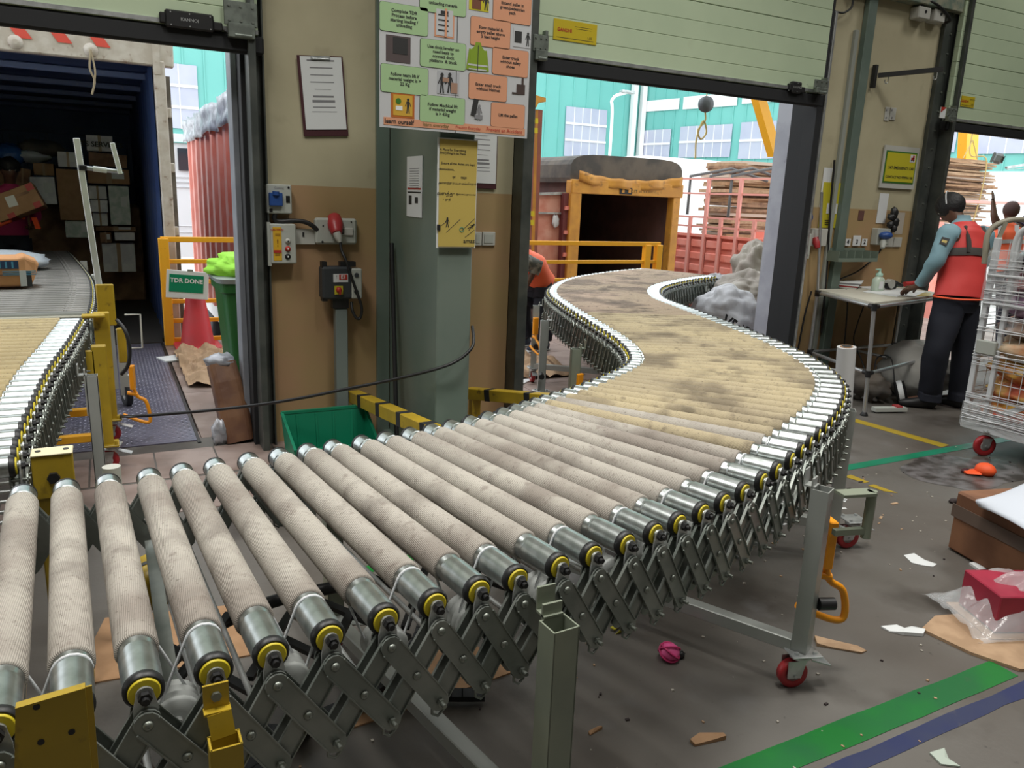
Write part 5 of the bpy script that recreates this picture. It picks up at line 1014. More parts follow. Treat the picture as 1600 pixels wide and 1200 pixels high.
# green picking crate
gc = thing('picking_crate', 'empty green plastic picking crate on the floor at the wall', 'crate', (1.12, 4.30, 0)); m_gcr = mat('green crate plastic', (.005, .19, .10), .4)
t = MB(); cx, cy, w0, w1, dd_, hh = 1.105, 4.34, .44, .50, .30, .26
def cr4(w_, d_, z, y0=0): return [Vector((cx-w_/2, cy-d_/2+y0, z)), Vector((cx+w_/2, cy-d_/2+y0, z)), Vector((cx+w_/2, cy+d_/2, z)), Vector((cx-w_/2, cy+d_/2, z))]
A_ = cr4(w1*.93, .26, .0); B_ = cr4(w1, .32, hh); 
def slab(a, b_, c, d, th): n_ = (b_-a).cross(d-a).normalized()*th; t.add([a, b_, c, d, a+n_, b_+n_, c+n_, d+n_], [(0, 3, 2, 1), (4, 5, 6, 7), (0, 1, 5, 4), (1, 2, 6, 5), (2, 3, 7, 6), (3, 0, 4, 7)])
slab(A_[0], A_[1], A_[2], A_[3], .006); slab(A_[3], A_[2], B_[2], B_[3], .006); slab(A_[1], A_[2], B_[2], B_[1].lerp(A_[1], .55), .006); slab(A_[3], A_[0], B_[0].lerp(A_[0], .55), B_[3], .006); slab(A_[0], A_[1], A_[1].lerp(B_[1], .42), A_[0].lerp(B_[0], .42), -.006)
for k in (-.16, -.05, .05, .16): t.bar(Vector((cx+k, cy+.125, .02)), Vector((cx+k*1.05, cy+.153, hh-.02)), .012, .012)
t.bar(B_[3], B_[2], .02, .016); t.bar(B_[3], B_[0].lerp(A_[0], .55), .016, .014); t.bar(B_[2], B_[1].lerp(A_[1], .55), .016, .014); t.bar(A_[0].lerp(B_[0], .42), A_[1].lerp(B_[1], .42), .02, .016); t.build('tub', m_gcr, gc)
t = MB(); t.box((cx-.14, cy-.152, .085), (.12, .004, .035)); t.build('barcode_label', m_paper, gc); t = MB(); t.box((cx+.16, cy-.152, .085), (.10, .004, .035)); t.build('barcode_label', m_paper, gc)
# crumpled clear bags behind the barrier
m_bagw = mat('milky plastic', (.62, .68, .58), .3, alpha=.75, bump=1., bs=25)
t = MB(); t.blob((1.62, 3.60, .13), (.22, .22, .17), .45, 3.2, seed=3, n=32, m=20, flat=0.); t.blob((1.36, 3.90, .10), (.15, .14, .12), .45, 3.5, seed=8, n=28, m=16, flat=0.); o = t.build('plastic_sheeting', m_bagw); tag(o, 'crumpled milky plastic sheeting on the floor at the foot of the green column', 'plastic bag')
t = MB(); t.blob((1.45, 4.15, .1), (.14, .1, .13), .4, 3, seed=12, n=24, m=14, flat=0.); t.blob((2.05, 4.3, .12), (.12, .1, .2), .4, 3, seed=15, n=24, m=14, flat=0.); 
# sensor, plates and brackets of the doors
def dsens(px, py, label, w_=.235):
    c = Y(px, py, 4.62); t = MB(); t.box(c, (w_, .04, .085), bev=.008); t.box(c-Vector((w_/2+.01, 0, 0)), (.03, .035, .05), bev=.005); t.box(c+Vector((w_/2+.02, 0, -.01)), (.045, .03, .04), bev=.004); o = t.build('edge_sensor', m_black); tag(o, label, 'sensor')
    t = MB(); t.text('KANNOI', c+Vector((0, -.0205, 0)), X3, Z3, .022, bold=.02); 
    for dx in (-.09, 0, .1): 
        for dz in (-.03, .03): t.cyl(c+Vector((dx, -.02, dz)), c+Vector((dx, -.022, dz)), .0035, n=8)
    t.build('lettering', m_steel, o); return c, o
c, o = dsens(296, 33, 'black safety sensor box near the lower right corner of the left dock door'); t = MB(); t.tube(smooth_path([c+Vector((.14, 0, -.01)), Y(352, 48, 4.61), Y(362, 56, 4.60)], 6), .006); t.build('sensor_lead', m_black, o)
dsens(1243, 137, 'black safety sensor box near the lower right corner of the middle dock door', .10)
for (px, py, w_, h_, lb) in ((899, 50, .33, .125, 'yellow maker plate on the middle dock door'), (1512, 159, .19, .09, 'yellow maker plate on the right dock door')):
    c = Y(px, py, 4.632); t = MB(); t.box(c, (w_, .005, h_), bev=.001); t.m(1).box(c+Vector((0, -.0028, -h_*.36)), (w_*.85, .001, .003)); t.box(c+Vector((.06, -.0028, h_*.25)), (w_*.4, .001, .002)); t.box(c+Vector((.06, -.0028, h_*.15)), (w_*.35, .001, .002)); o = t.build('maker_plate', [mat('yellow plate', (.55, .42, .02), .4), m_ink]); tag(o, lb, 'plate')
    t = MB(); t.text('GANDHI', c+Vector((-w_*.25, -.003, .0)), X3, Z3, .028, bold=.03); t.build('lettering', m_sred, o); t = MB(); t.text('1.03', c+Vector((w_*.33, -.003, -h_*.22)), X3, Z3, .022); t.build('number', m_ink, o)
def bracket(px, py, label, w_=.14, h_=.15, y=4.60, low=True):
    c = Y(px, py, y); t = MB(); t.box(c, (w_, .012, h_*.5), bev=.003); t.box(c+Vector((0, 0, -h_*.35)), (w_*.8, .04, h_*.3), bev=.003); t.box(c+Vector((w_*.35, .02, 0)), (.02, .05, h_*.8))
    if low: t.cyl(c+Vector((w_*.3, -.01, -h_*.45)), c+Vector((-w_*.2, -.01, -h_*.45)), .014, n=12)
    t.m(1)
    for dx in (-.35, .0, .35):
        for dz in (-.15, .15): q = c+Vector((dx*w_, -.006, dz*h_)); t.cyl(q, q-Vector((0, .006, 0)), .007, n=6)
    o = t.build('door_bracket', [mat('aged zinc', (.22, .25, .22), .45, .6, col2=(.16, .18, .16), ns=20), m_bolt]); tag(o, label, 'bracket')
bracket(376, 22, 'zinc corner bracket at the lower right of the left dock door', .17, .24); bracket(845, 68, 'zinc corner bracket at the lower left of the middle dock door', .11, .2); bracket(1283, 132, 'zinc corner bracket at the lower right of the middle dock door', .15, .13, 4.58); bracket(1487, 176, 'zinc corner bracket with a red and white mark on the right dock door', .13, .15, 4.58)
t = MB(); c = Y(1473, 176, 4.57); t.box(c, (.07, .006, .09)); t.m(1).prism([(-.033, -.0), (.035, .045), (-.033, .045)], c+Vector((0, -.004, 0)), X3, Z3, -Y3, .002); t.build('corner_mark', [m_paper, m_sred], bpy.data.objects['door_bracket.003'])
# ---------------- right pier
t = MB(); t.box((Y(1337, 68, 4.725).x, 4.735, 1.55), (.04, .03, 2.85), bev=.003); o = t.build('cable_trunking', mat('grey trunking', (.28, .30, .27), .5)); tag(o, 'thin grey upright trunking on the pier between the middle and right doors', 'trunking')
t = MB(); p = Y(1371, 107, 4.70); q = Y(1367, 133, 4.70); t.bar(p+Vector((0, .02, .03)), q+Vector((0, .02, -.02)), .035, .03); bk = t.build('wall_bracket', m_ink); tag(bk, 'black steel bracket arm with two hooks on the pier', 'bracket')
t = MB(); e = Y(1474, 108, 4.3); t.bar(Y(1372, 118, 4.70), e, .03, .035); t.build('arm', m_ink, bk)
for (px, py) in ((1389, 117), (1465, 111)):
    c = Y(px, py, 4.45 if px > 1400 else 4.66); t = MB(); t.tube([c, c-Z3*.03]+[c+Vector((-.02+.02*math.cos(a), 0, -.05-.02*math.sin(a))) for a in [k*.5 for k in range(-1, 8)]], .004, n=6); t.build('hook', m_steel, bk)
def wplate(name, a, b_, c, d, m, label, cat, y=4.735, th=.014, bev=.003): t = MB(); bw(t, a, b_, c, d, y, th, bev); o = t.build(name, m); return tag(o, label, cat)
for k, (a, b_) in enumerate(((1436, 1455), (1461, 1478))):
    o = wplate('junction_box', a, b_, 10+k*4, 30+k*5, m_cab2, '%s of two off-white junction boxes high on the pier' % ('left' if not k else 'right'), 'junction box', 4.66, .09, .008)
    t = MB(); cylw(t, (a+b_)/2+2, 18+k*4, 4.655, .012, .006); t.build('socket_holes', m_black, o)
t = MB(); t.tube(smooth_path([Y(1440, 8, 4.68), Y(1452, 2, 4.66), Y(1470, 12, 4.65), Y(1484, 30, 4.66), Y(1478, 36, 4.7)], 6), .012); t.tube(smooth_path([Y(1305, 18, 4.7), Y(1318, 20, 4.7), Y(1330, 12, 4.7), Y(1333, 0, 4.7)], 6), .008); o = t.build('header_cables', m_black); tag(o, 'black cables looping along the top of the pier', 'cable')
t = MB(); t.box((6.05, 4.70, 3.36), (1.5, .10, .22), bev=.005); o = t.build('cross_beam', mat('mottled green beam', (.15, .2, .16), .5, col2=(.3, .3, .22), ns=14)); tag(o, 'green horizontal beam across the top of the pier', 'beam')
o = wplate('wall_fixing', 1383, 1390, 167, 189, m_cab2, 'small four-hole white wall fixing with a half disc below the bracket arm', 'fixing', 4.742, .007); t = MB(); bw(t, 1391, 1400, 168, 188, 4.742, .006, .003)
for (a, c) in ((1385.5, 172), (1394, 172), (1385, 184), (1394, 184)): cylw(t.m(1), a, c, 4.739, .008, .004)
t.build('disc', [m_cab2, m_grey], o)
sg = thing('emergency_sign', 'yellow and green emergency contact sign in a white frame on the pier', 'sign', Y(1405, 262, 4.74)); cs = Y(1405, 262, 4.735)
t = MB(); t.box(cs, (.46, .012, .36)); t.build('frame', m_cab2, sg); t = MB(); t.box(cs+Vector((0, -.008, 0)), (.41, .004, .27)); t.build('green_border', m_sgreen2, sg); t = MB(); t.box(cs+Vector((0, -.011, 0)), (.385, .003, .245)); f2 = t.build('sign_face', m_acid, sg)
t = MB(); t.text('24/7 EMERGENCY CAR', cs+Vector((.01, -.013, -.005)), X3, Z3, .034, bold=.02); t.text('CONTACT NO 9789961108', cs+Vector((.0, -.013, -.085)), X3, Z3, .030, bold=.02); t.build('lettering', m_ink, f2)
t = MB(); t.box(cs+Vector((.145, -.0135, .085)), (.065, .002, .065)); t.m(1).box(cs+Vector((.145, -.015, .08)), (.045, .002, .022)); t.box(cs+Vector((.155, -.015, .095)), (.022, .002, .03)); t.m(2).cyl(cs+Vector((.130, -.015, .068)), cs+Vector((.130, -.017, .068)), .008); t.cyl(cs+Vector((.158, -.015, .068)), cs+Vector((.158, -.017, .068)), .008); t.build('vehicle_symbol', [m_paper, m_sred, m_ink], f2)
o = wplate('paper_strip', 1372, 1386, 302, 349, m_paper, 'long white paper strip hanging under the yellow sign', 'paper', 4.745, .003, 0)
o = wplate('brown_sticker', 1341.5, 1350, 329, 344, mat('brown sticker', (.13, .06, .05), .6), 'small square brown sticker on the pier just below the paint line', 'sticker', 4.745, .003, 0)
o = wplate('notice_board', 1283, 1310, 285, 356, m_acid, 'narrow yellow notice sheet behind the trunking', 'notice', 4.742, .004, 0); t = MB(); bw(t, 1292, 1308, 318, 334, 4.738, .003); t.m(1).text('!', Y(1296, 327, 4.736), X3, Z3, .06); 
for k in range(3): bw(t, 1289, 1301, 344+k*3, 345+k*3, 4.738, .002)
t.build('print', [m_paper, m_ink], o)
o = wplate('pinned_sheet', 1284, 1297, 262, 324, m_paper, 'faded white sheet taped beside the yellow notice', 'paper', 4.744, .002, 0)
o = wplate('door_control_box', 1249, 1267, 365, 405, m_cab, 'pale door control box with orange label right of the middle door', 'control box', 4.66, .085, .006); t = MB(); bw(t, 1251, 1256, 368, 403, 4.657, .004); t.build('orange_label', MATS['orange label'], o)
for py in (375, 388, 399): t = MB(); cylw(t, 1261, py, 4.652, .012, .008); t.build('button', m_grey, o)
o = wplate('industrial_socket', 1255, 1269, 331, 352, m_cab2, 'small white socket with a blue lid over the right-hand door control box', 'socket', 4.70, .05, .005); t = MB(); t.blob(Y(1262, 340, 4.68), (.045, .04, .05), .05, 2); t.build('socket_lid', m_bluep, o)
o = wplate('plug_socket', 1269, 1293, 357, 385, m_cab2, 'white socket plate with a red plug right of the orange labelled box', 'socket', 4.71, .04, .006); t = MB(); t.lathe([(.03, 0), (.035, .04), (.02, .09)], Y(1275, 372, 4.70), (-.1, -.4, -.9), n=16); t.build('red_plug', m_redp, o)
o = wplate('industrial_socket', 1371, 1391, 357, 383, m_cab, 'grey socket with a blue lid at the right edge of the pier', 'socket', 4.68, .07, .006); t = MB(); t.blob(Y(1384, 368, 4.65), (.07, .05, .035), .05, 2); t.m(1).lathe([(.022, 0), (.03, .05), (.018, .1)], Y(1381, 372, 4.66), (-.4, -.3, -.85), n=14); t.build('blue_lid', [m_bluep, m_cab], o)
for k, (a, b_) in enumerate(((1382, 1396), (1397, 1409))): wplate('light_switch', a, b_, 371, 386, m_cab2, '%s small square switch beside the blue lidded socket on the pier' % ('left' if not k else 'right'), 'switch')
t = MB(); 
for (u, v, rx, rz) in ((1397, 334, .035, .06), (1393, 339, .04, .03), (1399, 347, .04, .04), (1391, 351, .03, .03), (1396, 357, .035, .035)): t.blob(Y(u, v, 4.69), (rx, .03, rz), .3, 2, seed=u)
t.tube([Y(1396, 345, 4.70), Y(1394, 360, 4.70), Y(1390, 368, 4.68)], .012); o = t.build('black_strap', m_black); tag(o, 'bunched black strap hanging above the blue lidded socket', 'strap')
o = wplate('peeled_paint', 1400, 1412, 332, 366, mat('exposed plaster', (.42, .38, .32), .8), 'pale scar of peeled paint at the right edge of the pier', 'mark', 4.7485, .0012, 0)
o['kind'] = 'stuff'
for k, (a, b_, s_) in enumerate(((1321.5, 1329, '4'), (1333, 1345, '3'), (1347, 1355, '2'))):
    o = wplate('number_tag', a, b_, 368 if k == 1 else 373, 384, m_paper, 'white number %s tag standing behind the grey tray' % ('four', 'three', 'two')[k], 'tag', 4.735, .004, 0); t = MB(); p = Y((a+b_)/2, 378, 4.733); t.text(s_, p, X3, Z3, .055, bold=.03); t.build('number', m_ink, o)
tr_ = thing('wall_tray', 'grey green divided tray fixed to the pier above the table', 'tray', Y(1341, 396, 4.6)); a = Y(1311, 396, 4.60); b_ = Y(1371, 402, 4.60); zc = (a.z+b_.z)/2; m_tray = mat('grey green tray', (.16, .20, .16), .5)
t = MB(); t.box(((a.x+b_.x)/2, 4.67, zc-.05), (b_.x-a.x, .15, .01)); t.box(((a.x+b_.x)/2, 4.60, zc-.04), (b_.x-a.x, .008, .03)); t.box(((a.x+b_.x)/2, 4.742, zc+.0), (b_.x-a.x, .008, .11))
for k in range(6): t.box((a.x+(b_.x-a.x)*k/5, 4.67, zc-.01), (.006, .145, .09))
t.build('tray_body', m_tray, tr_)
t = MB(); t.tube(smooth_path([Y(1378, 386, 4.66), Y(1372, 396, 4.68), Y(1358, 410, 4.7), Y(1340, 424, 4.72), Y(1318, 434, 4.72)], 6), .007); t.tube([Y(1318, 434, 4.72), Y(1310, 437, 4.72)], .007); o = t.build('socket_cable', m_black); tag(o, 'thin black cable running down from the blue lidded socket behind the table', 'cable')
# ================================================================ things on the floor and at the table
random.seed(33)
def flatpoly(name, pts, m, label, cat, th=.003, kind=None, z=0., group=None, px=True, wav=0.):
    P_ = [F(a, b_, z) if px else Vector((a, b_, z)) for a, b_ in pts]; n = len(P_); t = MB(); t.add([p+Vector((0, 0, .0005+wav*random.random())) for p in P_]+[p+Vector((0, 0, th+wav*random.random())) for p in P_], [list(range(n))[::-1], list(range(n, 2*n))]+[(i, (i+1) % n, n+(i+1) % n, n+i) for i in range(n)])
    o = t.build(name, m); return tag(o, label, cat, group, kind)
def world_poly(name, pts, m, label, cat, th=.003): return flatpoly(name, pts, m, label, cat, th, px=False)
m_tg = mat('green floor tape', (.004, .155, .022), .4, col2=(.006, .12, .03), ns=4, coord='World', dirt=((.05, .1, .05), 20, .68, .5)); m_tb = mat('blue floor tape', (.012, .02, .085), .5, col2=(.02, .028, .08), ns=6, coord='World', dirt=((.12, .11, .1), 9, .6, .6))
m_tg2 = mat('teal green floor tape', (.008, .17, .085), .35, col2=(.012, .2, .11), ns=3, coord='World'); m_ty = mat('yellow floor paint', (.36, .25, .015), .5, coord='World', dirt=((.2, .14, .06), 12, .6, .7))
def ragged(x0, x1, y0, y1, n, j):
    a = [(x0+(x1-x0)*i/n, y0+random.uniform(-j, j)) for i in range(n+1)]; b_ = [(x1-(x1-x0)*i/n, y1+random.uniform(-j, j)) for i in range(n+1)]; return a+b_
world_poly('floor_tape', ragged(.2, 2.71, 1.264, 1.364, 24, .002), m_tg, 'wide bright green tape line crossing the near floor at the lower right', 'floor tape', .002)
world_poly('floor_tape', ragged(.2, 4.2, 1.185, 1.238, 40, .004), m_tb, 'worn blue tape line running along the near side of the wide green one', 'floor tape', .0015)
world_poly('floor_tape', ragged(3.75, 7.6, 3.0, 3.075, 20, .002), m_tg2, 'narrower teal green tape line on the far floor passing the roll cage wheel', 'floor tape', .002)
world_poly('floor_tape', [(4.93, 3.80), (5.02, 3.82), (5.09, 3.1), (4.99, 3.09)], m_ty, 'yellow line on the far floor in front of the table leg', 'floor tape', .002)
world_poly('floor_tape', [(3.83, 2.93), (3.9, 2.94), (3.9, 2.81), (3.86, 2.81)], m_ty, 'short yellow dash beside the conveyor, nearer the leg', 'floor tape', .002); world_poly('floor_tape', [(3.84, 2.77), (3.89, 2.77), (3.90, 2.62), (3.85, 2.67)], m_ty, 'short pointed yellow dash farther out on the open floor', 'floor tape', .002)
# wet patch under the cage wheel
t = MB(); n = 40; pts = []
for i in range(n): a = 2*PI*i/n; r = 1+.35*noise.noise(Vector((math.cos(a)*1.6, math.sin(a)*1.6, 4))); pts.append(Vector((4.62+.42*r*math.cos(a), 2.72+.30*r*math.sin(a), .0012)))
t.add(pts, [list(range(n))]); o = t.build('water_puddle', mat('wet concrete film', (.05, .043, .038), .28, spec=.35, col2=(.16, .15, .15), ns=9, coord='World')); tag(o, 'wet shiny patch on the concrete under the roll cage wheel', 'puddle', kind='stuff')
# scattered scraps
def scrap(name, pts, m, label, cat='cardboard', hgt=.012, px=True):
    P_ = [F(a, b_) for a, b_ in pts]; c = sum(P_, Vector())/len(P_); t = MB(); n = len(P_)
    top = [p+Z3*(hgt*(.3+random.random())) for p in P_]; bot = [p-Z3*.0+Z3*.001 for p in P_]; mid = c+Z3*hgt*1.3
    t.add(top+[mid]+bot, [(i, (i+1) % n, n) for i in range(n)]+[(i, n+1+i, n+1+(i+1) % n, (i+1) % n) for i in range(n)]+[list(range(n+1, 2*n+1))[::-1]]); o = t.build(name, m); return tag(o, label, cat)
scrap('cardboard_scrap', [(1078, 1160), (1092, 1151), (1130, 1148), (1134, 1156), (1118, 1160), (1086, 1167)], m_card, 'torn tan cardboard scrap on the near floor, left of the wide green tape'); scrap('wooden_sliver', [(919, 1147), (937, 1137), (941, 1140), (922, 1150)], m_card, 'thin brown sliver of wood on the near floor right of the tall green post', 'scrap')
scrap('cardboard_scrap', [(1272, 998), (1290, 1000), (1340, 1010), (1354, 1018), (1346, 1022), (1300, 1014), (1276, 1010)], m_card2, 'long torn strip of cardboard beside the near caster wheel'); scrap('paper_scrap', [(1376, 981), (1400, 981), (1412, 987), (1424, 981), (1445, 988), (1442, 995), (1412, 993), (1390, 988)], m_paper, 'twisted white paper scrap on the open floor at lower right', 'paper')
scrap('paper_scrap', [(1412, 868), (1428, 866), (1445, 876), (1464, 882), (1458, 886), (1440, 884), (1424, 880)], m_paper, 'torn white label on the floor in the middle right distance', 'paper', .006); scrap('paper_scrap', [(1452, 1178), (1475, 1172), (1482, 1186), (1500, 1200), (1470, 1196)], mat('pale green paper', (.4, .46, .4), .6), 'pale paper scrap beyond the blue tape at the bottom edge', 'paper', .006)
scrap('cardboard_scrap', [(1488, 828), (1500, 812), (1536, 822), (1564, 836), (1558, 848), (1530, 850), (1500, 840)], m_card2, 'crumpled brown paper mailer with a white label near the big carton', hgt=.03); t = MB(); t.box(F(1522, 835, .035), (.09, .035, .002), rot(z=-.9)); t.build('white_label', m_paper, bpy.data.objects['cardboard_scrap.002'])
scrap('cardboard_scrap', [(1503, 853), (1520, 847), (1566, 862), (1562, 876), (1530, 866)], m_card, 'flat orange brown cardboard piece just in front of the crumpled mailer', hgt=.02); scrap('paper_scrap', [(1514, 882), (1548, 876), (1552, 890), (1530, 894)], m_paper, 'white paper corner beside the foot of the big carton', 'paper', .01)
world_poly('cardboard_sheet', [(2.66, 1.60), (2.80, 1.64), (3.3, 1.50), (3.5, 1.3), (3.0, 1.16), (2.74, 1.28), (2.68, 1.42)], m_card2, 'large flattened cardboard sheet under the red box bundle', 'cardboard', .012)
for (px, py, m, lb) in ((1342, 744, m_paper, ''),): pass
t = MB(); random.seed(5)
for k in range(170):
    x, y_ = random.choice(((random.uniform(.8, 3.2), random.uniform(.9, 2.6)), (random.uniform(2.8, 5.2), random.uniform(1.8, 3.2)), (random.uniform(0, 2), random.uniform(1.2, 2.2)))); s = random.uniform(.002, .006); t.cur = random.choice((0, 0, 1, 2)); t.box((x, y_, s/2), (s*random.uniform(1, 2.5), s*1.4, s), rotz(random.random()*3))
o = t.build('floor_grit', [mat('grit', (.4, .37, .32), .8), mat('dark grit', (.03, .02, .02), .8), m_card2]); tag(o, 'small chips, crumbs and dust scattered over the warehouse floor', 'debris', kind='stuff')
t = MB()
for k in range(46):
    x, y_ = 3.35+random.gauss(0, .28), 2.55+random.gauss(0, .16); s = random.uniform(.008, .03); t.cur = random.choice((0, 1, 2)); t.box((x, y_, .002), (s*1.8, s*.6, .003), rotz(-.5+random.random()))
o = t.build('paper_fragments', [m_card2, m_paper, MATS['dark grit']]); tag(o, 'trodden fragments of brown paper strewn across the open floor', 'debris', kind='stuff')
# pink ball of tape, orange cap, small bottle
t = MB(); c = F(1045, 1030)+Vector((0, 0, .028)); t.blob(c, (.036, .034, .030), .10, 3, seed=2, n=24, m=14); yb = t.build('ribbon_ball', mat('pink ribbon', (.75, .10, .30), .5)); tag(yb, 'small bright pink ball of ribbon on the floor under the conveyor edge', 'ball')
t = MB(); 
for k in range(3): t.tube([c+rot(.6, .3*k, k) @ Vector((.038*math.cos(a), .037*math.sin(a), .004*k)) for a in [i*PI/8 for i in range(17)]], .0035, n=6)
t.build('wound_strand', mat('deep pink strand', (.55, .03, .15), .5), yb); t = MB(); t.blob(F(1062, 1028)+Vector((0, 0, .012)), (.018, .014, .013), .4, 3); t.build('black_tuft', m_black, yb)
t = MB(); cc = F(1535, 742); t.blob(cc+Vector((.02, 0, .03)), (.055, .06, .045), .05, 2, n=18, m=10, flat=.001); t.loft([(cc+Vector((-.02, .02, .015)), .05, .008), (cc+Vector((-.09, .06, .01)), .03, .006)], ref=(0, 1, 0)); o = t.build('baseball_cap', mat('orange cap cloth', (.85, .10, .02), .6)); tag(o, 'bright orange cap lying on the floor below the roll cage wheel', 'cap')
t = MB(); t.blob(F(1528, 795)+Vector((0, 0, .03)), (.05, .04, .03), .4, 3, seed=9, flat=0); o = t.build('clear_wrapper', m_film); tag(o, 'crumpled clear wrapper beside the big carton', 'wrapper')
for (px, py, m, lb) in ((1490, 785, MATS['dark grit'], 'small black lump of rubbish on the dirty floor patch'), (1508, 700-10+48, m_maroon, 'small dark red scrap near the orange cap')): t = MB(); t.blob(F(px, py)+Vector((0, 0, .01)), (.035, .02, .012), .4, 3, seed=px, flat=0); o = t.build('rubbish_lump', m); tag(o, lb, 'rubbish')
# fallen yellow tag under the conveyor
t = MB(); t.box(F(970, 990)+Vector((0, 0, .012)), (.02, .002, .05), rot(.5, .5, .3)); t.box(F(975, 985)+Vector((0, .03, .012)), (.10, .02, .004), rotz(.4)); o = t.build('yellow_tag', m_acid); tag(o, 'small yellow tag lying on the floor beneath the scissor links', 'tag')
# big carton with a white board on top at the right edge
bc = thing('large_carton', 'worn dark brown carton standing at the right edge of the picture', 'box', (3.7, 1.75, 0)); R = rotz(-.25)
t = MB(); t.box((3.70, 1.74, .15), (.60, .46, .29), R, bev=.01); t.build('carton_body', mat('dark worn carton', (.24, .11, .055), .75, col2=(.16, .07, .035), ns=4, bump=.2, bs=9), bc)
t = MB(); t.box(Vector((3.70, 1.74, .20))+R @ Vector((-.303, -.0, 0)), (.004, .47, .06), R); t.box(Vector((3.70, 1.74, .20))+R @ Vector((0, -.233, 0)), (.60, .004, .06), R); t.build('brown_tape', mat('grey brown tape', (.14, .1, .08), .25), bc)
t = MB(); p0, p1, p2 = Vector((2.93, 1.66, .50)), Vector((3.42, 1.94, .53)), Vector((3.85, 1.35, .56))
t.sheet(lambda u, v: Vector((2.80+u*.95+v*.12, 1.52+.30*u*.3-v*.0+.36*v-.05*u, .485+.03*u-.05*math.sin(PI*v)*(1-u)+.02*v)), 14, 8, .006); t.build('white_board', mat('white foam board', (.62, .66, .74), .5), bc) if False else None
t = MB(); t.sheet(lambda u, v: F(1531, 792, .30).lerp(F(1545, 784, .31), v)*(1-u)+F(1690, 900, .33).lerp(F(1680, 735, .33), v)*u+Z3*(.03*math.sin(PI*u)+.02*math.sin(PI*v))-_u*.0+(_r*-1)*.04*math.sin(PI*v)*(1-u), 16, 10, .005); o = t.build('white_sheet', mat('white foam board', (.62, .66, .74), .5)); tag(o, 'curved white sheet draped over the top of the worn brown carton', 'sheet')
# red package tray under film
rp2 = thing('red_box_bundle', 'pinkish red box wrapped in loose clear film lying on flattened cardboard', 'package', (2.95, 1.5, 0)); R = rotz(-.42)
t = MB(); cb_ = Vector((3.16, 1.45, .095)); t.box(cb_, (.52, .22, .15), R, bev=.004); t.build('red_box', mat('crimson box', (.36, .02, .05), .45, col2=(.28, .015, .04), ns=6), rp2)
t = MB(); t.box(cb_+R @ Vector((.06, -.112, -.0)), (.16, .004, .11), R); t.build('open_end', mat('dark box inside', (.04, .008, .01), .7), rp2)
t = MB(); t.box(cb_+R @ Vector((0, -.01, -.085)), (.60, .27, .012), R); t.build('cardboard_tray', m_card2, rp2)
def filmfn(u, v):
    p = cb_+R @ Vector((-.36+u*.8, -.17+v*.36, 0)); e = math.exp(-((u-.5)/.42)**4-((v-.5)/.40)**4); return Vector((p.x, p.y, .012+e*.185+.05*noise.noise(Vector((u*9, v*7, 2)))*(.4+e)))
t = MB(); t.sheet(filmfn, 44, 26, .001); t.build('clear_film', m_film, rp2)
# ------------- table with papers
tb = thing('work_table', 'light tube-framed work table covered with papers against the pier', 'table', (5.75, 4.25, 0)); ZT = .875
TA, TB_, TC, TD = Vector((5.10, 3.86, ZT)), Vector((5.40, 4.66, ZT)), Vector((6.55, 4.68, ZT)), Vector((6.40, 4.16, ZT)); m_alu = mat('aluminium tube', (.58, .60, .62), .3, .8)
t = MB(); off = Vector((0, 0, .012)); 
t.add([TA+off, TD+off, TC+off, TB_+off, TA-off*.3, TD-off*.3, TC-off*.3, TB_-off*.3], [(0, 1, 2, 3), (7, 6, 5, 4), (0, 4, 5, 1), (1, 5, 6, 2), (2, 6, 7, 3), (3, 7, 4, 0)]); t.build('table_top', mat('cream table top', (.52, .5, .42), .4, dirt=((.35, .33, .25), 6, .55, .5)), tb)
def dn(p, z, k=0.): q = p.copy(); q.z = z; return q
for a in (TA, TB_, TC, TD):
    t = MB(); q = dn(a, .03); q.x += .07 if a is TA else 0; t.cyl(a-Z3*.02, q, .0155, n=14); lg = t.build('leg', m_alu, tb); t = MB(); t.lathe([(.016, .03), (.028, .012), (.03, 0)], dn(q, 0), Z3, n=14); t.build('foot', m_black, lg)
ZS = .34
for z, pr_ in ((ZT-.018, ((TA, TB_), (TA, TD), (TD, TC), (TB_, TC))), (ZS, ((TA, TB_), (TA, TD), (TD, TC), (TB_, TC)))):
    for a, b_ in pr_: t = MB(); a2, b2 = dn(a, z), dn(b_, z); a2.x += .045 if (a is TA and z == ZS) else 0; t.cyl(a2, b2, .014, n=12); t.build('rail', m_alu, tb)
for a in (TA, TB_, TC, TD):
    for z in (ZT-.018, ZS): t = MB(); q = dn(a, z); q.x += .045 if (a is TA and z == ZS) else 0; t.cyl(q-Z3*.03, q+Z3*.022, .021, n=12); d1 = (TD-TA).normalized() if a in (TA, TB_) else (TA-TD).normalized(); d2 = (TB_-TA).normalized() if a in (TA, TD) else (TA-TB_).normalized(); t.cyl(q, q+d1*.06, .019, n=12); t.cyl(q, q+d2*.06, .019, n=12); t.build('joint', m_black, tb)
t = MB(); t.cyl((5.40, 4.70, .88), Y(1358, 225, 4.70)-Vector((.0, 0, .0)), .012, n=10); 
t = MB(); t.cyl(dn(TB_, ZT), Y(1284, 300, 4.66), .012, n=10); t.build('upright_tube', m_alu, tb)
t = MB(); t.cyl((5.9, 4.27, ZS), (5.9, 4.66, ZS), .013); t.build('middle_rail', m_alu, tb)
ZP = ZT+.013
def sheetp(a, b_, c, d, label, m=None, name='paper_sheet', cat='paper', th=.002, z=0.):
    P_ = [F(x, y_, ZP+z) for x, y_ in (a, b_, c, d)]; t = MB(); t.add(P_+[p+Z3*th for p in P_], [(3, 2, 1, 0), (4, 5, 6, 7), (0, 1, 5, 4), (1, 2, 6, 5), (2, 3, 7, 6), (3, 0, 4, 7)]); o = t.build(name, m or m_paper); return tag(o, label, cat)
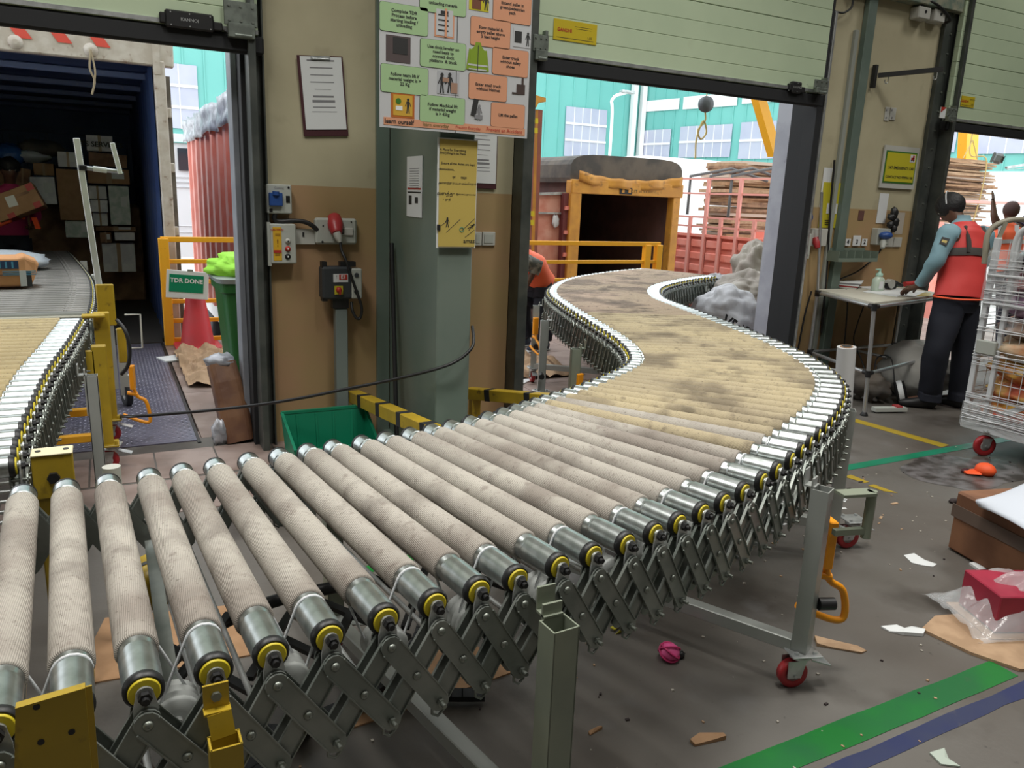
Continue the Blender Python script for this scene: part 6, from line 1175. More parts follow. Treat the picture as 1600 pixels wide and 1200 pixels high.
for k in range(5): sheetp((1282+k, 447-k*1.9), (1338+k*2, 452-k*2), (1346+k, 446-k*1.8), (1296+k, 440-k*1.4), '%s file in the paper pile at the left end of the table' % ('lowest', 'second lowest', 'middle', 'second highest', 'top')[k], (m_cab2, mat('red file', (.3, .03, .03), .5), m_paper, m_grey, m_paper)[k], 'file_folder', 'file', .010, .001+k*.0115)
sheetp((1348, 456), (1402, 464), (1420, 456), (1372, 449), 'open white register spread on the middle of the table'); sheetp((1378, 459), (1428, 464), (1446, 456), (1402, 450), 'white form by the writing hand', z=.003); sheetp((1395, 447), (1432, 449), (1438, 445), (1400, 443), 'green backed pad at the rear of the table', mat('green pad', (.05, .14, .08), .5), th=.01); sheetp((1428, 462), (1452, 463), (1455, 458), (1432, 457), 'yellowish form at the right end of the table', m_syel, z=.002); sheetp((1340, 449), (1366, 452), (1372, 448), (1350, 445), 'small crumpled white slip beside the files')
bt = thing('sanitizer_bottle', 'translucent pump bottle with a pale green cap standing on the table', 'bottle', (6.15, 4.45, ZP)); c = Y(1371, 449, 4.45); c.z = ZP
t = MB(); t.loft([(c+Z3*.002, .05, .036, .7), (c+Z3*.01, .055, .04, .7), (c+Z3*.10, .055, .04, .7), (c+Z3*.125, .03, .025), (c+Z3*.135, .018, .018)], ref=X3, n=20); t.build('bottle_body', mat('milky bottle', (.55, .66, .55), .25, alpha=.85), bt)
t = MB(); t.lathe([(.03, .0), (.03, .02), (.012, .03), (.01, .05)], c+Z3*.13, Z3, n=14); t.box(c+Vector((-.02, 0, .185)), (.06, .015, .012), bev=.003); t.build('pump', mat('pale green cap', (.35, .55, .45), .4), bt); t = MB(); t.box(c+Vector((-.01, -.0405, .055)), (.05, .002, .06)); t.build('label', m_paper, bt)
tp_ = thing('tape_dispenser', 'black tape gun with a roll of tape lying on the table', 'tape dispenser', (6.3, 4.5, ZP)); c = Y(1391, 449, 4.5); c.z = ZP
t = MB(); t.box(c+Vector((0, 0, .04)), (.12, .05, .06), bev=.01); t.box(c+Vector((.10, 0, .05)), (.12, .03, .03), rot(0, .3, 0), bev=.006); t.build('dispenser_body', m_black, tp_); t = MB(); t.cyl(c+Vector((-.02, -.03, .055)), c+Vector((-.02, .02, .055)), .04, n=20); t.build('tape_roll', m_cab2, tp_)
t = MB(); p = Y(1420, 445, 4.55); p.z = ZP; t.cyl(p+Vector((-.06, 0, .04)), p+Vector((.2, .02, .05)), .022, n=12); o = t.build('red_tube', mat('red tube', (.4, .03, .03), .4)); tag(o, 'short red tube lying at the back of the table by the man', 'tube')
# shrink film roll standing by the conveyor, cardboard core
fr_ = thing('film_roll', 'tall white roll of stretch film standing upright beside the conveyor', 'film roll', (4.52, 3.50, 0)); c0 = Vector((4.50, 3.52, 0)); top = Y(1323, 542, 3.52)
t = MB(); t.cyl(c0, top-(top-c0)*.0, .062, n=24); t.build('film', mat('white film roll', (.6, .6, .6), .3), fr_); t = MB(); ax = (top-c0).normalized(); t.cyl(top-ax*.002, top+ax*.006, .04, n=20); t.m(1).cyl(top+ax*.005, top+ax*.007, .032, n=20); t.build('core', [m_card, m_ink], fr_)
# clutter under the table
def blobt(name, c, r, m, label, cat, nz=.35, sc=3, seed=0, flat=0.): t = MB(); t.blob(c, r, nz, sc, seed=seed, n=28, m=18, flat=flat); o = t.build(name, m); return tag(o, label, cat)
blobt('white_sack', (6.15, 4.15, .24), (.28, .30, .24), mat('grey white sack', (.38, .37, .34), .8, bump=.6, bs=10), 'large greyish white sack slumped under the right half of the table', 'sack', .22, 2, 5)
o = blobt('black_bag', (5.62, 4.22, .13), (.14, .20, .13), m_dark, 'black bag lying under the middle of the table', 'bag', .25, 2.4, 6); 
t = MB(); c = Vector((5.80, 4.02, .10)); t.lathe([(.05, -.04), (.09, -.04), (.095, 0), (.09, .04), (.05, .04)], c, (.6, -.7, .3), n=24); t.m(1).lathe([(.096, -.02), (.099, 0), (.096, .02)], c, (.6, -.7, .3), n=24, cap=False); o = t.build('tape_roll', [m_black, m_paper]); tag(o, 'black and white reel leaning under the table in front of the sack', 'reel')
t = MB(); t.cyl((5.50, 4.5, .29), (5.62, 4.10, .30), .055, n=16); t.m(1).cyl((5.622, 4.095, .30), (5.625, 4.085, .30), .035, n=16); o = t.build('cardboard_tube', [MATS['white film roll'], m_ink]); o.location.z = -.23; tag(o, 'white roll lying on its side under the table, dark core showing', 'film roll')
t = MB(); t.box((5.42, 4.42, .12), (.03, .22, .24), rotz(.3)); o = t.build('foam_board', m_paper); tag(o, 'small white panel standing behind the film roll under the table', 'panel')
t = MB(); t.box((5.32, 4.25, .06), (.16, .14, .12), rotz(.3)); o = t.build('cardboard_box', m_cdk); tag(o, 'small dark carton on the floor behind the stretch film roll', 'box')
for (x, y_, z, w_, d_, h_, m, lb, cat, nm) in ((6.9, 5.0, .82, .5, .35, .2, m_dgrey, 'dark grey crate, topmost behind the man\'s waist', 'crate', 'plastic_crate'), (6.9, 5.0, .62, .5, .35, .16, m_grey, 'grey crate under the dark one beyond the table', 'crate', 'plastic_crate'), (6.95, 5.0, .46, .2, .3, .14, m_redp, 'red box below the grey crates beyond the table', 'box', 'red_box'), (6.72, 4.98, .33, .36, .3, .12, mat('pale pink wrap', (.7, .6, .72), .5), 'pale pink wrapped package low beyond the table', 'package', 'wrapped_package')):
    t = MB(); t.box((x+.12, y_+.35, z/2+h_/4 if False else z-h_/2), (w_, d_, h_), bev=.01); o = t.build(nm, m); tag(o, lb, cat)
t = MB(); t.box((7.05, 5.35, .12), (.5, .4, .26), bev=.01); o = t.build('grey_bin', m_dgrey); tag(o, 'dark base bin carrying the stacked boxes beyond the table', 'bin')
t = MB(); t.tube(smooth_path([Y(1322, 452, 4.6), Y(1324, 480, 4.62), Y(1321, 520, 4.6), Y(1320, 545, 4.5), Y(1330, 590, 4.3)], 8), .007, n=6); o = t.build('table_cable', m_black); tag(o, 'black cable hanging straight down under the left half of the table', 'cable')
t = MB(); t.tube(smooth_path([Y(1349, 455, 4.6), Y(1350, 475, 4.6), Y(1340, 505, 4.6), Y(1334, 532, 4.55), Y(1345, 560, 4.4), Y(1362, 600, 4.2), Y(1370, 560, 4.3), Y(1392, 560, 4.2), Y(1398, 600, 4.1)], 8), .006, n=6); o = t.build('table_cable', m_black); tag(o, 'curving black cable looping under the middle of the table', 'cable')
t = MB(); t.tube(smooth_path([Y(1268, 455, 4.62), Y(1258, 490, 4.64), Y(1248, 540, 4.66), Y(1242, 570, 4.68)], 8), .008, n=6); o = t.build('wall_cable', m_black); tag(o, 'black cable dropping down the wall left of the table', 'cable')
t = MB(); t.tube(smooth_path([Y(1304, 250, 4.72), Y(1297, 330, 4.72), Y(1292, 420, 4.72), Y(1283, 520, 4.72)], 8), .009, n=6); o = t.build('wall_cable', m_black); tag(o, 'long thin black cable running down beside the grey green post', 'cable')
t = MB(); c = F(1362, 640); t.box((5.45, 3.85, .03), (.28, .06, .03), rotz(-.3)); t.m(1).box((5.53, 3.84, .035), (.05, .065, .04), rotz(-.3)); o = t.build('grey_strap', [m_cab, m_redp]); tag(o, 'grey clamp with red ends on the floor by the near table leg', 'clamp')
# ------------- roll cage
rc_ = thing('roll_cage', 'white wire roll cage packed with wrapped goods at the right edge', 'trolley', (5.5, 2.6, 0)); m_cage = mat('white cage enamel', (.62, .64, .66), .4)
X0, X1, Y0, Y1 = 5.08, 5.85, 1.95, 3.02
for (x, y_, zt) in ((X0, Y1, 1.42), (X0, Y0, 1.5), (X1, Y1, 1.5), (X1, Y0, 1.5)): t = MB(); t.box((x, y_, .16+(zt-.16)/2), (.035, .035, zt-.16), bev=.004); t.build('post', m_cage, rc_)
t = MB(); t.box((X0, Y1-.13, .8), (.03, .03, 1.28), bev=.004); t.build('post', m_cage, rc_)
for a, b_ in (((X0, Y0), (X0, Y1)), ((X0, Y1), (X1, Y1)), ((X1, Y0), (X1, Y1)), ((X0, Y0), (X1, Y0))): t = MB(); t.bar((*a, .185), (*b_, .185), .04, .05, bev=.003); t.build('base_rail', m_cage, rc_)
t = MB(); t.box(((X0+X1)/2, (Y0+Y1)/2, .19), (X1-X0, Y1-Y0, .02)); t.build('base_deck', m_cage, rc_)
t = MB(); t.bar((X0, Y1-.1, .22), (X0, Y0+.35, .62), .028, .034); t.build('brace', m_cage, rc_)
t = MB(); t.tube(smooth_path([(X0-.0, Y1-.12, 1.22), (X0-.0, Y1-.12, 1.42), (X0, Y1-.2, 1.5), (X0, Y1-.45, 1.52), (X0, Y0+.0, 1.52)], 8), .022, n=10); t.tube(smooth_path([(X0, Y1-.3, 1.5), (X0, Y1-.36, 1.42), (X0, Y1-.5, 1.28)], 6), .018, n=8); t.build('top_hoop', m_cage, rc_)
t = MB()
for k in range(16): y_ = Y0+.04+k*(Y1-Y0-.17)/15; t.cyl((X0+.003, y_, .2), (X0+.003, y_, 1.46), .0028, n=6)
for k in range(15): z = .24+k*.085; t.cyl((X0, Y0, z), (X0, Y1-.13, z), .0028, n=6)
t.build('wire_mesh', m_cage, rc_)
t = MB()
for k in range(8): x = X0+.04+k*.1; t.cyl((x, Y1, .2), (x, Y1, 1.4), .0028, n=6)
for k in range(12): t.cyl((X0, Y1, .24+k*.1), (X1, Y1, .24+k*.1), .0028, n=6)
t.build('wire_mesh', m_cage, rc_)
t = MB(); t.box((X0-.03, Y1-.07, .72), (.03, .13, .09), bev=.006); t.build('latch', m_cab, rc_)
for (x, y_) in ((X0+.03, Y1-.16), (X1-.05, Y1-.12), (X0+.05, Y0+.1)): caster(rc_, (x, y_, 0), m_redpu, (.89, -.46, 0), r=.07, brake=False)
# stretch film wound round the cage
t = MB(); random.seed(9)
for (z0, z1, n) in ((1.0, 1.32, 26), (.32, .42, 10), (.60, .72, 9), (.82, .95, 5), (.2, .3, 12)):
    for k in range(n):
        z = random.uniform(z0, z1); r_ = .0022 if random.random() < .6 else .004; dz = random.uniform(-.05, .05); e = X0-.022-random.random()*.01
        t.tube([(X1, Y1+.025, z+dz), (X0+.02, Y1+.025, z), (e, Y1+.01, z-.002), (e, Y1-.25, z-dz*.3), (e, Y0, z-dz)], r_, n=5)
fw = t.build('wound_film', mat('white film strands', (.75, .76, .78), .3), rc_); fw['kind'] = 'stuff'
t = MB(); t.sheet(lambda u, v: Vector((X0-.028-.012*noise.noise(Vector((u*8, v*6, 0))), Y1+.02-u*1.1, .18+.16*v+.02*math.sin(u*9))), 30, 6, .001); t.build('film_sheet', m_film, rc_); t = MB(); t.sheet(lambda u, v: Vector((X0-.024-.01*noise.noise(Vector((u*8, v*9, 5))), Y1+.03-u*.22, .98+.36*v)), 12, 12, .001); t.build('film_sheet', m_film, rc_)
# goods in the cage
cols_ = {'gold': mat('gold crisp packets', (.55, .33, .06), .35, col2=(.6, .1, .05), ns=7, coord='World'), 'rust red': mat('rust packets', (.5, .10, .05), .4, col2=(.6, .38, .1), ns=6, coord='World'), 'cream': mat('cream bag', (.6, .5, .35), .5, col2=(.6, .25, .1), ns=5, bump=.6, bs=14, coord='World'),
         'silvery': mat('clear silver bags', (.5, .5, .52), .2, col2=(.35, .25, .2), ns=7, bump=.8, bs=14, coord='World'), 'purple': mat('purple bag', (.42, .22, .4), .4, col2=(.5, .35, .45), ns=4, bump=.6, bs=14, coord='World'), 'black': mat('black wrapped goods', (.04, .04, .05), .35, col2=(.25, .25, .27), ns=8, coord='World'), 'pink': mat('pink wrapped goods', (.6, .25, .3), .4, col2=(.6, .45, .42), ns=6, coord='World')}
rows_ = [(.30, 'gold', 'rust red', 'bottom'), (.44, 'rust red', 'gold', 'second lowest'), (.58, 'gold', 'cream', 'third lowest'), (.72, 'cream', 'silvery', 'middle'), (.86, 'silvery', 'pink', 'fourth highest'), (1.0, 'purple', 'silvery', 'third highest'), (1.14, 'pink', 'purple', 'second highest'), (1.27, 'black', 'silvery', 'top')]
for k, (z, ca_, cb3, w_) in enumerate(rows_):
    for q, (yy_, cn_) in enumerate(((2.76, ca_), (2.27, cb3))): blobt('goods_bag', (5.42, yy_, z), (.34, .28, .10), cols_[cn_], '%s bag in the %s layer of the roll cage, %s half' % (cn_, w_, ('farther', 'nearer')[q]), 'bag', .22, 2.4, 20+k*2+q, flat=.2)
blobt('goods_bag', (5.17, 2.45, 1.02), (.06, .10, .055), m_gcr, 'small green packet against the wire in the roll cage', 'bag', .1, 2, 60, flat=.2)
t = MB(); t.box((5.43, 2.50, 1.375), (.42, .62, .20), rotz(.05), bev=.01); o = t.build('cardboard_box', m_card); tag(o, 'brown carton on top of the goods in the roll cage', 'box')
t = MB(); t.bar((5.10, 3.06, 1.30), (5.13, 3.02, 1.52), .06, .02); t.tube(smooth_path([(5.08, 3.08, 1.25), (5.10, 3.10, 1.45), (5.2, 3.05, 1.53), (5.5, 3.05, 1.54)], 6), .018); o = t.build('folding_gate', mat('olive grey tube', (.28, .26, .2), .5)); tag(o, 'olive grey folded gate frame behind the corner of the roll cage', 'gate')
# ------------- white sacks outside by the conveyor
m_sack = mat('woven white sack', (.36, .33, .29), .75, col2=(.28, .25, .22), ns=3, bump=1., bs=9); m_sack2 = mat('bright white sack', (.42, .42, .44), .7, col2=(.33, .33, .35), ns=3, bump=1., bs=9)
def wrink(t, c, amp, seed):
    off = Vector((seed, 0, seed)); t.v = [tuple(Vector(v)+(Vector(v)-c).normalized()*amp*(abs(noise.noise(Vector(v)*5+off))*2+abs(noise.noise(Vector((v[0]*14, v[1]*14, v[2]*6))+off))-.8)) for v in t.v]
def sackpx(px, py, y, r, m, label, seed, R=None, nz=.25): t = MB(); c = Y(px, py, y); t.blob(c, r, nz, 2.0, seed=seed, n=72, m=44, R=R, flat=.0); wrink(t, c, .03, seed); o = t.build('sack', m); return tag(o, label, 'sack'), c
s1, c1 = sackpx(1138, 498, 5.95, (.42, .30, .33), m_sack2, 'white printed sack lying on the pile at the edge of the conveyor', 41, rot(0, .3, 0), .16)
t = MB(); nrm = (CAM-c1).normalized(); exv = Vector((.90, -.05, -.42)).normalized(); eyv = (nrm.cross(exv)).normalized(); eyv = eyv if eyv.z > 0 else -eyv
cc = c1+nrm*.40+exv*.16-eyv*.04; t.text('VERPI', cc, exv, eyv, .17, bold=.03); t.build('lettering', m_ink, s1)
sackpx(1162, 462, 6.2, (.42, .28, .24), m_sack, 'beige tied sack resting on top of the printed one', 42, rot(0, -.25, 0)); sackpx(1120, 452, 6.7, (.16, .2, .18), m_sack2, 'small white sack poking up behind the beige one', 43); sackpx(1182, 430, 6.9, (.30, .25, .42), m_sack, 'upright sack leaning by the concrete pillar', 44)
for k, (px, py, y, r, m, lb) in enumerate(((1150, 535, 6.0, (.45, .3, .28), m_sack2, 'lower white sack at the bottom of the pile outside'), (1185, 520, 6.3, (.35, .3, .35), m_sack, 'beige sack at the back of the pile against the pillar'))): sackpx(px, py, y, r, m, lb, 50+k)
# ------------- left side: bin, cone, sign, wrapped roll, paper
bn_ = thing('wheelie_bin', 'dark green wheelie bin with a lime green cloth stuffed in the top', 'bin', (.6, 5.45, 0)); m_bin = mat('dark green bin plastic', (.02, .13, .03), .4)
bx_, by_ = .93, 5.62
t = MB(); t.loft([((bx_, by_, .02), .20, .22, .25), ((bx_, by_, .1), .21, .23, .25), ((bx_, by_-.01, .86), .265, .28, .25), ((bx_, by_-.01, .87), .285, .30, .25), ((bx_, by_-.01, .94), .29, .305, .25), ((bx_, by_-.01, .95), .27, .29, .25)], ref=X3, n=40, smooth=False); t.build('bin_body', m_bin, bn_)
t = MB(); t.loft([((bx_, by_-.01, .93), .30, .315, .25), ((bx_, by_-.01, .96), .31, .325, .25), ((bx_, by_-.01, .965), .25, .27, .25)], ref=X3, n=40, smooth=False); t.build('rim', mat('grey bin rim', (.32, .36, .36), .4), bn_)
t = MB()
for sg in (-1, 1): t.cyl((bx_+sg*.2, by_+.2, .1), (bx_+sg*.25, by_+.2, .1), .1, n=20)
t.build('wheels', m_rub, bn_)
t = MB(); t.blob((bx_, by_, 1.0), (.31, .30, .12), .25, 2.6, seed=4, n=40, m=24); o = t.build('lime_cloth', mat('lime cloth', (.35, .80, .05), .7, bump=.4, bs=10)); tag(o, 'crumpled lime green cloth heaped in the top of the wheelie bin', 'cloth')
cn = thing('traffic_cone', 'faded red traffic cone standing in front of the orange railing', 'cone', (.72, 8.05, 0)); m_cone = mat('faded red cone', (.58, .035, .05), .5, col2=(.5, .05, .06), ns=4)
t = MB(); t.lathe([(.165, .03), (.155, .05), (.055, .70), (.045, .72), (.02, .73)], (.74, 8.02, 0), Z3, n=32); t.build('cone_body', m_cone, cn); t = MB(); t.box((.74, 8.02, .016), (.42, .42, .03), bev=.01); t.build('cone_base', m_cone, cn)
sgn = thing('green_sign', 'white edged green TDR DONE sign propped against the top of the red cone', 'sign', (.70, 8.2, .6)); pc_ = Y(293, 445, 7.88); R = rot(0, .09, 0)
t = MB(); t.box(pc_, (.37, .01, .26), R, bev=.003); t.build('board', m_white, sgn); t = MB(); t.box(pc_+R @ Vector((-.01, -.007, .01)), (.30, .003, .165), R); gp = t.build('green_panel', mat('sign panel green', (.01, .24, .12), .25), sgn)
t = MB(); t.text('TDR DONE', pc_+R @ Vector((-.01, -.0095, .035)), R @ X3, R @ Z3, .056, bold=.03); t.build('lettering', m_white, gp)
t = MB(); t.box(pc_+R @ Vector((.02, 0, .135)), (.05, .012, .02), R); t.build('hanger', m_steel, sgn)
wr = thing('wrapped_carton', 'tall narrow wrapped brown package leaning beside the green bin', 'package', (.60, 4.9, 0))
t = MB(); a = F(360, 712); b_ = Vector((.62, 5.02, .52)); t.loft([(Vector((.66, 4.86, .0)), .085, .075, .5), (Vector((.64, 4.9, .15)), .095, .08, .5), (Vector((.61, 4.96, .36)), .09, .075, .5), (Vector((.59, 5.0, .47)), .085, .07, .5)], ref=X3, n=20, smooth=False); t.build('brown_wrap', mat('wet brown carton', (.13, .06, .035), .5, col2=(.2, .1, .05), ns=6, bump=.5, bs=12), wr)
t = MB(); t.blob((.585, 5.0, .49), (.09, .08, .045), .4, 3, seed=3); t.build('silver_tape', m_silver_t, wr); t = MB(); t.blob((.55, 4.85, .07), (.05, .05, .09), .5, 3, seed=6, flat=0); t.build('torn_lining', m_silver_t, wr)
t = MB(); t.sheet(lambda u, v: Vector((.50+u*.78, 6.35+v*1.45-.2*u, .02+.13*abs(noise.noise(Vector((u*4, v*4, 1))))+.05*noise.noise(Vector((u*11, v*11, 1))))), 40, 40, .002, smooth=False); o = t.build('kraft_paper', m_card2); tag(o, 'large crumpled sheet of brown kraft paper on the dock floor by the cone', 'paper')
for k, (a, b_) in enumerate((((266, 552), (300, 570)), ((305, 575), (338, 586)))): p = F(*a); q = F(*b_); t = MB(); t.box(((p.x+q.x)/2, (p.y+q.y)/2, .012), (.35, .22, .012), rotz(.3+k)); o = t.build('cardboard_sheet', m_card2 if k else m_paper); tag(o, ('flat white sheet under the crumpled kraft paper', 'flat brown cardboard at the near edge of the kraft paper')[k], 'cardboard')
t = MB(); t.sheet(lambda u, v: Vector((3.05+u*.75, 5.75+v*.9, .01+.16*abs(noise.noise(Vector((u*4, v*4, 8)))))), 30, 30, .002, smooth=False); o = t.build('kraft_paper', m_card2); tag(o, 'crumpled brown paper under the conveyor outside the middle door', 'paper')
scrap('paper_scrap', [(806, 592), (830, 586), (838, 592), (815, 602)], m_paper, 'white scrap of paper left of the conveyor legs outside', 'paper'); scrap('cardboard_scrap', [(806, 624), (822, 622), (828, 630), (810, 632)], m_card, 'small card scrap on the threshold of the middle door')
# cables and cardboard on the floor below the near rollers
for k, pts in enumerate(([(.1, 2.2), (.35, 2.0), (.6, 2.05), (.85, 2.25), (1.0, 2.5)], [(.0, 1.7), (.2, 1.8), (.45, 2.0), (.7, 2.0), (.95, 1.9)], [(.0, 2.3), (.15, 2.05), (.3, 1.75), (.42, 1.6)])):
    t = MB(); P_ = smooth_path([(x, y_, .02+.01*k) for x, y_ in pts], 8)
    for i in range(len(P_)-1): t.bar(P_[i], P_[i+1]+(P_[i+1]-P_[i])*.1, .045, .018)
    o = t.build('black_strap', m_rub); tag(o, ('black webbing strap snaking on the floor under the rollers, farthest one', 'black webbing strap on the floor under the rollers, middle one', 'black webbing strap on the floor under the rollers, nearest the left plate')[k], 'strap')
for (pts, lb) in (([(.15, 1.55), (.5, 1.5), (.52, 1.75), (.2, 1.8)], 'orange brown cardboard lying under the near rollers'), ([(.55, 1.95), (1.1, 2.0), (1.05, 2.25), (.6, 2.2)], 'flattened brown cardboard under the far ends of the rollers'), ([(-.2, 2.5), (.35, 2.45), (.4, 2.8), (-.1, 2.9)], 'pinkish flat cardboard between the two conveyors')): world_poly('cardboard_sheet', pts, m_card, lb, 'cardboard', .006)
flatpoly('floor_tape', [(690, 853), (716, 856), (572, 897), (552, 890)], m_tg, 'short green tape strip on the floor under the conveyor', 'floor tape', .0015)
# ================================================================ people
m_skin = mat('brown skin', (.13, .065, .04), .5, col2=(.11, .05, .03), ns=8); m_hair = mat('black hair', (.008, .008, .009), .6, bump=.5, bs=60)
m_sky_shirt = mat('light blue uniform shirt', (.22, .37, .43), .75, bump=.35, bs=9); m_vest = mat('red hi-vis vest', (.66, .055, .05), .6, bump=.3, bs=7); m_vesto = mat('orange hi-vis vest', (.9, .14, .05), .6, bump=.3, bs=7)
m_trou = mat('dark navy trousers', (.010, .012, .022), .8, bump=.4, bs=8); m_band = mat('dark reflective band', (.07, .065, .06), .5); m_bandw = mat('silver reflective band', (.5, .5, .5), .35); m_shoe = mat('black shoe', (.01, .01, .011), .5); m_edge = mat('bright orange piping', (.95, .12, .04), .6)
def skin_mesh(nodes, edges, root, sub=2):
    keys = list(nodes); me = bpy.data.meshes.new('sk'); me.from_pydata([tuple(nodes[k][0]) for k in keys], [(keys.index(a), keys.index(b)) for a, b in edges], []); ob = bpy.data.objects.new('sk', me); COL.objects.link(ob)
    md = ob.modifiers.new('s', 'SKIN'); md.use_smooth_shade = True; sv = me.skin_vertices[0].data
    for i, k in enumerate(keys): r = nodes[k][1]; sv[i].radius = (r, r) if not isinstance(r, tuple) else r; sv[i].use_root = (k == root)
    m2 = ob.modifiers.new('b', 'SUBSURF'); m2.levels = sub; m2.render_levels = sub
    dg = bpy.context.evaluated_depsgraph_get(); dg.update(); out = bpy.data.meshes.new_from_object(ob.evaluated_get(dg)); bpy.data.objects.remove(ob)
    for p in out.polygons: p.use_smooth = True
    return out
def body(root, J, R=None, fingers=(), name='body'):
    n = {}; e = []
    def a(k, p, r): n[k] = (Vector(p), r)
    a('hip', J['hip'], .105); a('waist', J['waist'], .10); a('chest', J['chest'], .115); a('nb', J['neck'], .055); hd = Vector(J['head']); up = (hd-Vector(J['neck'])).normalized(); fw = Vector(J['face']).normalized()
    a('jaw', hd-up*.055+fw*.01, .062); a('head', hd+up*.01, .085); a('top', hd+up*.07-fw*.01, .06); a('nose', hd+fw*.088-up*.015, .014); a('earL', hd+up.cross(fw)*.083-up*.01, .014); a('earR', hd-up.cross(fw)*.083-up*.01, .014)
    e += [('hip', 'waist'), ('waist', 'chest'), ('chest', 'nb'), ('nb', 'jaw'), ('jaw', 'head'), ('head', 'top'), ('head', 'nose'), ('head', 'earL'), ('head', 'earR')]
    for s in 'LR':
        if 'sh'+s in J:
            a('sh'+s, J['sh'+s], .058); a('el'+s, J['el'+s], .042); a('wr'+s, J['wr'+s], .027); a('pa'+s, J['pa'+s], (.020, .034)); e += [('chest', 'sh'+s), ('sh'+s, 'el'+s), ('el'+s, 'wr'+s), ('wr'+s, 'pa'+s)]
            pa = Vector(J['pa'+s]); d = (pa-Vector(J['wr'+s])).normalized(); curl = Vector(J.get('curl'+s, (0, 0, -1))).normalized(); sd = d.cross(curl).normalized()
            for k, (o, l) in enumerate(((-.030, .062), (-.010, .075), (.010, .070), (.029, .055))):
                b0 = pa+d*.025+sd*o; a('f%d%s' % (k, s), b0, .0105); a('g%d%s' % (k, s), b0+d*l*.55+curl*l*.18, .009); a('h%d%s' % (k, s), b0+d*l*.8+curl*l*.6, .0075); e += [('pa'+s, 'f%d%s' % (k, s)), ('f%d%s' % (k, s), 'g%d%s' % (k, s)), ('g%d%s' % (k, s), 'h%d%s' % (k, s))]
            a('t'+s, pa-d*.012-sd*.035+curl*.012, .0115); a('u'+s, pa+d*.022-sd*.055+curl*.03, .009); e += [('pa'+s, 't'+s), ('t'+s, 'u'+s)]
        if 'hp'+s in J:
            a('hp'+s, J['hp'+s], .085); a('kn'+s, J['kn'+s], .056); a('an'+s, J['an'+s], .036); a('to'+s, J['to'+s], (.03, .022)); e += [('hip', 'hp'+s), ('hp'+s, 'kn'+s), ('kn'+s, 'an'+s), ('an'+s, 'to'+s)]
    me = skin_mesh(n, e, 'hip'); me.materials.append(m_skin); o = bpy.data.objects.new(name, me); COL.objects.link(o); o.parent = root; o.matrix_parent_inverse = PINVM(root).inverted()
    # eyes, brows and mouth on the head
    t = MB()
    for sg in (-1, 1): t.blob(hd+fw*.076+up.cross(fw)*sg*.030+up*.012, (.011, .011, .008), 0, 1, n=10, m=6)
    t.m(1)
    for sg in (-1, 1): t.blob(hd+fw*.084+up.cross(fw)*sg*.030+up*.012, (.005, .005, .005), 0, 1, n=8, m=6); t.bar(hd+fw*.083+up.cross(fw)*sg*.016+up*.030, hd+fw*.076+up.cross(fw)*sg*.045+up*.028, .008, .005)
    t.m(2).bar(hd+fw*.072+up.cross(fw)*.022-up*.052, hd+fw*.072-up.cross(fw)*.022-up*.052, .008, .010)
    t.build('face', [m_cab2, m_hair, mat('lips', (.14, .05, .045), .5)], o); return o
def wrap_n(t, amp, sc, seed):   # soft fabric folds
    off = Vector((seed, seed*2, 0)); t.v = [tuple(Vector(v)+Vector((noise.noise(Vector(v)*sc+off), noise.noise(Vector(v)*sc+off+Vector((9, 0, 0))), noise.noise(Vector(v)*sc+off+Vector((0, 9, 0)))*.5))*amp) for v in t.v]; return t
def interp(rings, k=4):   # catmull rings for smooth garments
    out = []; n = len(rings)
    for i in range(n-1):
        for j in range(k):
            u = j/k; u2 = u*u*(3-2*u); a, b = rings[i], rings[i+1]; out.append((Vector(a[0]).lerp(Vector(b[0]), u), a[1]+(b[1]-a[1])*u2, a[2]+(b[2]-a[2])*u2))
    return out+[rings[-1]]
def garment(name, m, rings, ref, parent, n=24, amp=.006, sc=9, seed=1, k=5): t = MB(); t.loft(interp(rings, k), ref=ref, n=n); wrap_n(t, amp, sc, seed); return t.build(name, m, parent)
# -------- man at the table, seen from behind and his left
f = Vector((.10, .995, 0)).normalized(); rt = Vector((f.y, -f.x, 0))
p1 = thing('person', 'person in a red hi-vis vest and light blue shirt bending over the work table', 'person', (5.97, 3.80, 0))
hip = D(1497, 462, 6.07); waist = D(1497, 432, 6.06); chest = D(1507, 385, 6.04); neck = D(1503, 349, 6.06); head = D(1485, 327, 6.12)
J = dict(hip=hip, waist=waist, chest=chest, neck=neck, head=head, face=(-.45, .7, -.75), shL=D(1481, 365, 5.92), elL=D(1462, 408, 5.92), wrL=D(1437, 446, 6.16), paL=D(1424, 450, 6.24), shR=D(1537, 368, 6.18), elR=D(1540, 408, 6.25), wrR=D(1500, 435, 6.45), paR=D(1488, 440, 6.5),
         hpL=hip-rt*.09-Z3*.03, knL=D(1463, 548, 6.10), anL=Vector((5.90, 3.83, .09)), toL=Vector((5.74, 3.97, .035)), hpR=hip+rt*.09-Z3*.03, knR=D(1507, 545, 6.22), anR=Vector((6.17, 3.74, .09)), toR=Vector((6.14, 3.93, .035)))
J['curlL'] = (0, .3, -1); J['curlR'] = (0, .3, -1)
bd1 = body(p1, J)
up1 = (neck-hip).normalized()
def TR(s, o=0.): p = hip.lerp(neck, s); return p+f*o
shirt = garment('shirt', m_sky_shirt, [(hip+Z3*.0, .165, .115), (TR(.3), .165, .115), (TR(.65), .19, .125), (TR(.85), .175, .105), (TR(.97), .09, .075), (TR(1.06), .060, .060), (TR(1.10), .058, .058)], rt, p1, seed=2)
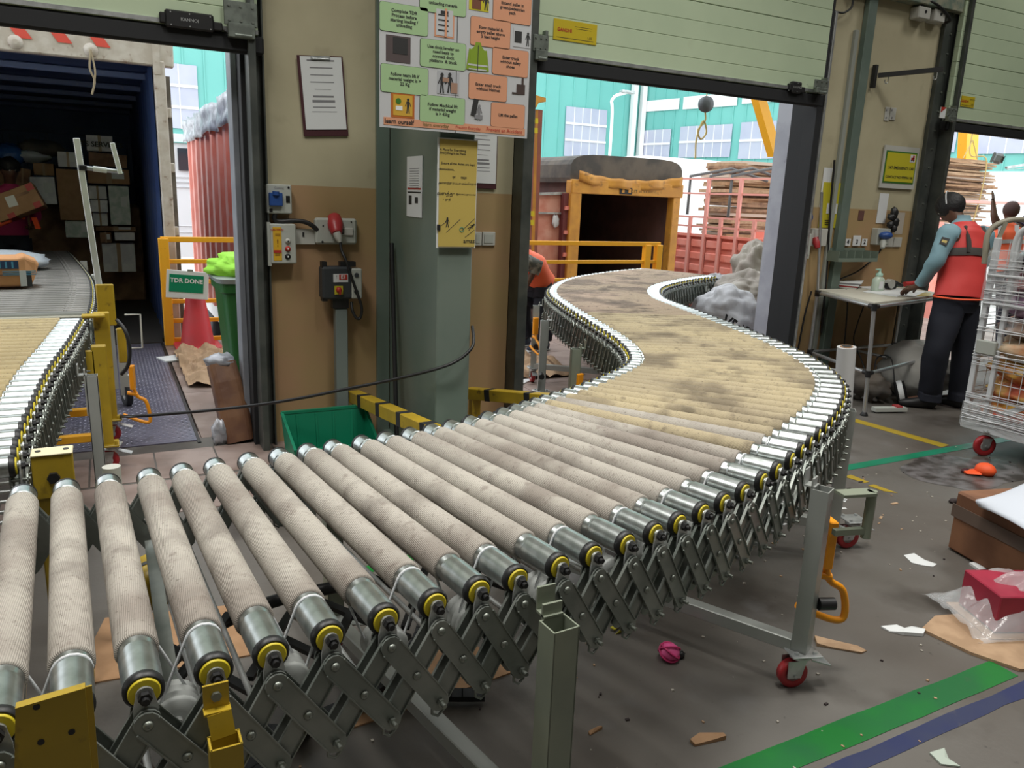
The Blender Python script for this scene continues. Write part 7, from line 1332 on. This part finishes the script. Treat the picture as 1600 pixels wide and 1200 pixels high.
garment('sleeve', m_sky_shirt, [(J['shL']+Z3*.03+rt*.05, .055, .06), (J['shL'], .078, .078), (J['shL'].lerp(J['elL'], .5), .068, .068), (J['elL'], .06, .06), (J['elL'].lerp(J['wrL'], .5), .052, .052), (J['wrL'].lerp(J['elL'], .08), .042, .042)], rt, shirt, amp=.012, sc=12, seed=5)
garment('sleeve', m_sky_shirt, [(J['shR']+Z3*.03-rt*.05, .055, .06), (J['shR'], .078, .078), (J['elR'], .058, .058), (J['wrR'], .042, .042)], rt, shirt, amp=.010, sc=12, seed=6)
t = MB(); c = J['shL'].lerp(J['elL'], .28); nn_ = (CAM-c).normalized(); ey = (J['shL']-J['elL']).normalized(); ex = ey.cross(nn_).normalized(); t.box(c+nn_*.077, (.055, .06, .006), Matrix((ex, ey, nn_)).transposed(), bev=.002); t.m(1).box(c+nn_*.080, (.035, .02, .004), Matrix((ex, ey, nn_)).transposed()); t.build('shoulder_patch', [m_ink, m_syel], shirt)
vest = garment('vest', m_vest, [(TR(-.02, -.01), .208, .158), (TR(.1, -.015), .205, .155), (TR(.35, -.02), .195, .148), (TR(.6, -.022), .20, .150), (TR(.82, -.015), .195, .135), (TR(.93, -.01), .145, .11), (TR(1.0, -.01), .085, .085)], rt, p1, n=32, amp=.010, sc=7, seed=9)
t = MB(); t.loft([(TR(.52, -.022), .204, .158), (TR(.545, -.022), .206, .159), (TR(.60, -.022), .206, .158), (TR(.625, -.022), .206, .156)], ref=rt, n=32); wrap_n(t, .010, 7, 9); t.build('reflective_band', m_band, vest)
for sg in (-1, 1):
    t = MB(); P_ = [TR(.62+.34*u, -.022)+rt*sg*(.105-.02*u)-f*(.138-.055*u**2) for u in [i/8 for i in range(9)]]
    for i in range(8): t.bar(P_[i], P_[i+1]+(P_[i+1]-P_[i])*.1, .042, .012, up=-f)
    wrap_n(t, .008, 7, 9); t.build('reflective_band', m_band, vest)
t = MB(); P_ = [TR(-.02, -.01)+rt*.209*math.cos(a)+f*.159*math.sin(a) for a in [i*PI/16 for i in range(33)]]; t.tube(P_, .008, n=6); wrap_n(t, .010, 7, 9); t.build('piping', m_edge, vest)
tr1 = garment('trousers', m_trou, [(hip-Z3*.12, .15, .13), (hip-Z3*.06, .178, .142), (hip, .172, .135), (TR(.08), .165, .125)], rt, p1, seed=3)
for s in 'LR': garment('trouser_leg', m_trou, [(J['hp'+s]+Z3*.03, .10, .118), (J['hp'+s]-Z3*.12, .112, .122), (J['kn'+s], .092, .096), (J['kn'+s].lerp(J['an'+s], .5), .088, .094), (J['an'+s]+Z3*.06, .085, .095), (J['an'+s]-Z3*.02, .086, .10)], rt, tr1, amp=.012, sc=8, seed=11 if s == 'L' else 14)
def shoe(A, T, root, m=m_shoe, sole=None):
    A = Vector(A); T = Vector(T); d = Vector((T.x-A.x, T.y-A.y, 0)).normalized(); t = MB(); b0 = Vector((A.x, A.y, 0))-d*.06
    t.loft([(b0+Z3*.04, .02, .03), (b0+d*.02+Z3*.05, .042, .05), (b0+d*.10+Z3*.055, .045, .055), (b0+d*.18+Z3*.042, .050, .040), (b0+d*.25+Z3*.034, .045, .032), (b0+d*.285+Z3*.028, .02, .018)], ref=Vector((d.y, -d.x, 0)), n=20)
    t.v = [(x, y_, max(z, .002)) for x, y_, z in t.v]
    if sole: t.m(1).loft([(b0+Z3*.012, .035, .010, .6), (b0+d*.1+Z3*.012, .048, .012, .6), (b0+d*.2+Z3*.012, .052, .012, .6), (b0+d*.29+Z3*.012, .028, .010, .6)], ref=Vector((d.y, -d.x, 0)), n=16)
    return t.build('shoe', [m, sole or m], root)
shoe(J['anL'], J['toL'], p1); shoe(J['anR'], J['toR'], p1)
fw = Vector(J['face']).normalized(); uh = (head-neck).normalized(); t = MB(); Rh = Matrix((uh.cross(fw), -fw, uh)).transposed()
t.blob(head+uh*.028-fw*.014, (.098, .112, .108), .05, 2.5, seed=3, n=28, m=18); t.build('hair', m_hair, p1)
t = MB(); P_ = [head+uh*.035-fw*.012+(uh*.85*math.cos(a)+uh.cross(fw)*math.sin(a)-fw*.45*math.cos(a))*.114 for a in [-1.75+i*.25 for i in range(15)]]; t.tube(P_, .0045, n=6); t.build('mask_strap', m_white, p1)
t = MB(); c = J['wrL'].lerp(J['elL'], .10); t.cyl(c, c+(J['elL']-J['wrL']).normalized()*.02, .044, n=18); t.build('cuff', m_sky_shirt, shirt)
t = MB(); t.box(hip+rt*.17+f*.0+Z3*.0, (.05, .09, .16), bev=.01); t.build('belt_pouch', m_ink, p1)
# -------- man bending outside the middle door (right half of him shows past the jamb)
p2 = thing('person', 'person in an orange hi-vis vest and black trousers bending down outside the middle door', 'person', (3.95, 7.0, 0))
hip = Y(840, 442, 7.05)+Vector((.02, 0, 0)); chest = Y(812, 408, 6.98); waist = hip.lerp(chest, .4)+Z3*.05; neck = Y(785, 420, 6.95); f = Vector((-1, -.1, 0)); rt = Vector((-.1, 1, 0))
J = dict(hip=hip, waist=waist, chest=chest, neck=neck, head=Y(768, 428, 6.93), face=(-.7, 0, -.7), shL=Y(800, 402, 6.80), elL=Y(838, 415, 6.72), wrL=Y(822, 448, 6.76), paL=Y(815, 458, 6.76), shR=Y(797, 405, 7.15), elR=Y(815, 440, 7.2), wrR=Y(805, 465, 7.1), paR=Y(800, 475, 7.1),
         hpL=hip+Vector((0, -.09, -.03)), knL=Vector((3.98, 6.93, .50)), anL=Vector((4.02, 6.90, .09)), toL=Vector((3.84, 6.86, .035)), hpR=hip+Vector((0, .09, -.03)), knR=Vector((3.84, 7.13, .50)), anR=Vector((3.93, 7.15, .09)), toR=Vector((3.75, 7.12, .035)))
body(p2, J)
ax2 = (chest-hip).normalized()
v2 = garment('vest', m_vesto, [(hip-ax2*.06+Z3*.02, .16, .15), (hip+ax2*.05+Z3*.03, .175, .15), (waist+Z3*.03, .18, .15), (chest+Z3*.01, .19, .14), (chest.lerp(neck, .6), .16, .12), (neck, .08, .08)], Vector((0, 1, 0)), p2, amp=.014, sc=7, seed=4)
m_camo = mat('camouflage sleeve', (.20, .18, .15), .7, col2=(.07, .07, .06), ns=14, lo=.45, hi=.5)
for s in 'LR': garment('sleeve', m_camo, [(J['sh'+s], .082, .082), (J['sh'+s].lerp(J['el'+s], .5), .08, .08), (J['el'+s], .072, .072), (J['el'+s].lerp(J['wr'+s], .35), .055, .055)], Y3, p2, amp=.016, sc=12, seed=7)
t = MB(); a = Y(812, 400, 6.82); t.bar(Y(806, 436, 6.80), Y(818, 418, 6.80), .05, .012, up=-Y3); t.bar(Y(818, 418, 6.80), Y(812, 402, 6.82), .05, .012, up=-Y3); t.build('reflective_band', m_bandw, v2)
t2 = garment('trousers', m_trou, [(hip-Z3*.14, .14, .15), (hip-Z3*.05, .17, .16), (hip+ax2*.04+Z3*.03, .15, .15)], Vector((1, 0, 0)), p2, seed=3)
for s in 'LR': garment('trouser_leg', m_trou, [(J['hp'+s]+Z3*.0, .12, .105), (J['hp'+s]-Z3*.14, .12, .10), (J['kn'+s], .09, .085), (J['an'+s]+Z3*.1, .08, .078), (J['an'+s]+Z3*.02, .075, .078)], Vector((1, 0, 0)), t2, amp=.014, sc=8, seed=12 if s == 'L' else 17); shoe(J['an'+s], J['to'+s], p2, mat('navy trainer', (.02, .03, .06), .6), m_white)
t = MB(); t.blob(J['head']+Z3*.02, (.10, .10, .10), .08, 3); t.build('hair', m_hair, p2)
# -------- man beyond the roll cage, arms raised, standing on the lorry
p3 = thing('person', 'person in an orange vest with silver bands, arms raised, beyond the roll cage', 'person', (10.6, 7.2, 0)); yy = 7.0
def Q(px, py, dy=0.): return D(px, py, 9.3+dy)
J = dict(hip=Q(1575, 425), waist=Q(1574, 400), chest=Q(1574, 368), neck=Q(1578, 348), head=Q(1579, 330), face=(.5, .85, .1), shL=Q(1560, 356), elL=Q(1553, 338, -.05), wrL=Q(1552, 320, -.05), paL=Q(1552, 314, -.05), shR=Q(1592, 355), elR=Q(1606, 342, .1), wrR=Q(1622, 335, .1), paR=Q(1628, 333, .1), hpL=Q(1570, 430), knL=Q(1568, 490), anL=Q(1566, 535), toL=Q(1560, 538), hpR=Q(1582, 430), knR=Q(1580, 490), anR=Q(1578, 535), toR=Q(1572, 538))
J['curlL'] = (0, .5, 1); b3 = body(p3, J); rt = _r.copy(); rt.z = 0; rt.normalize()
base = J['anL'].z-.09
v3 = garment('vest', m_vesto, [(Q(1575, 425), .19, .14), (Q(1574, 395), .18, .13), (Q(1575, 368), .19, .13), (Q(1576, 355), .15, .10), (Q(1578, 350), .08, .08)], rt, p3, amp=.012, sc=7, seed=6)
t = MB(); t.loft([(Q(1574, 383), .19, .14), (Q(1574, 377), .193, .142)], ref=rt, n=24); wrap_n(t, .012, 7, 6); t.build('reflective_band', m_bandw, v3)
for px in (1563, 1589): t = MB(); t.bar(Q(px, 352, -.12), Q(px-1, 380, -.15), .045, .012, up=(CAM-J['chest']).normalized()); t.build('reflective_band', m_bandw, v3)
garment('sleeve', mat('dark violet sleeve', (.05, .045, .09), .7), [(J['shR'], .07, .07), (J['elR'], .06, .06), (J['wrR'], .05, .05)], Z3, p3, seed=3)
t3 = garment('trousers', m_trou, [(Q(1575, 440), .15, .12), (Q(1575, 424), .165, .13)], rt, p3)
for s in 'LR': garment('trouser_leg', m_trou, [(J['hp'+s], .1, .1), (J['kn'+s], .08, .08), (J['an'+s], .07, .07)], rt, t3)
t = MB(); t.blob(J['head']+Z3*.02-Vector((.3, .5, 0)).normalized()*.01, (.092, .092, .10), .05, 3); t.build('hair', mat('short cropped hair', (.09, .05, .045), .8), p3)
stand = MB(); stand.box((J['anL'].x+.1, J['anL'].y, J['anL'].z-.11-.25), (1.6, 1.2, .5)); lo = stand.build('loading_platform', m_red); tag(lo, 'red lorry deck on which the man beyond the roll cage stands', 'platform'); 
if J['anL'].z-.6 > -1.15: t = MB(); t.box((J['anL'].x+.1, J['anL'].y, (J['anL'].z-.6-1.15)/2), (1.4, 1.0, J['anL'].z-.6+1.15)); t.build('deck_support', m_dark, lo)
# -------- worker in the container carrying a box
p4 = thing('person', 'person in a pink shirt with orange straps carrying a taped brown box inside the container', 'person', (-.85, 10.3, 0)); yy = 10.35
hd = Y(15, 266, yy)
J = dict(hip=Vector((-.92, 10.45, .92)), waist=Vector((-.92, 10.44, 1.08)), chest=Vector((-.91, 10.42, 1.30)), neck=Vector((-.88, 10.40, 1.48)), head=hd, face=(.45, -.85, -.15), shL=Vector((-.72, 10.40, 1.38)), elL=Vector((-.66, 10.30, 1.14)), wrL=Vector((-.68, 10.10, 1.03)), paL=Vector((-.70, 10.03, 1.02)), shR=Vector((-1.10, 10.40, 1.38)), elR=Vector((-1.18, 10.28, 1.14)), wrR=Vector((-1.12, 10.08, 1.02)), paR=Vector((-1.06, 10.02, 1.02)),
         hpL=Vector((-.83, 10.45, .88)), knL=Vector((-.82, 10.42, .49)), anL=Vector((-.82, 10.46, .09)), toL=Vector((-.80, 10.30, .035)), hpR=Vector((-1.01, 10.45, .88)), knR=Vector((-1.02, 10.42, .49)), anR=Vector((-1.02, 10.46, .09)), toR=Vector((-1.02, 10.3, .035)))
J['curlL'] = (0, 0, 1); J['curlR'] = (0, 0, 1); body(p4, J); m_pink = mat('magenta shirt', (.45, .03, .13), .7, bump=.3, bs=8)
s4 = garment('shirt', m_pink, [(J['hip'], .165, .12), (J['waist'], .165, .12), (J['chest'], .19, .125), (J['neck']-Z3*.05, .14, .09), (J['neck'], .065, .065)], X3, p4, seed=4)
for s in 'LR': garment('sleeve', m_pink, [(J['sh'+s], .075, .075), (J['el'+s], .06, .06), (J['el'+s].lerp(J['wr'+s], .6), .045, .045)], Y3, s4, seed=5)
t = MB(); t.tube(smooth_path([(-.78, 10.28, 1.1), (-.77, 10.27, 1.3), (-.78, 10.36, 1.45)], 5), .018); t.tube(smooth_path([(-1.04, 10.28, 1.1), (-1.05, 10.27, 1.3), (-1.03, 10.36, 1.45)], 5), .018); t.build('orange_straps', m_edge, p4)
t4 = garment('trousers', m_trou, [(J['hip']-Z3*.1, .15, .12), (J['hip'], .17, .13)], X3, p4)
for s in 'LR': garment('trouser_leg', m_trou, [(J['hp'+s], .1, .1), (J['kn'+s], .08, .08), (J['an'+s], .07, .075)], X3, t4); shoe(J['an'+s], J['to'+s], p4)
t = MB(); t.blob(hd+Z3*.045+Y3*.02, (.105, .11, .10), .12, 3.5, seed=7, n=24, m=14); t.build('hair', m_hair, p4)
ca = Y(2, 330, 9.85); cb2 = Y(62, 308, 9.85); R = rot(-.15, -.42, .0); cxx = Y(28, 318, 9.90)
bx = MB(); bx.box(cxx, (.46, .28, .26), R, bev=.005); bo = bx.build('carried_box', m_card); tag(bo, 'tilted brown box with red tape and a white label held by the worker', 'box')
t = MB(); t.box(cxx+R @ Vector((-.03, -.142, .02)), (.09, .003, .11), R @ rot(y=.1)); t.build('white_label', m_paper, bo); t = MB(); t.box(cxx+R @ Vector((.09, -.142, .05)), (.14, .003, .03), R); t.build('dark_print', m_cdk, bo)
for (u, v, w_, h_) in ((-.19, .10, .08, .06), (.19, .09, .07, .07), (-.10, -.11, .07, .05), (.17, -.10, .07, .06)): t = MB(); t.box(cxx+R @ Vector((u, -.0, v)), (w_, .288, h_), R); t.build('red_tape', m_redp, bo)
t = MB(); t.box(Y(6, 345, 9.85), (.14, .05, .08), R, bev=.01); t.build('orange_glove', m_edge, p4); t = MB(); t.bar(Y(53, 340, 9.9), Y(60, 357, 9.95), .05, .02); o = t.build('hanging_strap', m_edge, p4)
